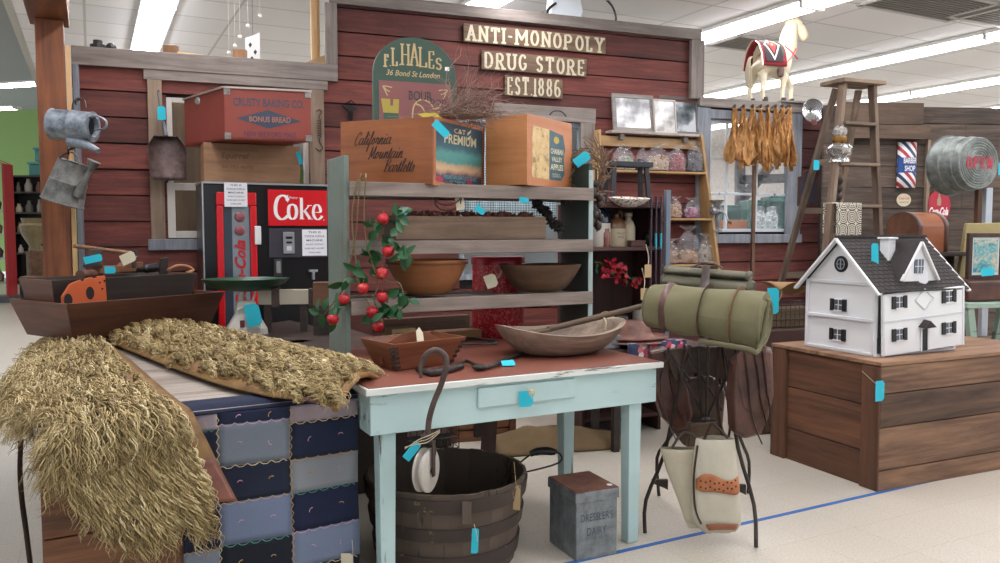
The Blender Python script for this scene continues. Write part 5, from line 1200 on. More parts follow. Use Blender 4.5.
t = thing('watering_can', 'dull grey watering can with a round handle hanging below the other one', 'watering can', P(68, 185, Y2), 0)
a0, a1 = P(62, 203, Y2), P(74, 163, Y2); ax = (a1-a0).normalized(); Mx = Matrix((V((0, -1, 0)).cross(ax), V((0, -1, 0)), ax)).transposed().to_4x4(); Mx.translation = a0; ln = (a1-a0).length
b = MB(); b.lathe([(1e-5, 0), (.125, 0), (.128, .005), (.122, .015), (.108, ln*.5), (.111, ln*.52), (.107, ln*.54), (.092, ln), (.094, ln+.004), (.085, ln), (.10, ln*.5), (.115, .02), (1e-5, .02)], 32, (0, 0, 0), Mx, ey=.8); b.build('body', ZINC2, t, smooth=50, world=True)
b = MB(); b.tube(spl([P(60, 170, Y2), P(60, 158, Y2), P(69, 152, Y2), P(77, 156, Y2), P(80, 168, Y2)], 5), .009, 8, flat=.5); b.build('handle', ZINC2, t, smooth=50, world=True)
b = MB(); b.tube([P(78, 196, Y2-.06), P(84, 182, Y2-.07), P(92, 168, Y2-.08)], [.030, .020, .014], 12); b.build('spout', ZINC2, t, smooth=50, world=True)
b = MB(); b.tube([P(90, 170, Y2-.08), P(94, 161, Y2-.08)], [.016, .040], 16); b.build('rose', ZINC2, t, smooth=50, world=True); hook(69, 151, Y2-.0, t)
Y3 = WALL.w(WALL.at(168, 150, -.19)[0], -.19, 0).y
t = thing('feed_scoop', 'brown rusty metal scoop with turquoise tag hanging on the window trim', 'scoop', P(168, 150, Y3), 21)
SCM = metalm('#4a3c38', '#7c6a66', .5, .5)
a1 = P(166, 136, Y3); a0 = P(169.5, 180, Y3); ax = (a0-a1); ln = ax.length; ax.normalize(); side = V((1, .38, 0)).normalized(); fr = ax.cross(side)
b = MB(); b.grid(lambda u, v: a1+ax*(ln*v)+side*(.124*math.sin((u-.5)*PI)*min(1, .62+1.6*v)*(1-.10*v*v))-fr*(-.09*math.cos((u-.5)*PI)*(1-.3*v))*(-1 if fr.y < 0 else 1), 16, 10); b.build('blade', SCM, t, smooth=180, world=True, solid=.003)
b = MB(); b.grid(lambda u, v: a1+ax*(.002)+side*(.124*.62*math.sin((u-.5)*PI)*(1-v))-fr*(-.09*math.cos((u-.5)*PI)*(1-v))*(-1 if fr.y < 0 else 1), 16, 3); b.build('back_plate', SCM, t, smooth=30, world=True, solid=.003)
b = MB(); b.tube([a1, P(163, 122, Y3+.02)], [.016, .011], 10); b.tube(spl([P(163, 122, Y3+.02), P(160, 108, Y3+.04), P(158, 93, Y3+.06), P(159, 90, Y3+.06)], 3), .006, 6); b.build('handle', plain('#6a6c72', .4, .6, .1), t, smooth=50, world=True)
price_tag(t, 161.5, 113, Y3-.02, .09, .055, 90)
def wallthing(name, label, cat, px, py, off): x, z = WALL.at(px, py, -off); return thing(name, label, cat, WALL.w(x, -off, z), 21)
t = wallthing('spring_latch', 'rusty coil spring and hook hanging on the window trim left of the sign wall', 'spring', 319, 130, .03)
b = MB(); b.tube([V((.012*math.cos(a), .012*math.sin(a)-.02, .075-a*.0028)) for a in [i*.6 for i in range(80)]], .0035, 5); b.tube(spl([V((0, -.02, .075)), V((0, -.02, .10)), V((.02, -.02, .13)), V((0, -.02, .145)), V((-.02, -.02, .13))], 4), .004, 6); b.tube(spl([V((0, -.02, -.06)), V((0, -.02, -.09)), V((.022, -.02, -.13)), V((0, -.02, -.155)), V((-.03, -.02, -.135))], 4), .004, 6); b.build('spring', IRON, t)
t = wallthing('iron_bracket', 'small black iron bracket on the red boards left of the arched sign', 'bracket', 350, 108, .0)
b = MB(); b.prism([(-.06, .02), (.05, .0), (.035, -.02), (.012, -.03), (.012, -.10), (-.01, -.10), (-.012, -.03), (-.05, 0)], .02, face(0, -.03, 0)); b.box(-.015, .015, -.03, .0, -.09, 0); b.tube([V((-.03, -.03, .03)), V((0, -.05, .05)), V((.04, -.03, .02))], .006, 6); b.build('bracket_body', plain('#1c1a1a', .5, .4, .05), t)

# ------------------------------------------------------------------ above the low wall
PINE = wood('#c09a68', '#e0c498', 'x', 14, .6); PINEV = wood('#c09a68', '#e0c498', 'z', 14, .6)
def onwall(px, py, off): x, z = WALL.at(px, py, off); return WALL.w(x, off, z)
def stick(name, label, cat, p, q, w, t_, mat, up=(0, 0, 1)): b = MB(); b.bar(p, q, w, t_, up=up); o = b.build(name, mat, bevel=.003); tag(o, label, cat); return o
xa_, _ = WALL.at(317.5, 70, .16)
t = thing('pine_stud', 'pale pine stud rising behind the low wall beside the sign wall', 'stud', WALL.w(xa_, .16, 0), 21)
b = MB(); b.box(-.04, .0, 0, .05, 1.2, CEIL-.004); b.build('post', PINEV, t); b = MB(); b.box(0, .025, .02, .09, 1.2, CEIL-.004); b.build('cleat', PINEV, t)
p0 = onwall(290, 74, .12); p1 = onwall(326, 60, .12); stick('pine_brace', 'short pine brace sloping up behind the low wall at the stud', 'brace', p0, p1, .04, .07, PINE)
p0 = onwall(176, 55, .10); p1 = onwall(236, 63, .10)
t = thing('pine_rack', 'pine cross board held between two blocks on top of the low wall', 'board', p0, 21)
b = MB(); b.bar(p0, p1, .03, .05); b.build('rail', PINE, t, world=True)
for x, y0, y1 in ((171, 46, 62), (240, 50, 72)): b = MB(); b.bar(onwall(x, y1+6, .10), onwall(x, y0, .10), .09, .05, up=(0, 1, 0)); b.build('block', wood('#6a4a30', '#a47a50', 'z', 12), t, world=True)
b = MB(); q = onwall(98, 48, .05); b.lathe([(1e-5, -.03), (.05, -.03), (.05, .02), (.03, .025), (.03, .05), (1e-5, .05)], 16, q); b.ball(q+V((.09, 0, -.0)), .035, 10); o = b.build('black_fitting', plain('#1e1c1e', .5, .2, .05)); tag(o, 'small black fitting standing on top of the low wall above the red boards', 'fitting')
t = thing('paper_ornament', 'white paper figure hanging above the low wall from the ceiling', 'ornament', onwall(253, 48, .25), 21)
q = onwall(253, 48, .25); M = plane(q, (1, .38, 0), (0, 0, 1)); b = MB(); b.prism([(-.055, -.13), (.05, -.13), (.05, .12), (-.0, .09), (-.055, .07)], .002, M, mi=0)
for x, z in ((-.02, .02), (.015, -.03), (-.01, -.08)): b.prism([(x-.012, z), (x, z-.02), (x+.014, z+.004), (x, z+.02)], .001, M @ Matrix.Translation((0, 0, .002)), mi=1)
b.tube([q+V((0, 0, .1)), V((q.x, q.y, CEIL-.004))], .0015, 4, mi=1); b.build('paper', [plain('#e0e0dd', .8, 0, 0), plain('#3a3a3a', .8, 0, 0)], t, world=True)
for i, (x, y) in enumerate(((260, 16), (248, 26), (240, 37), (235, 46), (229, 53))):
    q = onwall(x, y, .3); b = MB(); b.ball(q, .016, 10); b.tube([q, V((q.x, q.y, CEIL-.004))], .001, 4); o = b.build('hanging_bead', plain('#d8d4c8', .5, 0, 0)); tag(o, 'small white bead hanging on a thread above the low wall, %s of the five' % ('highest', 'second highest', 'middle', 'second lowest', 'lowest')[i], 'bead', 'white beads hanging above the low wall')
# spotlight on the sign wall
q = onwall(567, 8, .06); t = thing('spotlight', 'white ceiling spotlight over the sign wall with a black cable', 'spotlight', q, 21)
b = MB(); M = plane(q, (1, .38, .05), (0, 0, 1)); b.prism([(-.15, -.06), (.12, -.10), (.15, -.02), (.12, .14), (-.12, .14)], .12, M); b.build('head', plain('#dfe6ea', .4, 0, .02), t, world=True, bevel=.01)
b = MB(); b.tube(spl([onwall(548, 20, .0), onwall(548, 10, .05), onwall(556, 3, .05)], 4), .012, 6); b.build('bracket', BLK, t, world=True)
b = MB(); b.tube(spl([onwall(602, -4, .1), onwall(612, 6, .1), onwall(616, 18, .1), onwall(614, 26, .1)], 5), .009, 6); o = b.build('black_cable', BLK, smooth=50); tag(o, 'black cable looping down onto the sign wall right of the spotlight', 'cable')

# ------------------------------------------------------------------ far room at the left
t = thing('wire_rack', 'red wire display rack cut by the left edge of the photo', 'rack', P(2, 285, 15), 10)
z0_ = 0; hR = P(2, 148, 15).z
b = MB()
for x in (-.5, .17): b.box(x-.02, x+.02, -.2, .2, .1, hR-.3)
b.add([(.15, -.2, hR-.3), (.19, -.2, hR-.3), (-.5, -.2, hR), (-.5, .2, hR), (.19, .2, hR-.3), (.15, .2, hR-.3)], [(0, 1, 2), (3, 4, 5)]); b.build('side_panel', plain('#a01c26', .4, 0, .1), t)
for z in (.35, .8, 1.25, 1.7): b = MB(); b.box(-.5, .15, -.2, .2, z, z+.03); b.build('shelf', plain('#a8a4a0', .4, .4, .1), t)
b = MB(); b.box(-.55, .22, -.25, .25, 0, .12); b.build('base', plain('#4c4c50', .4), t); t.location.z = 0
for k, (c, z) in enumerate((('#8c7c60', .39), ('#6c5a70', .84), ('#b0a890', 1.29), ('#58606c', 1.74))):
    b = MB(); b.lathe([(1e-5, 0), (.10, 0), (.12, .12), (.06, .2), (.05, .26), (1e-5, .27)], 14); o = b.build('display_jar', plain(c, .4, 0, .2), smooth=50); o.location = V((t.location.x-.05, t.location.y-.05, z)); tag(o, 'jar on the red wire rack, on the %s shelf' % ('lowest', 'second', 'third', 'top')[k], 'jar')
sh = P(26, 270, 20); hS = P(26, 176, 20).z
t = thing('display_shelf', 'dark tall display shelf against the far green wall left of the post', 'shelf', (sh.x, sh.y, 0), 5)
b = MB(); b.box(-.3, -.24, -.3, .3, 0, hS); b.build('side_panel', plain('#1c1a18', .6), t); b = MB(); b.box(1.0, 1.06, -.3, .3, 0, hS); b.build('side_panel', plain('#1c1a18', .6), t); b = MB(); b.box(-.3, 1.06, .28, .3, 0, hS); b.build('back_panel', plain('#2c2622', .7), t)
rnd = random.Random(4)
zl = [0.1, .75, 1.25, 1.75, 2.25, hS-.04]
for z in zl: b = MB(); b.box(-.24, 1.0, -.3, .28, z, z+.04); b.build('shelf_board', plain('#3a3028', .6), t)
kinds = ['#c9c2b4', '#8a6a4c', '#b8a88c', '#6c6458', '#a09484', '#7c4c3c']
for zi, z in enumerate(zl[1:5]):
    for k in range(5):
        b = MB(); h_ = rnd.uniform(.15, .34); r_ = rnd.uniform(.05, .09); b.lathe([(1e-5, 0), (r_, 0), (r_*1.1, h_*.5), (r_*.5, h_*.8), (r_*.55, h_), (1e-5, h_)], 12); o = b.build('ornament', plain(kinds[(k+zi) % 6], .5), smooth=50); o.location = Fr(t.location, 5).w(-.08+k*.24, -.05, z+.04)
        tag(o, 'small ornament on the %s shelf of the dark display shelf, %s from the left' % (('second lowest', 'middle', 'second highest', 'highest')[zi], ('first', 'second', 'third', 'fourth', 'fifth')[k]), 'ornament', 'ornaments on the far display shelf')
for k, (x, w_, z) in enumerate(((.2, .8, hS), (.35, .62, hS+.36))):
    t3 = thing('storage_bin', 'teal plastic storage bin on the far shelf, %s of the two' % ('lower', 'upper')[k], 'bin', Fr(t.location, 5).w(x, -.1, z), 5)
    b = MB(); b.box(0, w_, 0, .35, 0, .28); b.build('tub', plain('#3c8078', .4), t3, bevel=.02); b = MB(); b.box(-.03, w_+.03, -.03, .38, .28, .34); b.build('lid', plain('#4c9088', .4), t3, bevel=.01)
q = P(35, 250, 17); t = thing('garden_urn', 'brown and cream urn on a wooden stump in the far room', 'urn', (q.x, q.y, 0), 0)
b = MB(); b.lathe([(1e-5, 0), (.2, 0), (.17, .1), (.17, .85), (.22, .9), (1e-5, .9)], 16); b.build('pedestal', wood('#5c4630', '#8c7050', 'z', 6), t, smooth=50); b = MB(); b.lathe([(1e-5, .9), (.12, .9), (.1, 1.0), (.24, 1.25), (.28, 1.45), (.22, 1.5), (.25, 1.6), (1e-5, 1.6)], 18); b.build('urn', plain('#94845c', .5, 0, .3), t, smooth=50)
t = thing('leather_chair', 'brown low seat standing before the far display shelf', 'chair', P(18, 288, 15.5).xy.to_3d(), 10)
b = MB(); b.box(0, .8, 0, .6, .25, .45); b.build('seat', leather('#4c3424', '#7c5a3c'), t, bevel=.05); b = MB(); b.box(0, .8, .5, .62, .4, .95); b.build('backrest', leather('#4c3424', '#7c5a3c'), t, bevel=.05)
for x in (.05, .75):
    for y in (.05, .55): b = MB(); b.box(x-.03, x+.03, y-.03, y+.03, 0, .26); b.build('leg', TR2, t)
f1_ = [o for o in COL.objects if o.get('category') == 'ceiling light'][0]
for k, (x, y, Y) in enumerate(((-24, 108, 20), (-8, 84, 16))):
    q = P(x, y, Y); q.z = min(q.z, 5.18); dup(f1_, q, 75, 'white fluorescent strip in the far room with the green wall, %s' % ('lower and farther one', 'upper and nearer one')[k], 'far room fixtures')
# view through the left window: brown panelling of the next booth
b = MB(); b.box(.35, 1.9, .9, .93, 0, 2.4); o = struct(b.build('wall_booth', wood('#4a3a2a', '#7c6448', 'z', 8, .7))); o.location = WALL.loc+V((-3.2, -1.2, 0)); o.rotation_euler = (0, 0, R(21))

for k, (u, v_) in enumerate(((-2.4, 1.5), (-2.4, 5.0), (-4.8, 3.0), (-4.8, 8.0))): dup(f1_, G(u, v_, 5.195), GRID, 'unseen added fill strip on the high left hall ceiling, %s one from the beam' % ('nearest', 'second', 'third', 'farthest')[k], 'added left hall fill strips')  # extra strips out of view, added to brighten the floor at the left
# ------------------------------------------------------------------ plank crate with the dollhouse
n_ = Zp(878, 492, 0); CRD = 24; CRF = Fr((n_.x, n_.y, 0), CRD); CL, CW, CH = 1.35, .76, .675
CB = wood('#3f291c', '#86654c', 'x', 14, .7, .6, 1.4, '#33241b'); CBY = wood('#4a2d1e', '#84583c', 'y', 14, .7, .62, 1.25, '#38221a'); CBV = wood('#4c3022', '#85593e', 'z', 14, .7, .75, 1.2)
t = thing('plank_crate', 'large old brown plank crate on the floor carrying the white dollhouse', 'crate', CRF.loc, CRD)
b = MB()
for z0, z1, tn_ in ((.0, .105, 1.0), (.11, .33, .8), (.335, .505, .15), (.51, .652, .75)): b.box(0, CL, 0, .022, z0, z1, tone=tn_)
b.build('front_panel', CB, t, bevel=.003, label='right front side of four brown planks')
b = MB()
for z0, z1, tn_ in ((.0, .185, .2), (.19, .43, .4), (.435, .65, .3)): b.box(.012, .03, .024, CW, z0, z1, tone=tn_)
b.build('side_panel', CBY, t, bevel=.003, label='left side of three dark planks')
b = MB(); b.box(CL-.03, CL-.008, .024, CW, 0, .65); b.build('side_panel', CBY, t)
b = MB(); b.box(0, CL, CW, CW+.02, 0, .65); b.build('back_panel', CB, t)
for y0, y1 in ((.003, .115), (CW-.10, CW)): b = MB(); b.box(-.008, .012, y0, y1, 0, .65); b.build('batten', CBV, t, bevel=.003)
b = MB()
for y0, y1 in ((-.006, .20), (.205, .42), (.425, .60), (.605, CW+.02)): b.box(-.01, CL, y0, y1, .654, CH, tone=random.uniform(.5, .9))
b.build('top', wood('#6a4a34', '#a58264', 'x', 14, .7), t, bevel=.003)
price_tag(t, 880, 391, CRF.w(.0, -.012, 0).y, .062, .105, 0, tie=(862, 371), yaw=CRD)

# dollhouse
hn = Zp(875, 357, CH+.001); HF = Fr((hn.x, hn.y, CH+.002), 25); HW, HDp, HE, HPk = .66, .50, .405, .655
WH = plain('#dcdcdc', .5, 0, .03, 6); WH2 = plain('#d2d2d4', .5, 0, .03, 6); DKW = plain('#17171a', .5, 0, 0); GRYW = plain('#7c8088', .5, 0, 0)
m = NT('shingles'); br = m.n('ShaderNodeTexBrick', offset=.5); m.l(m.coord((1, 1, 1)), br.inputs['Vector'])
SHM = plain('#3c3533', .85, 0, .35, 30)
t = thing('dollhouse', 'white wooden dollhouse with dark shingle roof standing on the plank crate', 'dollhouse', HF.loc, 25); t.scale = (.95,)*3
hd = HDp/2
b = MB(); b.prism([(0, 0), (0, HE), (-hd, HPk-.0), (-HDp, HE), (-HDp, 0)], .012, plane((0, 0, 0), (0, -1, 0), (0, 0, 1))); b.build('side_wall', WH, t, label='left gable wall')
b = MB(); b.prism([(0, 0), (0, HE), (-hd, HPk), (-HDp, HE), (-HDp, 0)], .012, plane((HW, 0, 0), (0, -1, 0), (0, 0, 1))); b.build('side_wall', WH, t)
b = MB(); b.box(.012, HW-.012, HDp-.012, HDp, 0, HE); b.build('back_wall', WH, t)
b = MB(); b.box(-.01, HW+.01, -.005, HDp+.01, -.001, .012); b.build('base', WH2, t)
# moulding on the gable wall
b = MB()
for z in (.0, .19, HE-.01): b.box(-.016, -.012 if 0 else 0, .0, HDp, z, z+.018)
for y in (0, HDp-.018): b.box(-.016, 0, y, y+.018, 0, HE)
b.build('moulding', WH2, t, bevel=.002)
# swung-out front panel, a touch askew
Mp = Matrix.Translation((.022, -.02, .004)) @ Matrix.Rotation(R(-2.8), 4, 'Y') @ Matrix.Rotation(R(-2.0), 4, 'Z')
b = MB(); b.box(0, HW-.01, -.012, 0, 0, HE-.058, M=Mp); fp = b.build('front_wall', WH, t, bevel=.003, label='white front panel, slightly askew')
b = MB(); b.box(0, HW-.01, -.016, -.012, .185, .197, M=Mp)
for x in (0, HW-.024): b.box(x, x+.014, -.016, -.012, 0, HE-.060, M=Mp)
b.build('moulding', WH2, fp)
def hwin(M, x, z, w_=.052, h_=.075, par=None):
    b = MB(); b.box(x-w_/2, x+w_/2, -.004, 0, z-h_/2, z+h_/2, M=M, mi=0); b.box(x-.002, x+.002, -.006, -.004, z-h_/2, z+h_/2, M=M, mi=1); b.box(x-w_/2, x+w_/2, -.006, -.004, z-.002, z+.002, M=M, mi=1)
    b.box(x-w_/2-.004, x+w_/2+.004, -.007, 0, z+h_/2, z+h_/2+.007, M=M, mi=1); b.box(x-w_/2-.006, x+w_/2+.006, -.010, 0, z-h_/2-.008, z-h_/2, M=M, mi=1); wn_ = b.build('window', [GRYW if 0 else plain('#5a5e66', .3, 0, .2), WH], par)
    for s in (-1, 1): b = MB(); b.box(x+s*(w_/2+.019)-.014, x+s*(w_/2+.019)+.014, -.009, -.001, z-h_/2-.004, z+h_/2+.004, M=M); b.build('shutter', DKW, wn_)
MS = plane((0, 0, 0), (0, -1, 0), (0, 0, 1)); MS = Matrix.Translation((-.001, HDp, 0)) @ Matrix.Rotation(-PI/2, 4, 'Z')
hwin(MS, .24, .27, .05, .062, t); hwin(MS, .24, .095, .05, .062, t)
Mq = Mp @ Matrix.Translation((0, -.012, 0))
hwin(Mq, .125, .295, .048, .062, fp); hwin(Mq, .52, .295, .048, .062, fp); hwin(Mq, .125, .112, .048, .062, fp); hwin(Mq, .52, .112, .048, .062, fp)
b = MB(); Md = Mq @ plane((.325, -.001, .295), (1, 0, 0), (0, 0, 1))
for a, c in (((-.075, 0), (0, .06)), ((0, .06), (.075, 0)), ((.075, 0), (0, -.06)), ((0, -.06), (-.075, 0))): b.bar(Md @ V((*a, .002)), Md @ V((*c, .002)), .006, .005)
b.build('diamond_moulding', WH2, fp)
b = MB(); b.box(.30, .345, -.004, 0, .0, .125, M=Mq, mi=0); b.box(.29, .30, -.008, 0, 0, .135, M=Mq, mi=1); b.box(.345, .355, -.008, 0, 0, .135, M=Mq, mi=1); b.build('door', [DKW, WH], fp)
b = MB(); b.add([Mq @ V(q) for q in ((.275, -.045, .135), (.37, -.045, .135), (.3225, -.045, .175), (.275, 0, .14), (.37, 0, .14), (.3225, 0, .18))], [(0, 1, 2), (5, 4, 3), (0, 3, 4, 1), (1, 4, 5, 2), (2, 5, 3, 0)]); b.build('door_hood', [SHM], fp)
b = MB(); Mr_ = plane((-.005, hd, HE+.105), (0, -1, 0), (0, 0, 1)); b.prism([(.048*math.cos(a), .048*math.sin(a)) for a in [i*PI/12 for i in range(24)]], .006, Mr_, mi=0)
for a, c in (((-.03, 0), (.03, 0)), ((0, -.03), (0, .03))): b.bar(Mr_ @ V((*a, .002)), Mr_ @ V((*c, .002)), .006, .003, mi=1)
b.tube([Mr_ @ V((.026*math.cos(a), .03*math.sin(a), .002)) for a in [i*PI/10 for i in range(20)]], .003, 5, closed=True, mi=1); b.build('round_window', [DKW, plain('#9a9ea6', .4, 0, 0)], t)
# roof: individual shingle courses
ov = .055
sl = V((0, hd+ov, -(HPk-HE)*(hd+ov)/hd)); ang = sl.normalized()
def roofside(sgn):
    b = MB(); n = 15; 
    for i in range(n):
        f0, f1_ = i/n, (i+1.45)/n; f1_ = min(f1_, 1.0)
        x = -.04
        j = (i % 2)*.02
        while x < HW+.03:
            xe = min(HW+.045, x+.042+(j if x < 0 else 0)); 
            def pt(xx, f, h): return V((xx, hd-sgn*(hd+ov)*f, HPk-(HPk-HE)*(hd+ov)/hd*f+h))
            vs_ = [pt(x, f0, .012), pt(xe-.003, f0, .012), pt(xe-.003, f1_, .018), pt(x, f1_, .018), pt(x, f0, .004), pt(xe-.003, f0, .004), pt(xe-.003, f1_, .012), pt(x, f1_, .012)]
            b.add(vs_, [(0, 1, 2, 3), (7, 6, 5, 4), (3, 2, 6, 7), (0, 4, 5, 1), (1, 5, 6, 2), (0, 3, 7, 4)]); x = xe
    return b
for s in (1, -1): roofside(s).build('roof', SHM, t, label='dark shingled %s roof slope' % ('front' if s > 0 else 'back'))
b = MB(); b.bar((-.045, hd, HPk+.016), (HW+.045, hd, HPk+.016), .03, .014); b.build('ridge', SHM, t)
for x in (-.042, HW+.04):
    b = MB()
    for s in (1, -1): b.bar((x, hd, HPk+.002), (x, hd-s*(hd+ov), HPk-(HPk-HE)*(hd+ov)/hd+.002), .012, .03, up=(1, 0, 0))
    b.build('barge_board', WH, t)
# dormer
dx, dw, dy0 = .315, .30, -.012; dz0 = HE+.012; dh = .225
b = MB(); b.add([V((dx-dw/2, dy0, dz0)), V((dx+dw/2, dy0, dz0)), V((dx, dy0, dz0+dh)), V((dx-dw/2, hd*.8, dz0)), V((dx+dw/2, hd*.8, dz0)), V((dx, hd*.8, dz0+dh))], [(0, 1, 2), (5, 4, 3), (0, 3, 4, 1)]); dm = b.build('dormer', WH, t)
b = MB()
for s in (-1, 1): b.add([V((dx, dy0-.01, dz0+dh+.012)), V((dx+s*(dw/2+.008), dy0-.01, dz0+.0)), V((dx+s*(dw/2+.008), hd*.75, dz0)), V((dx, hd*.9, dz0+dh+.012)), V((dx, dy0-.01, dz0+dh)), V((dx+s*(dw/2-.004), dy0-.01, dz0)), V((dx+s*(dw/2-.004), hd*.75, dz0)), V((dx, hd*.9, dz0+dh))], [(0, 1, 2, 3), (0, 4, 5, 1), (1, 5, 6, 2)])
b.build('dormer_roof', SHM, dm)
b = MB()
for s in (-1, 1): b.bar((dx, dy0-.014, dz0+dh-.002), (dx+s*(dw/2), dy0-.014, dz0+.004), .010, .022, up=(0, 1, 0))
b.build('barge_board', WH, dm)
b = MB(); b.box(dx-.036, dx+.036, dy0-.006, dy0, dz0+.045, dz0+.125, mi=0); 
for k in (-.014, .012): b.box(dx+k, dx+k+.003, dy0-.008, dy0-.006, dz0+.045, dz0+.125, mi=1)
b.box(dx-.036, dx+.036, dy0-.008, dy0-.006, dz0+.083, dz0+.087, mi=1); b.build('dormer_window', [plain('#5a6474', .3, 0, .2), WH], dm)
b = MB(); b.box(.215, .275, hd-.14, hd-.08, HPk-.15, HPk+.0); b.box(.205, .285, hd-.15, hd-.07, HPk, HPk+.012); b.build('chimney', WH, t, bevel=.003)
price_tag(t, 875, 254, HF.w(.2, hd-.2, 0).y, .115, .038, 92); price_tag(t, 923.5, 277, HF.w(.42, -.06, 0).y, .05, .075, 3, PAPER)

# ------------------------------------------------------------------ pack stand with blanket rolls, bags and canvas bag
SF = P(704, 430, 3.52); BLKI = metalm('#2a2523', '#4a403a', .5, .5)
t = thing('folding_stand', 'dark iron folding stand holding the blanket rolls and saddle bags', 'stand', (SF.x, SF.y, 0), 0)
def floorp(px, py): q = Zp(px, py, 0); q.z = .006; return q
legs = [[floorp(645, 534), P(646, 500, 3.57), P(664, 455, 3.60), P(676, 400, 3.6), P(690, 345, 3.55)], [floorp(756, 549), P(754, 505, 3.38), P(738, 448, 3.42), P(732, 400, 3.44), P(722, 345, 3.48)],
        [floorp(659, 497), P(657, 458, 3.98), P(668, 440, 3.9), P(690, 400, 3.8), P(700, 345, 3.65)], [floorp(748, 494), P(749, 462, 3.98), P(741, 440, 3.9), P(728, 400, 3.8), P(716, 345, 3.65)]]
for k, l in enumerate(legs): b = MB(); b.tube(spl(l, 3), .0085, 8); b.build('leg', BLKI, t, smooth=50, world=True)
b = MB()
for (a, c) in (((668, 348), (706, 420)), ((742, 346), (704, 424)), ((698, 346), (702, 432)), ((708, 346), (706, 432)), ((684, 346), (722, 410)), ((690, 380), (668, 350))): b.tube([P(*a, 3.50), P(*c, 3.56)], .007, 8)
b.build('cross_rod', BLKI, t, smooth=50, world=True)
b = MB(); b.lathe([(.02, -.04), (.028, -.03), (.028, .03), (.02, .04)], 14, P(704, 425, 3.56)); b.bar(P(692, 426, 3.55), P(716, 426, 3.55), .02, .06); b.build('hub', BLKI, t, world=True)
for px, py, Y in ((664, 486, 3.85), (742, 491, 3.85)): b = MB(); M = plane(P(px, py, Y), (1, 0, 0), (0, 0, 1)); b.prism([(-.06, .03), (.02, .03), (.02, -.02), (.0, -.01), (-.05, .01)], .02, M); b.build('foot_bracket', BLKI, t, world=True)
DLE = leather('#2c211d', '#4c3830', .45); BLE = leather('#3c2620', '#6a463a', .42)
for (pts, w_) in ((((719, 346), (717, 380), (718, 410), (722, 436)), .055), (((735, 348), (737, 380), (733, 410), (728, 440)), .035), (((690, 346), (682, 370), (684, 410), (690, 440)), .035), (((672, 350), (660, 380), (668, 420), (676, 440)), .03)):
    b = MB(); q = spl([P(x, y, 3.46) for x, y in pts], 4); b.tube(q, w_/2, 8, flat=.14); b.build('strap', DLE, t, smooth=60, world=True)
b = MB()
for out, Y in (([(676, 398), (690, 378), (712, 376), (726, 392), (722, 440), (706, 450), (684, 446), (672, 430)], 3.66), ([(664, 350), (700, 346), (738, 348), (734, 384), (700, 372), (676, 384)], 3.60)):
    b.prism([(0, 0)], .01, Matrix()) if 0 else None
    pts = [P(x, y, Y) for x, y in out]; k = len(pts); b.add(pts+[p+V((0, .03, 0)) for p in pts], [tuple(range(k)), tuple(range(2*k-1, k-1, -1))]+[(i, k+i, k+(i+1) % k, (i+1) % k) for i in range(k)])
b.build('saddle_pad', leather('#2e211b', '#57402f', .5), t, world=True, bevel=.01)
b = MB(); pts = [P(x, y, 3.52) for x, y in ((690, 424), (722, 422), (728, 446), (712, 452), (688, 450))]; k = 5; b.add(pts+[p+V((0, .05, 0)) for p in pts], [tuple(range(k)), tuple(range(2*k-1, k-1, -1))]+[(i, k+i, k+(i+1) % k, (i+1) % k) for i in range(k)]); b.build('leather_wrap', leather('#4c3a2a', '#77604a', .6), t, world=True, bevel=.006)
rnd = random.Random(8)
# old wheel-like coil of leather straps hanging inside
b = MB()
for k in range(7):
    c = P(690+rnd.uniform(-9, 22), 392+rnd.uniform(-18, 16), 3.75); a0 = rnd.uniform(0, 6); rr = rnd.uniform(.06, .13)
    b.tube([c+V((rr*math.cos(a0+i*.4), .03*math.sin(i), rr*1.1*math.sin(a0+i*.4))) for i in range(14)], .012, 8, flat=.3)
b.build('coiled_strap', DLE, t, smooth=60, world=True)
# blanket roll
OLV = cloth('#57533a', '#7c775a', 500, .95, 6); OLV2 = cloth('#4c4a3c', '#6a6656', 500, .95, 6)
def blanket(pa, pb, ra, rb, mat, name, label, seed, sq=.9, fl=0.0):
    pa, pb = V(pa), V(pb); ax = (pb-pa).normalized(); s = ax.cross(V((0, 0, 1))).normalized(); u_ = s.cross(ax)
    tt = thing(name, label, 'blanket', pa, 0); b = MB()
    def f(u, v):
        a = u*2*PI; r_ = lerp(ra, rb, v); q = lerp(pa, pb, v); n1 = noise.noise(V((math.cos(a)*1.5, math.sin(a)*1.5, v*5+seed)))*.10
        return q + s*math.cos(a)*r_*(1+n1) + u_*math.sin(a)*r_*sq*(1+n1+fl*math.cos(a))
    b.grid(f, 40, 30); 
    b.build('roll', mat, tt, smooth=180, world=True)
    for e in (0, 1):
        b = MB(); c = lerp(pa, pb, e); r_ = (ra, rb)[e]; pts = []
        for i in range(60):
            a = i/60*2*PI*3.2; k = .15+.83*i/60; pts.append(c+s*math.cos(a)*r_*k+u_*math.sin(a)*r_*sq*k+ax*(.004 if e else -.004))
        b.tube(pts, .009, 6); b.add([f(i/40, e) for i in range(40)], [tuple(range(40)) if e else tuple(range(39, -1, -1))]); b.build('roll_end', mat, tt, smooth=60, world=True)
    return tt, f
A0, A1 = P(652, 307, 3.62), P(764, 321, 3.36)
tt, f = blanket(A0+V((0, 0, .008)), A1, .103, .128, OLV, 'blanket_roll', 'thick olive green blanket roll strapped on the stand, lower one', 1.3, .95)
for v, m_ in ((.17, BLE), (.50, BLE), (.77, leather('#6a4630', '#8c6244', .5))):
    b = MB(); b.tube([lerp(f(i/28, v), lerp(A0, A1, v), -.045) for i in range(28)], .014, 6, closed=True, flat=.22); b.build('strap', m_, tt, smooth=60, world=True)
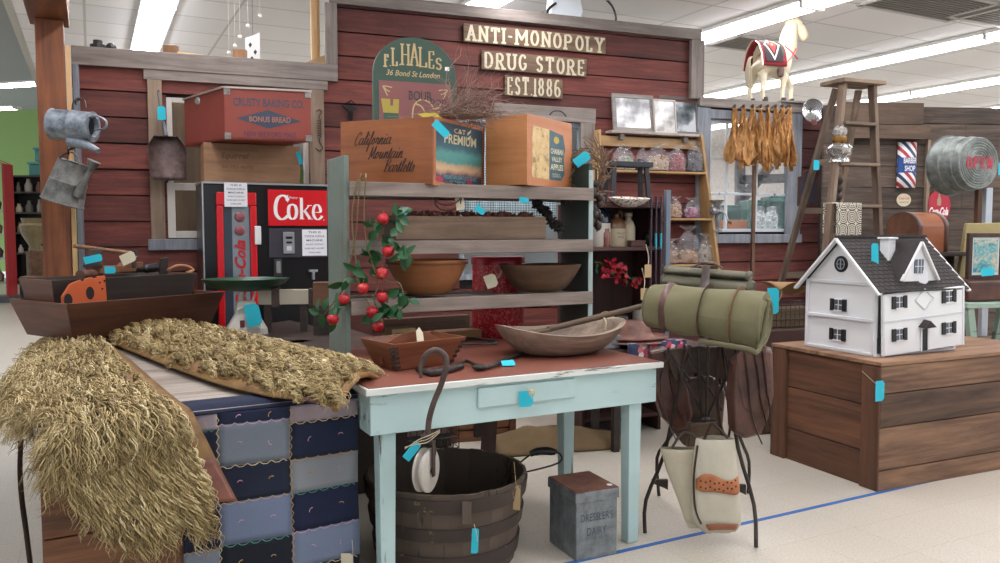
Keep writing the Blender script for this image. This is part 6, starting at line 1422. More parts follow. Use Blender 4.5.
b = MB(); fl_ = lambda u, v: lerp(P(738, 345, 3.28), P(768, 350, 3.30), u)+V((0, 0, .26-.28*v))+V((0, -.004*math.sin(u*9), 0))
q0 = [P(757, 296, 3.27), P(769, 300, 3.31), P(766, 340, 3.31), P(757, 350, 3.29), P(738, 343, 3.24)]
b.tube(spl([P(700, 341, 3.38), P(725, 345, 3.28), P(748, 349, 3.24), P(757, 352, 3.25), P(762, 338, 3.29), P(768, 300, 3.33)], 4), .011, 8); b.build('loose_edge', OLV, tt, smooth=60, world=True)
B0, B1 = P(668, 277, 3.74), P(750, 284, 3.56)
t5, f5 = blanket(B0+V((0, 0, -.015)), B1+V((0, 0, -.02)), .085, .09, OLV2, 'blanket_roll', 'flatter dark grey-green blanket roll lying on top of the olive roll', 4.1, .42)
blank2, f6 = blanket(P(669, 270, 3.74), P(748, 276, 3.58), .070, .075, OLV2, 'folded_blanket', 'thin folded grey-green blanket on the very top of the rolls', 7.7, .26)
b = MB(); b.tube(spl([P(693, 267, 3.62), P(702, 263, 3.62), P(714, 264, 3.60), P(722, 268, 3.58)], 4), [.008]*4+[.016]*5+[.008]*4, 8, flat=.6); b.tube(spl([P(706, 266, 3.58), P(705, 280, 3.54), P(703, 290, 3.50)], 4), .018, 8, flat=.2); b.build('leather_handle', DLE, blank2, smooth=60, world=True)
# saddle bags
def bag(name, label, out, Y, thk, mat, straps, flap, cat='bag'):
    t = thing(name, label, cat, P(out[0][0], out[0][1], Y), 0); k = len(out)
    cxp = sum(p[0] for p in out)/k; cyp = sum(p[1] for p in out)/k; c = P(cxp, cyp, Y)
    b = MB(); rings = []
    for dy, sc in ((-.5, .88), (-.44, .95), (-.2, 1.0), (.2, 1.0), (.44, .95), (.5, .88)):
        rings.append([c+(P(x, y, Y)-c)*sc+V((0, dy*thk, 0)) for x, y in out])
    vs_ = [p for r_ in rings for p in r_]; fs = [(i*k+j, i*k+(j+1) % k, (i+1)*k+(j+1) % k, (i+1)*k+j) for i in range(5) for j in range(k)]+[tuple(range(k))[::-1], tuple(5*k+j for j in range(k))]
    b.add(vs_, fs); b.build('pouch', mat, t, smooth=30, world=True, bevel=.008)
    if flap:
        cf = V((sum(p[0] for p in flap)/len(flap), 0, sum(p[1] for p in flap)/len(flap))); pts = [P(x, y, Y-thk*.56) for x, y in flap]; kk = len(pts); b = MB(); b.add(pts+[p+V((0, .008, 0)) for p in pts], [tuple(range(kk)), tuple(range(2*kk-1, kk-1, -1))]+[(i, kk+i, kk+(i+1) % kk, (i+1) % kk) for i in range(kk)]); b.build('flap', mat, t, world=True, bevel=.003)
    for s in straps: b = MB(); b.tube(spl([P(x, y, Y-thk*.62) for x, y in s], 4), .011, 8, flat=.25); b.build('strap', DLE, t, smooth=60, world=True)
    return t
bag('saddle_bag', 'reddish brown leather saddle bag with three straps hanging on the right of the stand', [(731, 362), (742, 350), (760, 345), (769, 347), (770, 392), (765, 414), (757, 433), (742, 437), (731, 431), (729, 400)], 3.40, .13, BLE,
    [((744, 352), (748, 380), (750, 404), (754, 424), (762, 444)), ((753, 350), (758, 376), (760, 398), (765, 418), (768, 432)), ((762, 350), (765, 372), (767, 392), (770, 408), (771, 424))], [(737, 354), (752, 346), (766, 349), (770, 372), (768, 398), (758, 414), (744, 408), (738, 380)])
bag('saddle_bag', 'dark leather saddle bag hanging on the left of the stand beside the table', [(648, 350), (664, 346), (676, 356), (686, 386), (692, 412), (686, 428), (674, 430), (660, 416), (651, 388)], 3.70, .11, leather('#3a201a', '#683c30', .38), [((668, 352), (670, 380), (676, 404), (684, 422))], [(651, 354), (668, 350), (678, 368), (686, 396), (678, 406), (660, 396)])
# canvas bag
CANV = cloth('#b0a68e', '#d8d2c2', 600, .95, 5); CANV2 = cloth('#9a8f78', '#cdc4ae', 600, .95, 5); TANL = leather('#8f5230', '#b87448', .5)
t = thing('canvas_bag', 'cream canvas bag with a perforated tan leather patch hanging at the front of the stand', 'bag', P(710, 480, 3.38), 0)
def pouch(out, Y, thk, mat, nm, lab=None, seed=0):
    ys = sorted(set(y for x0, x1, y in out)); b = MB(); o2 = out
    def f(u, v):
        i = min(int(v*(len(o2)-1)), len(o2)-2); w_ = v*(len(o2)-1)-i; x0 = lerp(o2[i][0], o2[i+1][0], w_); x1 = lerp(o2[i][1], o2[i+1][1], w_); y = lerp(o2[i][2], o2[i+1][2], w_)
        a = u*2*PI; tk = thk*(math.sin(PI*min(1, .12+v*.95))**.5); wr_ = noise.noise(V((u*6, v*5, seed)))*.006+noise.noise(V((u*20, v*9, seed)))*.003
        p = P((x0+x1)/2-(x1-x0)/2*math.cos(a), y, Y); return p+V((0, -(tk/2+wr_)*math.sin(a), wr_))
    b.grid(f, 44, 30); b.add([f(i/44, 1) for i in range(44)], [tuple(range(44))]); b.add([f(i/44, 0)-V((0, 0, .02)) for i in range(44)], [tuple(range(44))]); b.build(nm, mat, t, smooth=180, world=True, label=lab); return f
pouch([(660, 702, 448), (662, 700, 455), (668, 702, 475), (676, 704, 495), (682, 706, 512), (688, 708, 528)], 3.42, .09, CANV2, 'side_pouch', 'stained beige side pouch', 2)
fb = pouch([(696, 734, 438), (695, 735, 446), (693, 737, 462), (692, 739, 482), (692, 740, 502), (692, 741, 516), (695, 741, 524), (703, 736, 531), (708, 730, 533)], 3.36, .12, CANV, 'front_pouch', 'white canvas front pouch', 5)
b = MB(); 
def onf(px, py, e=.005):
    v = (py-438)/(533-438); x0, x1 = 693, 739.5; cosv = max(-1, min(1, ((x0+x1)/2-px)/((x1-x0)/2))); u = math.acos(cosv)/(2*PI)
    best = fb(u, max(0, min(1, v))); 
    # v is spaced per row, so search for the height
    lo, hi = 0.0, 1.0; tz_ = P(px, py, 3.30).z
    for _ in range(24):
        mid = (lo+hi)/2
        if fb(u, mid).z > tz_: lo = mid
        else: hi = mid
    return fb(u, lo)+V((0, -e, 0))
outl_t = lambda x: 478-3.5*math.sin((x-694)/44*PI*2)-(x-694)*.03; outl_b = lambda x: 494-2*math.sin((x-694)/44*PI*1.5)
b.grid(lambda u, v: onf(695+42*u, lerp(outl_t(695+42*u)+4*max(0, (.12-u)/.12), outl_b(695+42*u)-3*max(0, (.12-u)/.12)-2*max(0, (u-.9)/.1), v)), 20, 5); b.build('leather_patch', TANL, t, smooth=180, world=True, solid=.002, label='tan leather patch with punched holes')
b = MB()
for i in range(9):
    for j in range(2): c = onf(699+i*4.2, 482+j*6+(i % 2)*1.5-math.sin(i)*1, .0075); b.ball(c, .0045, 8, sc=(1, .3, 1))
b.build('punched_hole', plain('#3a2216', .8, 0, 0), t, world=True, stuff=True)
b = MB(); b.grid(lambda u, v: onf(702+32*u, 526+7*v-1.5*math.sin(u*PI), .003), 12, 4); b.build('leather_base', leather('#7c4a34', '#9a6248', .5), t, smooth=180, world=True, solid=.002, label='brown leather bottom')
b = MB(); b.tube(spl([onf(694.5, 448, .002), onf(693.5, 480, .003), onf(694.5, 510, .003), onf(698, 526, .003)], 4), .010, 6, flat=.5); b.build('piping', DLE, t, smooth=60, world=True)
b = MB(); b.tube(spl([P(672, 448, 3.40), P(684, 432, 3.42), P(700, 440, 3.4)], 4), .006, 6); b.tube(spl([P(704, 440, 3.36), P(712, 424, 3.42), P(728, 438, 3.38)], 4), .007, 6); b.build('hanging_loop', DLE, t, smooth=60, world=True)

# ------------------------------------------------------------------ step ladder
LF = Fr((2.585, 5.86, 0), 20); LWM = wood('#5a483c', '#96826f', 'z', 12, .8); LWX = wood('#5a483c', '#9a8672', 'x', 12, .8)
t = thing('step_ladder', 'old grey wooden step ladder standing behind the dollhouse crate', 'ladder', LF.loc, 20)
ZT = 2.40; hwf = lambda z: .135+(ZT-z)*.092; ybk = lambda z: .10+(ZT-z)*.28
for s in (-1, 1):
    b = MB(); b.bar((s*hwf(0), -.02*0, 0), (s*hwf(ZT), 0, ZT), .06, .032, up=(1, 0, 0)); b.build('rail', LWM, t, bevel=.003)
    b = MB(); b.bar((s*(hwf(0)-.06)-.0, ybk(0), 0), (s*(hwf(ZT)-.03), ybk(ZT), ZT-.02), .03, .045, up=(1, 0, 0)); b.build('back_rail', LWM, t, bevel=.003)
for z in (.30, .62, .93, 1.24, 1.535, 1.835, 2.125): b = MB(); w_ = hwf(z)-.01; b.box(-w_, w_, -.055, .055, z-.022, z); b.build('step', LWX, t, bevel=.003)
for z in (.45, 1.0, 1.50, 1.86): b = MB(); w_ = hwf(z)-.055; b.box(-w_, w_, ybk(z)-.012, ybk(z)+.012, z-.025, z+.02); b.build('back_rung', LWX, t, bevel=.002)
b = MB(); b.box(-.19, .20, -.07, .17, ZT, ZT+.028); b.build('top_board', LWX, t, bevel=.004)
def lfz(x, y, z): return LF.w(x, y, z)
price_tag(t, 816.5, 165, LF.w(-.3, 0, 0).y-.06, .04, .07, 0)
# woven coverlet
m = NT('woven'); sx = m.n('ShaderNodeSeparateXYZ'); m.l(m.coord(), sx.inputs[0])
vv = m.n('ShaderNodeTexVoronoi', feature='F1', distance='CHEBYCHEV'); vv.inputs['Scale'].default_value = 13; vv.inputs['Randomness'].default_value = 0; m.l(m.coord((1, .01, .8)), vv.inputs['Vector'])
v2 = m.n('ShaderNodeTexVoronoi', feature='F1'); v2.inputs['Scale'].default_value = 13; v2.inputs['Randomness'].default_value = 0; m.l(m.coord((1, .01, .8)), v2.inputs['Vector'])
k = m.math('GREATER_THAN', m.math('SINE', m.math('MULTIPLY', m.math('ADD', vv.outputs['Distance'], v2.outputs['Distance']), 21)), .05)
COVM = m.fin(m.mix(k, '#cfc8b6', '#4a443e'), .95)
t = thing('woven_coverlet', 'cream and black patterned woven coverlet draped over a ladder step', 'coverlet', LF.w(-.095, -.06, 1.54), 20)
wz = .22
b = MB(); b.grid(lambda u, v: V((-.135+wz*u, -.012-.008*math.sin(u*14)*v, .006-.40*v)), 20, 16)
b.grid(lambda u, v: V((-.135+wz*u, -.012+.13*v, .006)), 10, 3); b.grid(lambda u, v: V((-.135+wz*u, .118, .006-.22*v)), 10, 5); b.build('cloth', COVM, t, smooth=50, solid=.008)
# oil lamp on the ladder step
t = thing('oil_lamp', 'small brass and glass oil lamp standing on the ladder step', 'oil lamp', LF.w(-.15, 0, 1.836), 20)
b = MB(); b.lathe([(1e-5, 0), (.07, 0), (.068, .02), (.05, .035), (.085, .06), (.09, .10), (.06, .13), (.03, .14), (1e-5, .14)], 24); b.build('font', metalm('#8a8a88', '#c8c8c4', .2, .8), t, smooth=50)
b = MB(); b.lathe([(.045, .14), (.05, .15), (.05, .18), (.03, .185), (1e-5, .185)], 20); b.build('burner', metalm('#6a4a22', '#a87c3c', .3, .8), t, smooth=50)
b = MB(); b.lathe([(.036, .185), (.05, .21), (.045, .24), (.028, .27), (.028, .27)], 20); b.build('chimney', film('#e8ece8', .25), t, smooth=180)
# trivet chain hanging in the ladder
t = thing('cast_iron_mould', 'black cast iron mould hanging below the oil lamp in the ladder', 'mould', LF.w(-.12, .06, 1.62), 20)
b = MB()
for i in range(4):
    for s in (-1, 1): b.ball((s*.034, 0, .09-.058*i), .030, 10, sc=(1, .6, 1))
b.box(-.012, .012, -.008, .008, -.12, .20); b.build('mould_body', BLKI, t, smooth=50)
# round lamp reflector on the wall top
rx_, rz_ = WALL.at(811, 111, -.16); 
t = thing('lamp_reflector', 'round shiny fluted tin lamp reflector left of the ladder', 'reflector', WALL.w(rx_, -.16, rz_), 10)
b = MB(); MR_ = Matrix.Rotation(PI/2, 4, 'X'); n = 48; vs_ = []; fs = []
for i, (r_, y) in enumerate(((.001, 0), (.03, .0), (.10, .012), (.108, .018))):
    for j in range(n): k = 1+(.0 if i < 2 else .03*(1 if j % 2 else -1)); vs_.append(MR_ @ V((r_*math.cos(2*PI*j/n), r_*math.sin(2*PI*j/n), y*k*2)))
fs = [(i*n+j, i*n+(j+1) % n, (i+1)*n+(j+1) % n, (i+1)*n+j) for i in range(3) for j in range(n)]; b.add(vs_, fs); b.build('dish', plain('#c8c8c8', .22, .9, .02), t, smooth=35, solid=.002)
b = MB(); b.bar((0, 0, -.02), (0, .15, -.02), .02, .01); b.lathe([(1e-5, 0), (.025, 0), (.02, .04), (.012, .05), (1e-5, .05)], 14, (0, -.05, -.13)); b.build('bracket', plain('#5c2a24', .4, .2, .1), t)
# chalkboard
x, z = WALL.at(807, 188, -.03)
t = thing('slate_board', 'small dark framed slate with an arched top on the red wall behind the ladder', 'slate', WALL.w(x, -.05, z), 21)
b = MB(); o_ = [(-.125, -.17)]+[(-.125, .10), (-.08, .11), (-.06, .15), (0, .17), (.06, .15), (.08, .11), (.125, .10)]+[(.125, -.17)]; b.prism(o_, .025, face(0, 0, 0)); b.build('frame', wood('#3c2620', '#6a4638', 'z', 14), t, bevel=.004)
b = MB(); b.prism([(x_*.76, z_*.8) for x_, z_ in o_], .002, face(0, -.002, 0)); b.build('slate', plain('#3f3a48', .5, 0, .15), t)

# ------------------------------------------------------------------ things on the grey wall
def gthing(name, label, cat, px, py, off): x, z = GW.at(px, py, -off); return thing(name, label, cat, GW.w(x, -off, z), 6)
t = gthing('barber_sign', 'curved tin barber shop sign with red, white and blue stripes', 'sign', 908, 165, .05)
hS_ = 22.5*7.3/800; wS = 10*7.3/800
def cyl(u, v, e=0.0): a = (u-.5)*PI*.9; return V((math.sin(a)*wS*1.02, -math.cos(a)*(wS*.55)-e+.03, (v-.5)*2*hS_))
m = NT('barber'); sx = m.n('ShaderNodeSeparateXYZ'); m.l(m.coord(), sx.inputs[0])
ph = m.math('FRACT', m.math('ADD', m.math('MULTIPLY', sx.outputs[0], 6.6), m.math('MULTIPLY', sx.outputs[2], 6.2)))
r_ = m.n('ShaderNodeValToRGB'); r_.color_ramp.interpolation = 'CONSTANT'; e = r_.color_ramp.elements; cs_ = [(0, '#e4e0e0'), (.25, '#a82c34'), (.5, '#e4e0e0'), (.75, '#203c5c')]
while len(e) < 4: e.new(.5)
for i, (p_, c_) in enumerate(cs_): e[i].position = p_; e[i].color = lin(c_)
m.l(ph, r_.inputs[0]); BARM = m.fin(r_.outputs[0], .3)
b = MB(); b.grid(lambda u, v: cyl(u, v), 16, 4); b.build('striped_panel', BARM, t, smooth=180, solid=.003)
b = MB(); b.grid(lambda u, v: cyl(u, .33+.33*v, .003), 16, 2); bp = b.build('blue_band', plain('#20488c', .3, 0, .05), t, smooth=180)
b = MB(); Mf = face(0, -wS*.55+.018, 0); b.text('BARBER', Mf, (-wS*.72, wS*.62, .012, .062), bold=.02, off=.006); b.text('SHOP', Mf, (-wS*.6, wS*.5, -.058, -.008), bold=.02, off=.006)
b.build('lettering', plain('#e4e0dc', .4, 0, 0), bp)
t = gthing('round_sign', 'small cream oval sign with red script below the barber sign', 'sign', 904, 200, .02)
b = MB(); b.prism([(.068*math.cos(a), .058*math.sin(a)) for a in [i*PI/20 for i in range(40)]], .008, face(0, 0, 0)); b.build('plate', plain('#c9bfa4', .4, 0, .05), t)
b = MB(); b.text('Coca-Cola', face(0, 0, 0), (-.05, .05, .004, .032), shear=.3, bold=.02); b.text('DRINK BOTTLED', face(0, 0, 0), (-.045, .045, -.028, -.012), mi=1); b.build('lettering', [plain('#b84a3c', .5, 0, 0), plain('#3c4a38', .5, 0, 0)], t)
t = gthing('oval_sign', 'red oval cola sign with a bottle and white script above the brown leather chest', 'sign', 939, 206, .05)
b = MB(); b.prism([(.112*math.cos(a), .145*math.sin(a)) for a in [i*PI/24 for i in range(48)]], .012, face(0, 0, 0)); b.build('plate', plain('#b02438', .3, 0, .1), t, smooth=40)
b = MB(); M = face(0, -.0, .055); b.prism([(-.018, -.05), (.018, -.05), (.02, 0), (.008, .03), (.008, .06), (-.008, .06), (-.008, .03), (-.02, 0)], .001, M @ Matrix.Translation((0, 0, .001)), mi=0); b.build('bottle_picture', plain('#b49a80', .4, 0, .2), t)
b = MB(); b.text('Coca-Cola', face(0, 0, 0), (-.095, .09, -.085, -.01), shear=.35, bold=.04, off=.003); b.build('script', plain('#e8dedc', .4, 0, 0), t)
# OPEN tub
TUB = metalm('#5c615c', '#8a908c', .5, .45)
q = P(979, 163, 6.1); nx = V((math.sin(R(17)), -math.cos(R(17)), .02)).normalized()
t = thing('wash_tub', 'galvanised round wash tub mounted sideways with red OPEN lettering on its bottom', 'tub', q, 0)
Mt = plane(q, V((0, 0, 1)).cross(nx), (0, 0, 1)); r0 = .196; ln = .27
b = MB(); pr = [(1e-5, -.004), (r0*.15, -.002)]
for k in range(1, 8): rr = r0*(.15+.1*k); pr += [(rr, -.002), (rr+.006, .004), (rr+.012, -.002)]
pr += [(r0*.97, 0), (r0, -.006), (r0+.005, -.06), (r0+.012, -.065), (r0+.006, -.07), (r0+.016, -ln*.6), (r0+.024, -ln*.6-.008), (r0+.018, -ln*.6-.016), (r0+.03, -ln), (r0+.042, -ln), (r0+.03, -ln-.006), (r0+.0, -.03), (1e-5, -.03)]
b.lathe(pr, 56, (0, 0, 0), Mt); b.build('tub_body', TUB, t, smooth=35, world=True)
b = MB(); signtext(b, 'OPEN', -.125, .125, -.045, .05, Mt, .017, False, nib=.8, off=.006); b.build('lettering', plain('#b03040', .6, 0, .1), t, world=True, label='red OPEN lettering')
b = MB(); c = Mt @ V((-r0*.9, 0, -.22)); b.lathe([(.001, -.003), (.014, 0)], 12, c); b.build('sticker', PAPER, t, world=True)
price_tag(t, 1002, 169, 5.9, .05, .09, 0)
p0 = P(988, 188, 6.2); stick('white_pole', 'white painted pole standing below the OPEN tub', 'pole', V((p0.x, p0.y, 0)), p0+V((0, 0, .0)), .05, .05, plain('#b8c0c8', .5, 0, .1))
p0 = P(979, 190, 6.35); stick('brown_pole', 'brown wooden pole behind the white pole below the tub', 'pole', V((p0.x, p0.y, 0)), p0+V((0, 0, .02)), .05, .04, wood('#5a3c28', '#8a6248', 'z', 12))
# leather trunk on a dark cabinet
q = P(918, 252, 5.38); KD = 14; KF = Fr((q.x, q.y, q.z), KD)
t = thing('tool_cabinet', 'dark cabinet behind the dollhouse under the brown leather chest', 'cabinet', (q.x, q.y, 0), KD)
b = MB(); b.box(.12, .45, .16, .40, 0, q.z-.03); b.build('body', wood('#241c18', '#40342c', 'x', 10), t, bevel=.004); b = MB(); b.box(-.03, .46, -.02, .40, q.z-.03, q.z-.002); b.build('top', wood('#241c18', '#4a3c34', 'x', 10), t, bevel=.003)
t = thing('leather_chest', 'brown dome-topped leather chest with a dark end behind the dollhouse roof', 'trunk', q, KD)
kw = .235; kd = .30; kh = .16; kr = .11
def dome(x, sc=1.0): return [V((x, kd/2-kd/2*math.cos(a)*sc, kh+kr*math.sin(a)*sc)) if 0 <= a <= PI else None for a in [PI*i/16 for i in range(17)]]
b = MB(); ring = lambda x, sc=1.: [V((x, 0+(1-sc)*.1, 0)), V((x, 0+(1-sc)*.1, kh))]+[V((x, kd/2-kd/2*math.cos(a)*sc, kh+kr*math.sin(a)*sc)) for a in [PI*i/16 for i in range(1, 16)]]+[V((x, kd-(1-sc)*.1, kh)), V((x, kd-(1-sc)*.1, 0))]
R0, R1 = ring(0), ring(kw); k = len(R0); b.add(R0+R1, [(i, i+1, k+i+1, k+i) for i in range(k-1)]+[(k-1, 0, k, 2*k-1)]); b.build('barrel', wood('#7c4428', '#a8663c', 'x', 5, .35), t, smooth=50)
b = MB(); b.add(ring(-.004), [tuple(range(k))[::-1]]); b.build('end', leather('#4a2c1c', '#6e4630', .4), t); b = MB(); b.add(ring(kw+.004), [tuple(range(k))]); b.build('end', leather('#4a2c1c', '#6e4630', .4), t)
for x in (-.006, kw-.03): b = MB(); a_, c_ = ring(x, 1.03), ring(x+.035, 1.03); b.add(a_+c_, [(i, i+1, k+i+1, k+i) for i in range(k-1)]); b.build('rim_band', leather('#3a2018', '#5c382a', .4), t, smooth=50, solid=-.006)
# board, framed picture, suitcase and green bench on the right
q = P(958, 281, 5.55); t = thing('wooden_board', 'large pale yellow board leaning behind the framed picture at the right edge', 'board', q, 14)
b = MB(); b.prism([(0, 0), (.62, -.0), (.62, .41), (.06, .40)], .03, face(0, 0, 0)); b.build('panel', plain('#9c8c5c', .6, 0, .15), t, bevel=.006); bx_ = t
q2 = P(967, 279.5, 5.25)
t = thing('framed_picture', 'dark framed blue-green picture with a turquoise tag at the right edge', 'picture', q2, 12)
fw_, fh_ = .27, .305; b = MB()
for a in ((0, fw_, 0, .028), (0, fw_, fh_-.028, fh_), (0, .028, .028, fh_-.028), (fw_-.028, fw_, .028, fh_-.028)): b.box(a[0], a[1], -.01, .02, a[2], a[3])
b.build('frame', wood('#2c1c18', '#4c342a', 'z', 12), t, bevel=.003)
b = MB(); b.box(.026, fw_-.026, .0, .01, .026, fh_-.026); b.build('mat', plain('#c4ccc8', .5, 0, 0), t)
m = NT('picture'); nz = m.noise(m.coord(), 22, 6, .7, 1.5); PICM = m.fin(m.ramp(nz, [(.3, '#1f5a6c'), (.45, '#4c98a0'), (.58, '#b4a890'), (.7, '#c8c8b8')]), .3)
b = MB(); b.box(.042, fw_-.042, -.002, .0, .045, fh_-.042); b.build('print', PICM, t)
price_tag(t, 988, 272, q2.y-.03, .085, .05, 5)
q3 = P(968, 302, 5.2)
t = thing('suitcase', 'dark red-brown suitcase under the framed picture on the green bench', 'suitcase', q3, 12)
b = MB(); b.box(0, .45, 0, .35, .0, .14); b.build('body', leather('#3c2018', '#5c382a', .4), t, bevel=.015); b = MB(); b.box(-.003, .453, -.003, .353, .105, .112); b.build('seam', DLE, t)
hb_ = q3.z-.002
t = thing('green_bench', 'chipped pale green wooden bench with slanted legs at the right edge behind the crate', 'bench', (q3.x, q3.y, 0), 12)
GB = paint('#8fa596', '#5a4a3a', 'x', .42, 14, .7)
b = MB(); b.box(-.06, .75, -.06, .42, hb_-.035, hb_); b.build('top', GB, t, bevel=.004)
for x in (-.02, .62):
    for y in (-.03, .36): b = MB(); b.bar((x+.14*(1 if x < .1 else -1)*-1*-1, y, 0), (x, y, hb_-.035), .05, .04, up=(0, 1, 0)); b.build('leg', GB, t, bevel=.003)
b = MB(); b.box(0, .66, .0, .03, .22, .27); b.build('stretcher', GB, t)
# shelf behind, under the bench: small brown crate
q = P(985, 338, 5.75); t = thing('small_crate', 'brown slatted crate under the green bench', 'crate', (q.x, q.y, 0), 12)
b = MB()
for z in (.0, .14, .28, .42): b.box(-.25, .35, 0, .3, z, z+.12)
b.build('slats', wood('#3a2a20', '#6a4e3a', 'x', 12), t, bevel=.003); b = MB(); b.box(-.26, -.22, -.012, 0, 0, .54); b.box(.32, .36, -.012, 0, 0, .54); b.build('batten', TR2, t)
# brown speckled trunk with wire basket left of the crate
q = Zp(800, 400, 0); q = P(762, 330, 5.2)
t = thing('blanket_chest', 'speckled dark brown chest on the floor between the stand and the dollhouse crate', 'chest', (q.x, q.y, 0), 20)
SPK = paint('#3e2620', '#7c6a58', None, .30, 60, .6, c2='#4c3028'); b = MB(); b.box(0, .60, 0, .28, 0, .58); b.build('body', SPK, t, bevel=.005); b = MB(); b.box(-.01, .61, -.012, .29, .58, .69); b.build('lid', SPK, t, bevel=.006); b = MB(); b.box(.0, .60, -.02, -.012, .56, .585); b.build('metal_edge', metalm('#6a6058', '#9a9084', .5, .5), t)
t = thing('wire_basket', 'dark wire basket of straw and papers on the speckled brown chest', 'basket', Fr((q.x, q.y, .692), 20).w(.08, .05, 0), 20)
b = MB()
for z in (0, .06, .12, .16): b.tube([(0, 0, z), (.45, 0, z), (.45, .20, z), (0, .20, z)], .004, 5, closed=True)
for k in range(13): x = .45*k/12; b.tube([(x, 0, .16), (x, 0, 0), (x, .20, 0), (x, .20, .16)], .0025, 4)
for k in range(6): y = .20*k/5; b.tube([(0, y, .16), (0, y, 0), (.45, y, 0), (.45, y, .16)], .0025, 4)
b.build('wire_mesh', BLKI, t, stuff=True)
b = MB(); b.box(.02, .43, .02, .18, .008, .13); b.build('contents', wood('#4c3c2c', '#8a704c', 'x', 14), t)
price_tag(t, 773, 301, 5.2, .075, .17, 0, tie=(782, 290))
b = MB(); q = P(790, 288, 5.4); M = plane(q, (1, .2, .1), (0, .5, 1))
b.grid(lambda u, v: Fr((q.x, q.y, q.z-.06), 20).w(-.10+.26*u, -.02+.2*v, .05+.05*math.sin(u*3+v*2)), 8, 6); o = b.build('kraft_paper', plain('#9c7a52', .8, 0, .2), smooth=60, solid=.003); tag(o, 'crumpled tan paper lying on the wire basket', 'paper')
# ------------------------------------------------------------------ easel shelf of light wood on the red wall
LWD = wood('#a07c50', '#c9a674', 'x', 12, .6, .9, 1.08); LWDZ = wood('#a07c50', '#c9a674', 'z', 12, .6, .9, 1.08)
ES = Fr(WALL.w(0, -.02, 0), 21); YF = -.26
def es(px, py, y=YF): return ES.at(px, py, y)
t = thing('display_shelf', 'pale wooden slant-sided display shelf of bagged goods against the red wall', 'shelf', ES.loc, 21)
xl_, zt_ = es(598, 135, -.05); xr0, _ = es(697, 136, -.05); xr1, zb_ = es(722, 268)
b = MB(); b.box(xl_, xr0+.02, -.04, -.015, zt_-.085, zt_+.0); b.build('top_rail', LWD, t, bevel=.004)
for xa_, xb_, nm in ((xl_-.02, es(592, 268)[0], 'left'), (xr0+.005, xr1, 'right')):
    b = MB(); o_ = [V((xa_, -.06, zt_+.03)), V((xa_, -.01, zt_+.03)), V((xb_, YF, .7)), V((xb_, -.01, .7))]
    zb = .72; b.add([V((xa_, -.10, zt_+.04)), V((xa_, -.012, zt_+.04)), V((xb_, -.012, zb)), V((xb_, YF-.02, zb)), V((xa_+.025, -.10, zt_+.04)), V((xa_+.025, -.012, zt_+.04)), V((xb_+.025, -.012, zb)), V((xb_+.025, YF-.02, zb))], [(0, 1, 2, 3), (7, 6, 5, 4), (0, 4, 5, 1), (1, 5, 6, 2), (2, 6, 7, 3), (3, 7, 4, 0)]); b.build('side_board', LWDZ, t, bevel=.003)
def lerpx(z, xa_, xb_): k = (zt_+.04-z)/(zt_+.04-.72); return xa_+(xb_-xa_)*k, -.10+(YF-.02+.10)*k
SHZ = []
for py in (170, 218, 265):
    z = es(650, py, -.2)[1]; xa, yy = lerpx(z, xl_-.02, es(592, 268)[0]); xb, _ = lerpx(z, xr0+.005, xr1); SHZ.append((z, xa+.025, xb, yy))
    b = MB(); b.box(xa+.025, xb, yy, -.012, z-.018, z); b.build('shelf_board', LWD, t, bevel=.003)
# clear bags of goods
PLAST = film('#e4e8ec', .10, .15)
def goods_bag(px, row, w_, h_, cols, label, fill=.72, seed=0, top=.35, y=None):
    z, xa, xb, yy = SHZ[row]; yc = (yy-.012)/2 if y is None else y; x = ES.at(px, 200, yc)[0]; rnd = random.Random(seed)
    t = thing('bag_of_goods', label, 'bag', ES.w(x, yc, z+.002), 21)
    b = MB(); n = int(46*w_/.16*fill)+20
    fh = h_*fill
    for i in range(n*2):
        a = rnd.uniform(0, 6.28); rr = math.sqrt(rnd.random())*w_*.45; zz = rnd.uniform(.012, fh); k = 1-.25*(zz/fh)**3
        b.ball((rr*math.cos(a)*k, rr*math.sin(a)*k*.6, zz), rnd.uniform(.009, .016), 6, sc=(rnd.uniform(.7, 1.5), 1, rnd.uniform(.6, 1.2)), mi=rnd.randrange(len(cols)), tone=rnd.random())
    b.lathe([(1e-5, .004), (w_*.42, .006), (w_*.44, fh*.5), (w_*.36, fh*.9), (1e-5, fh*.97)], 14, ey=.6, mi=0, tone=.2)
    b.build('contents', [plain(c, .7, 0, .2) for c in cols], t, stuff=True)
    b = MB()
    def f(u, v):
        a = u*2*PI; prof = [(0, .3), (.03, .98), (.35, 1.05), (.62, .95), (.80, .45), (.84, .14), (.90, .35), (1.0, .8)]
        for i in range(len(prof)-1):
            if v <= prof[i+1][0]: q = (v-prof[i][0])/(prof[i+1][0]-prof[i][0]); k = prof[i][1]+(prof[i+1][1]-prof[i][1])*q; break
        n1 = 1+.10*noise.noise(V((math.cos(a)*2, math.sin(a)*2, v*4+seed)))+(.25*math.sin(a*7+seed) if v > .8 else 0)
        return V((math.cos(a)*w_/2*k*n1, math.sin(a)*w_/2*.62*k*n1, v*h_*(1+top*.3)))
    b.grid(f, 36, 26); b.build('plastic', PLAST, t, smooth=180, label='clear crinkled plastic bag with a tied neck')
    b = MB(); b.tube([V((w_*.075*math.cos(a), w_*.05*math.sin(a), .845*h_*(1+top*.3))) for a in [i*PI/6 for i in range(12)]], .003, 4, closed=True); b.build('tie', STRING, t)
    return t
goods_bag(620, 0, .15, .20, ('#9a8c84', '#6c5e58'), 'small clear bag at the left end of the top shelf of the pale display shelf', .5, 1)
goods_bag(626, 0, .16, .19, ('#8c9c78', '#a8b08c'), 'clear bag of pale green goods second on the top display shelf', .6, 2, y=-.04)
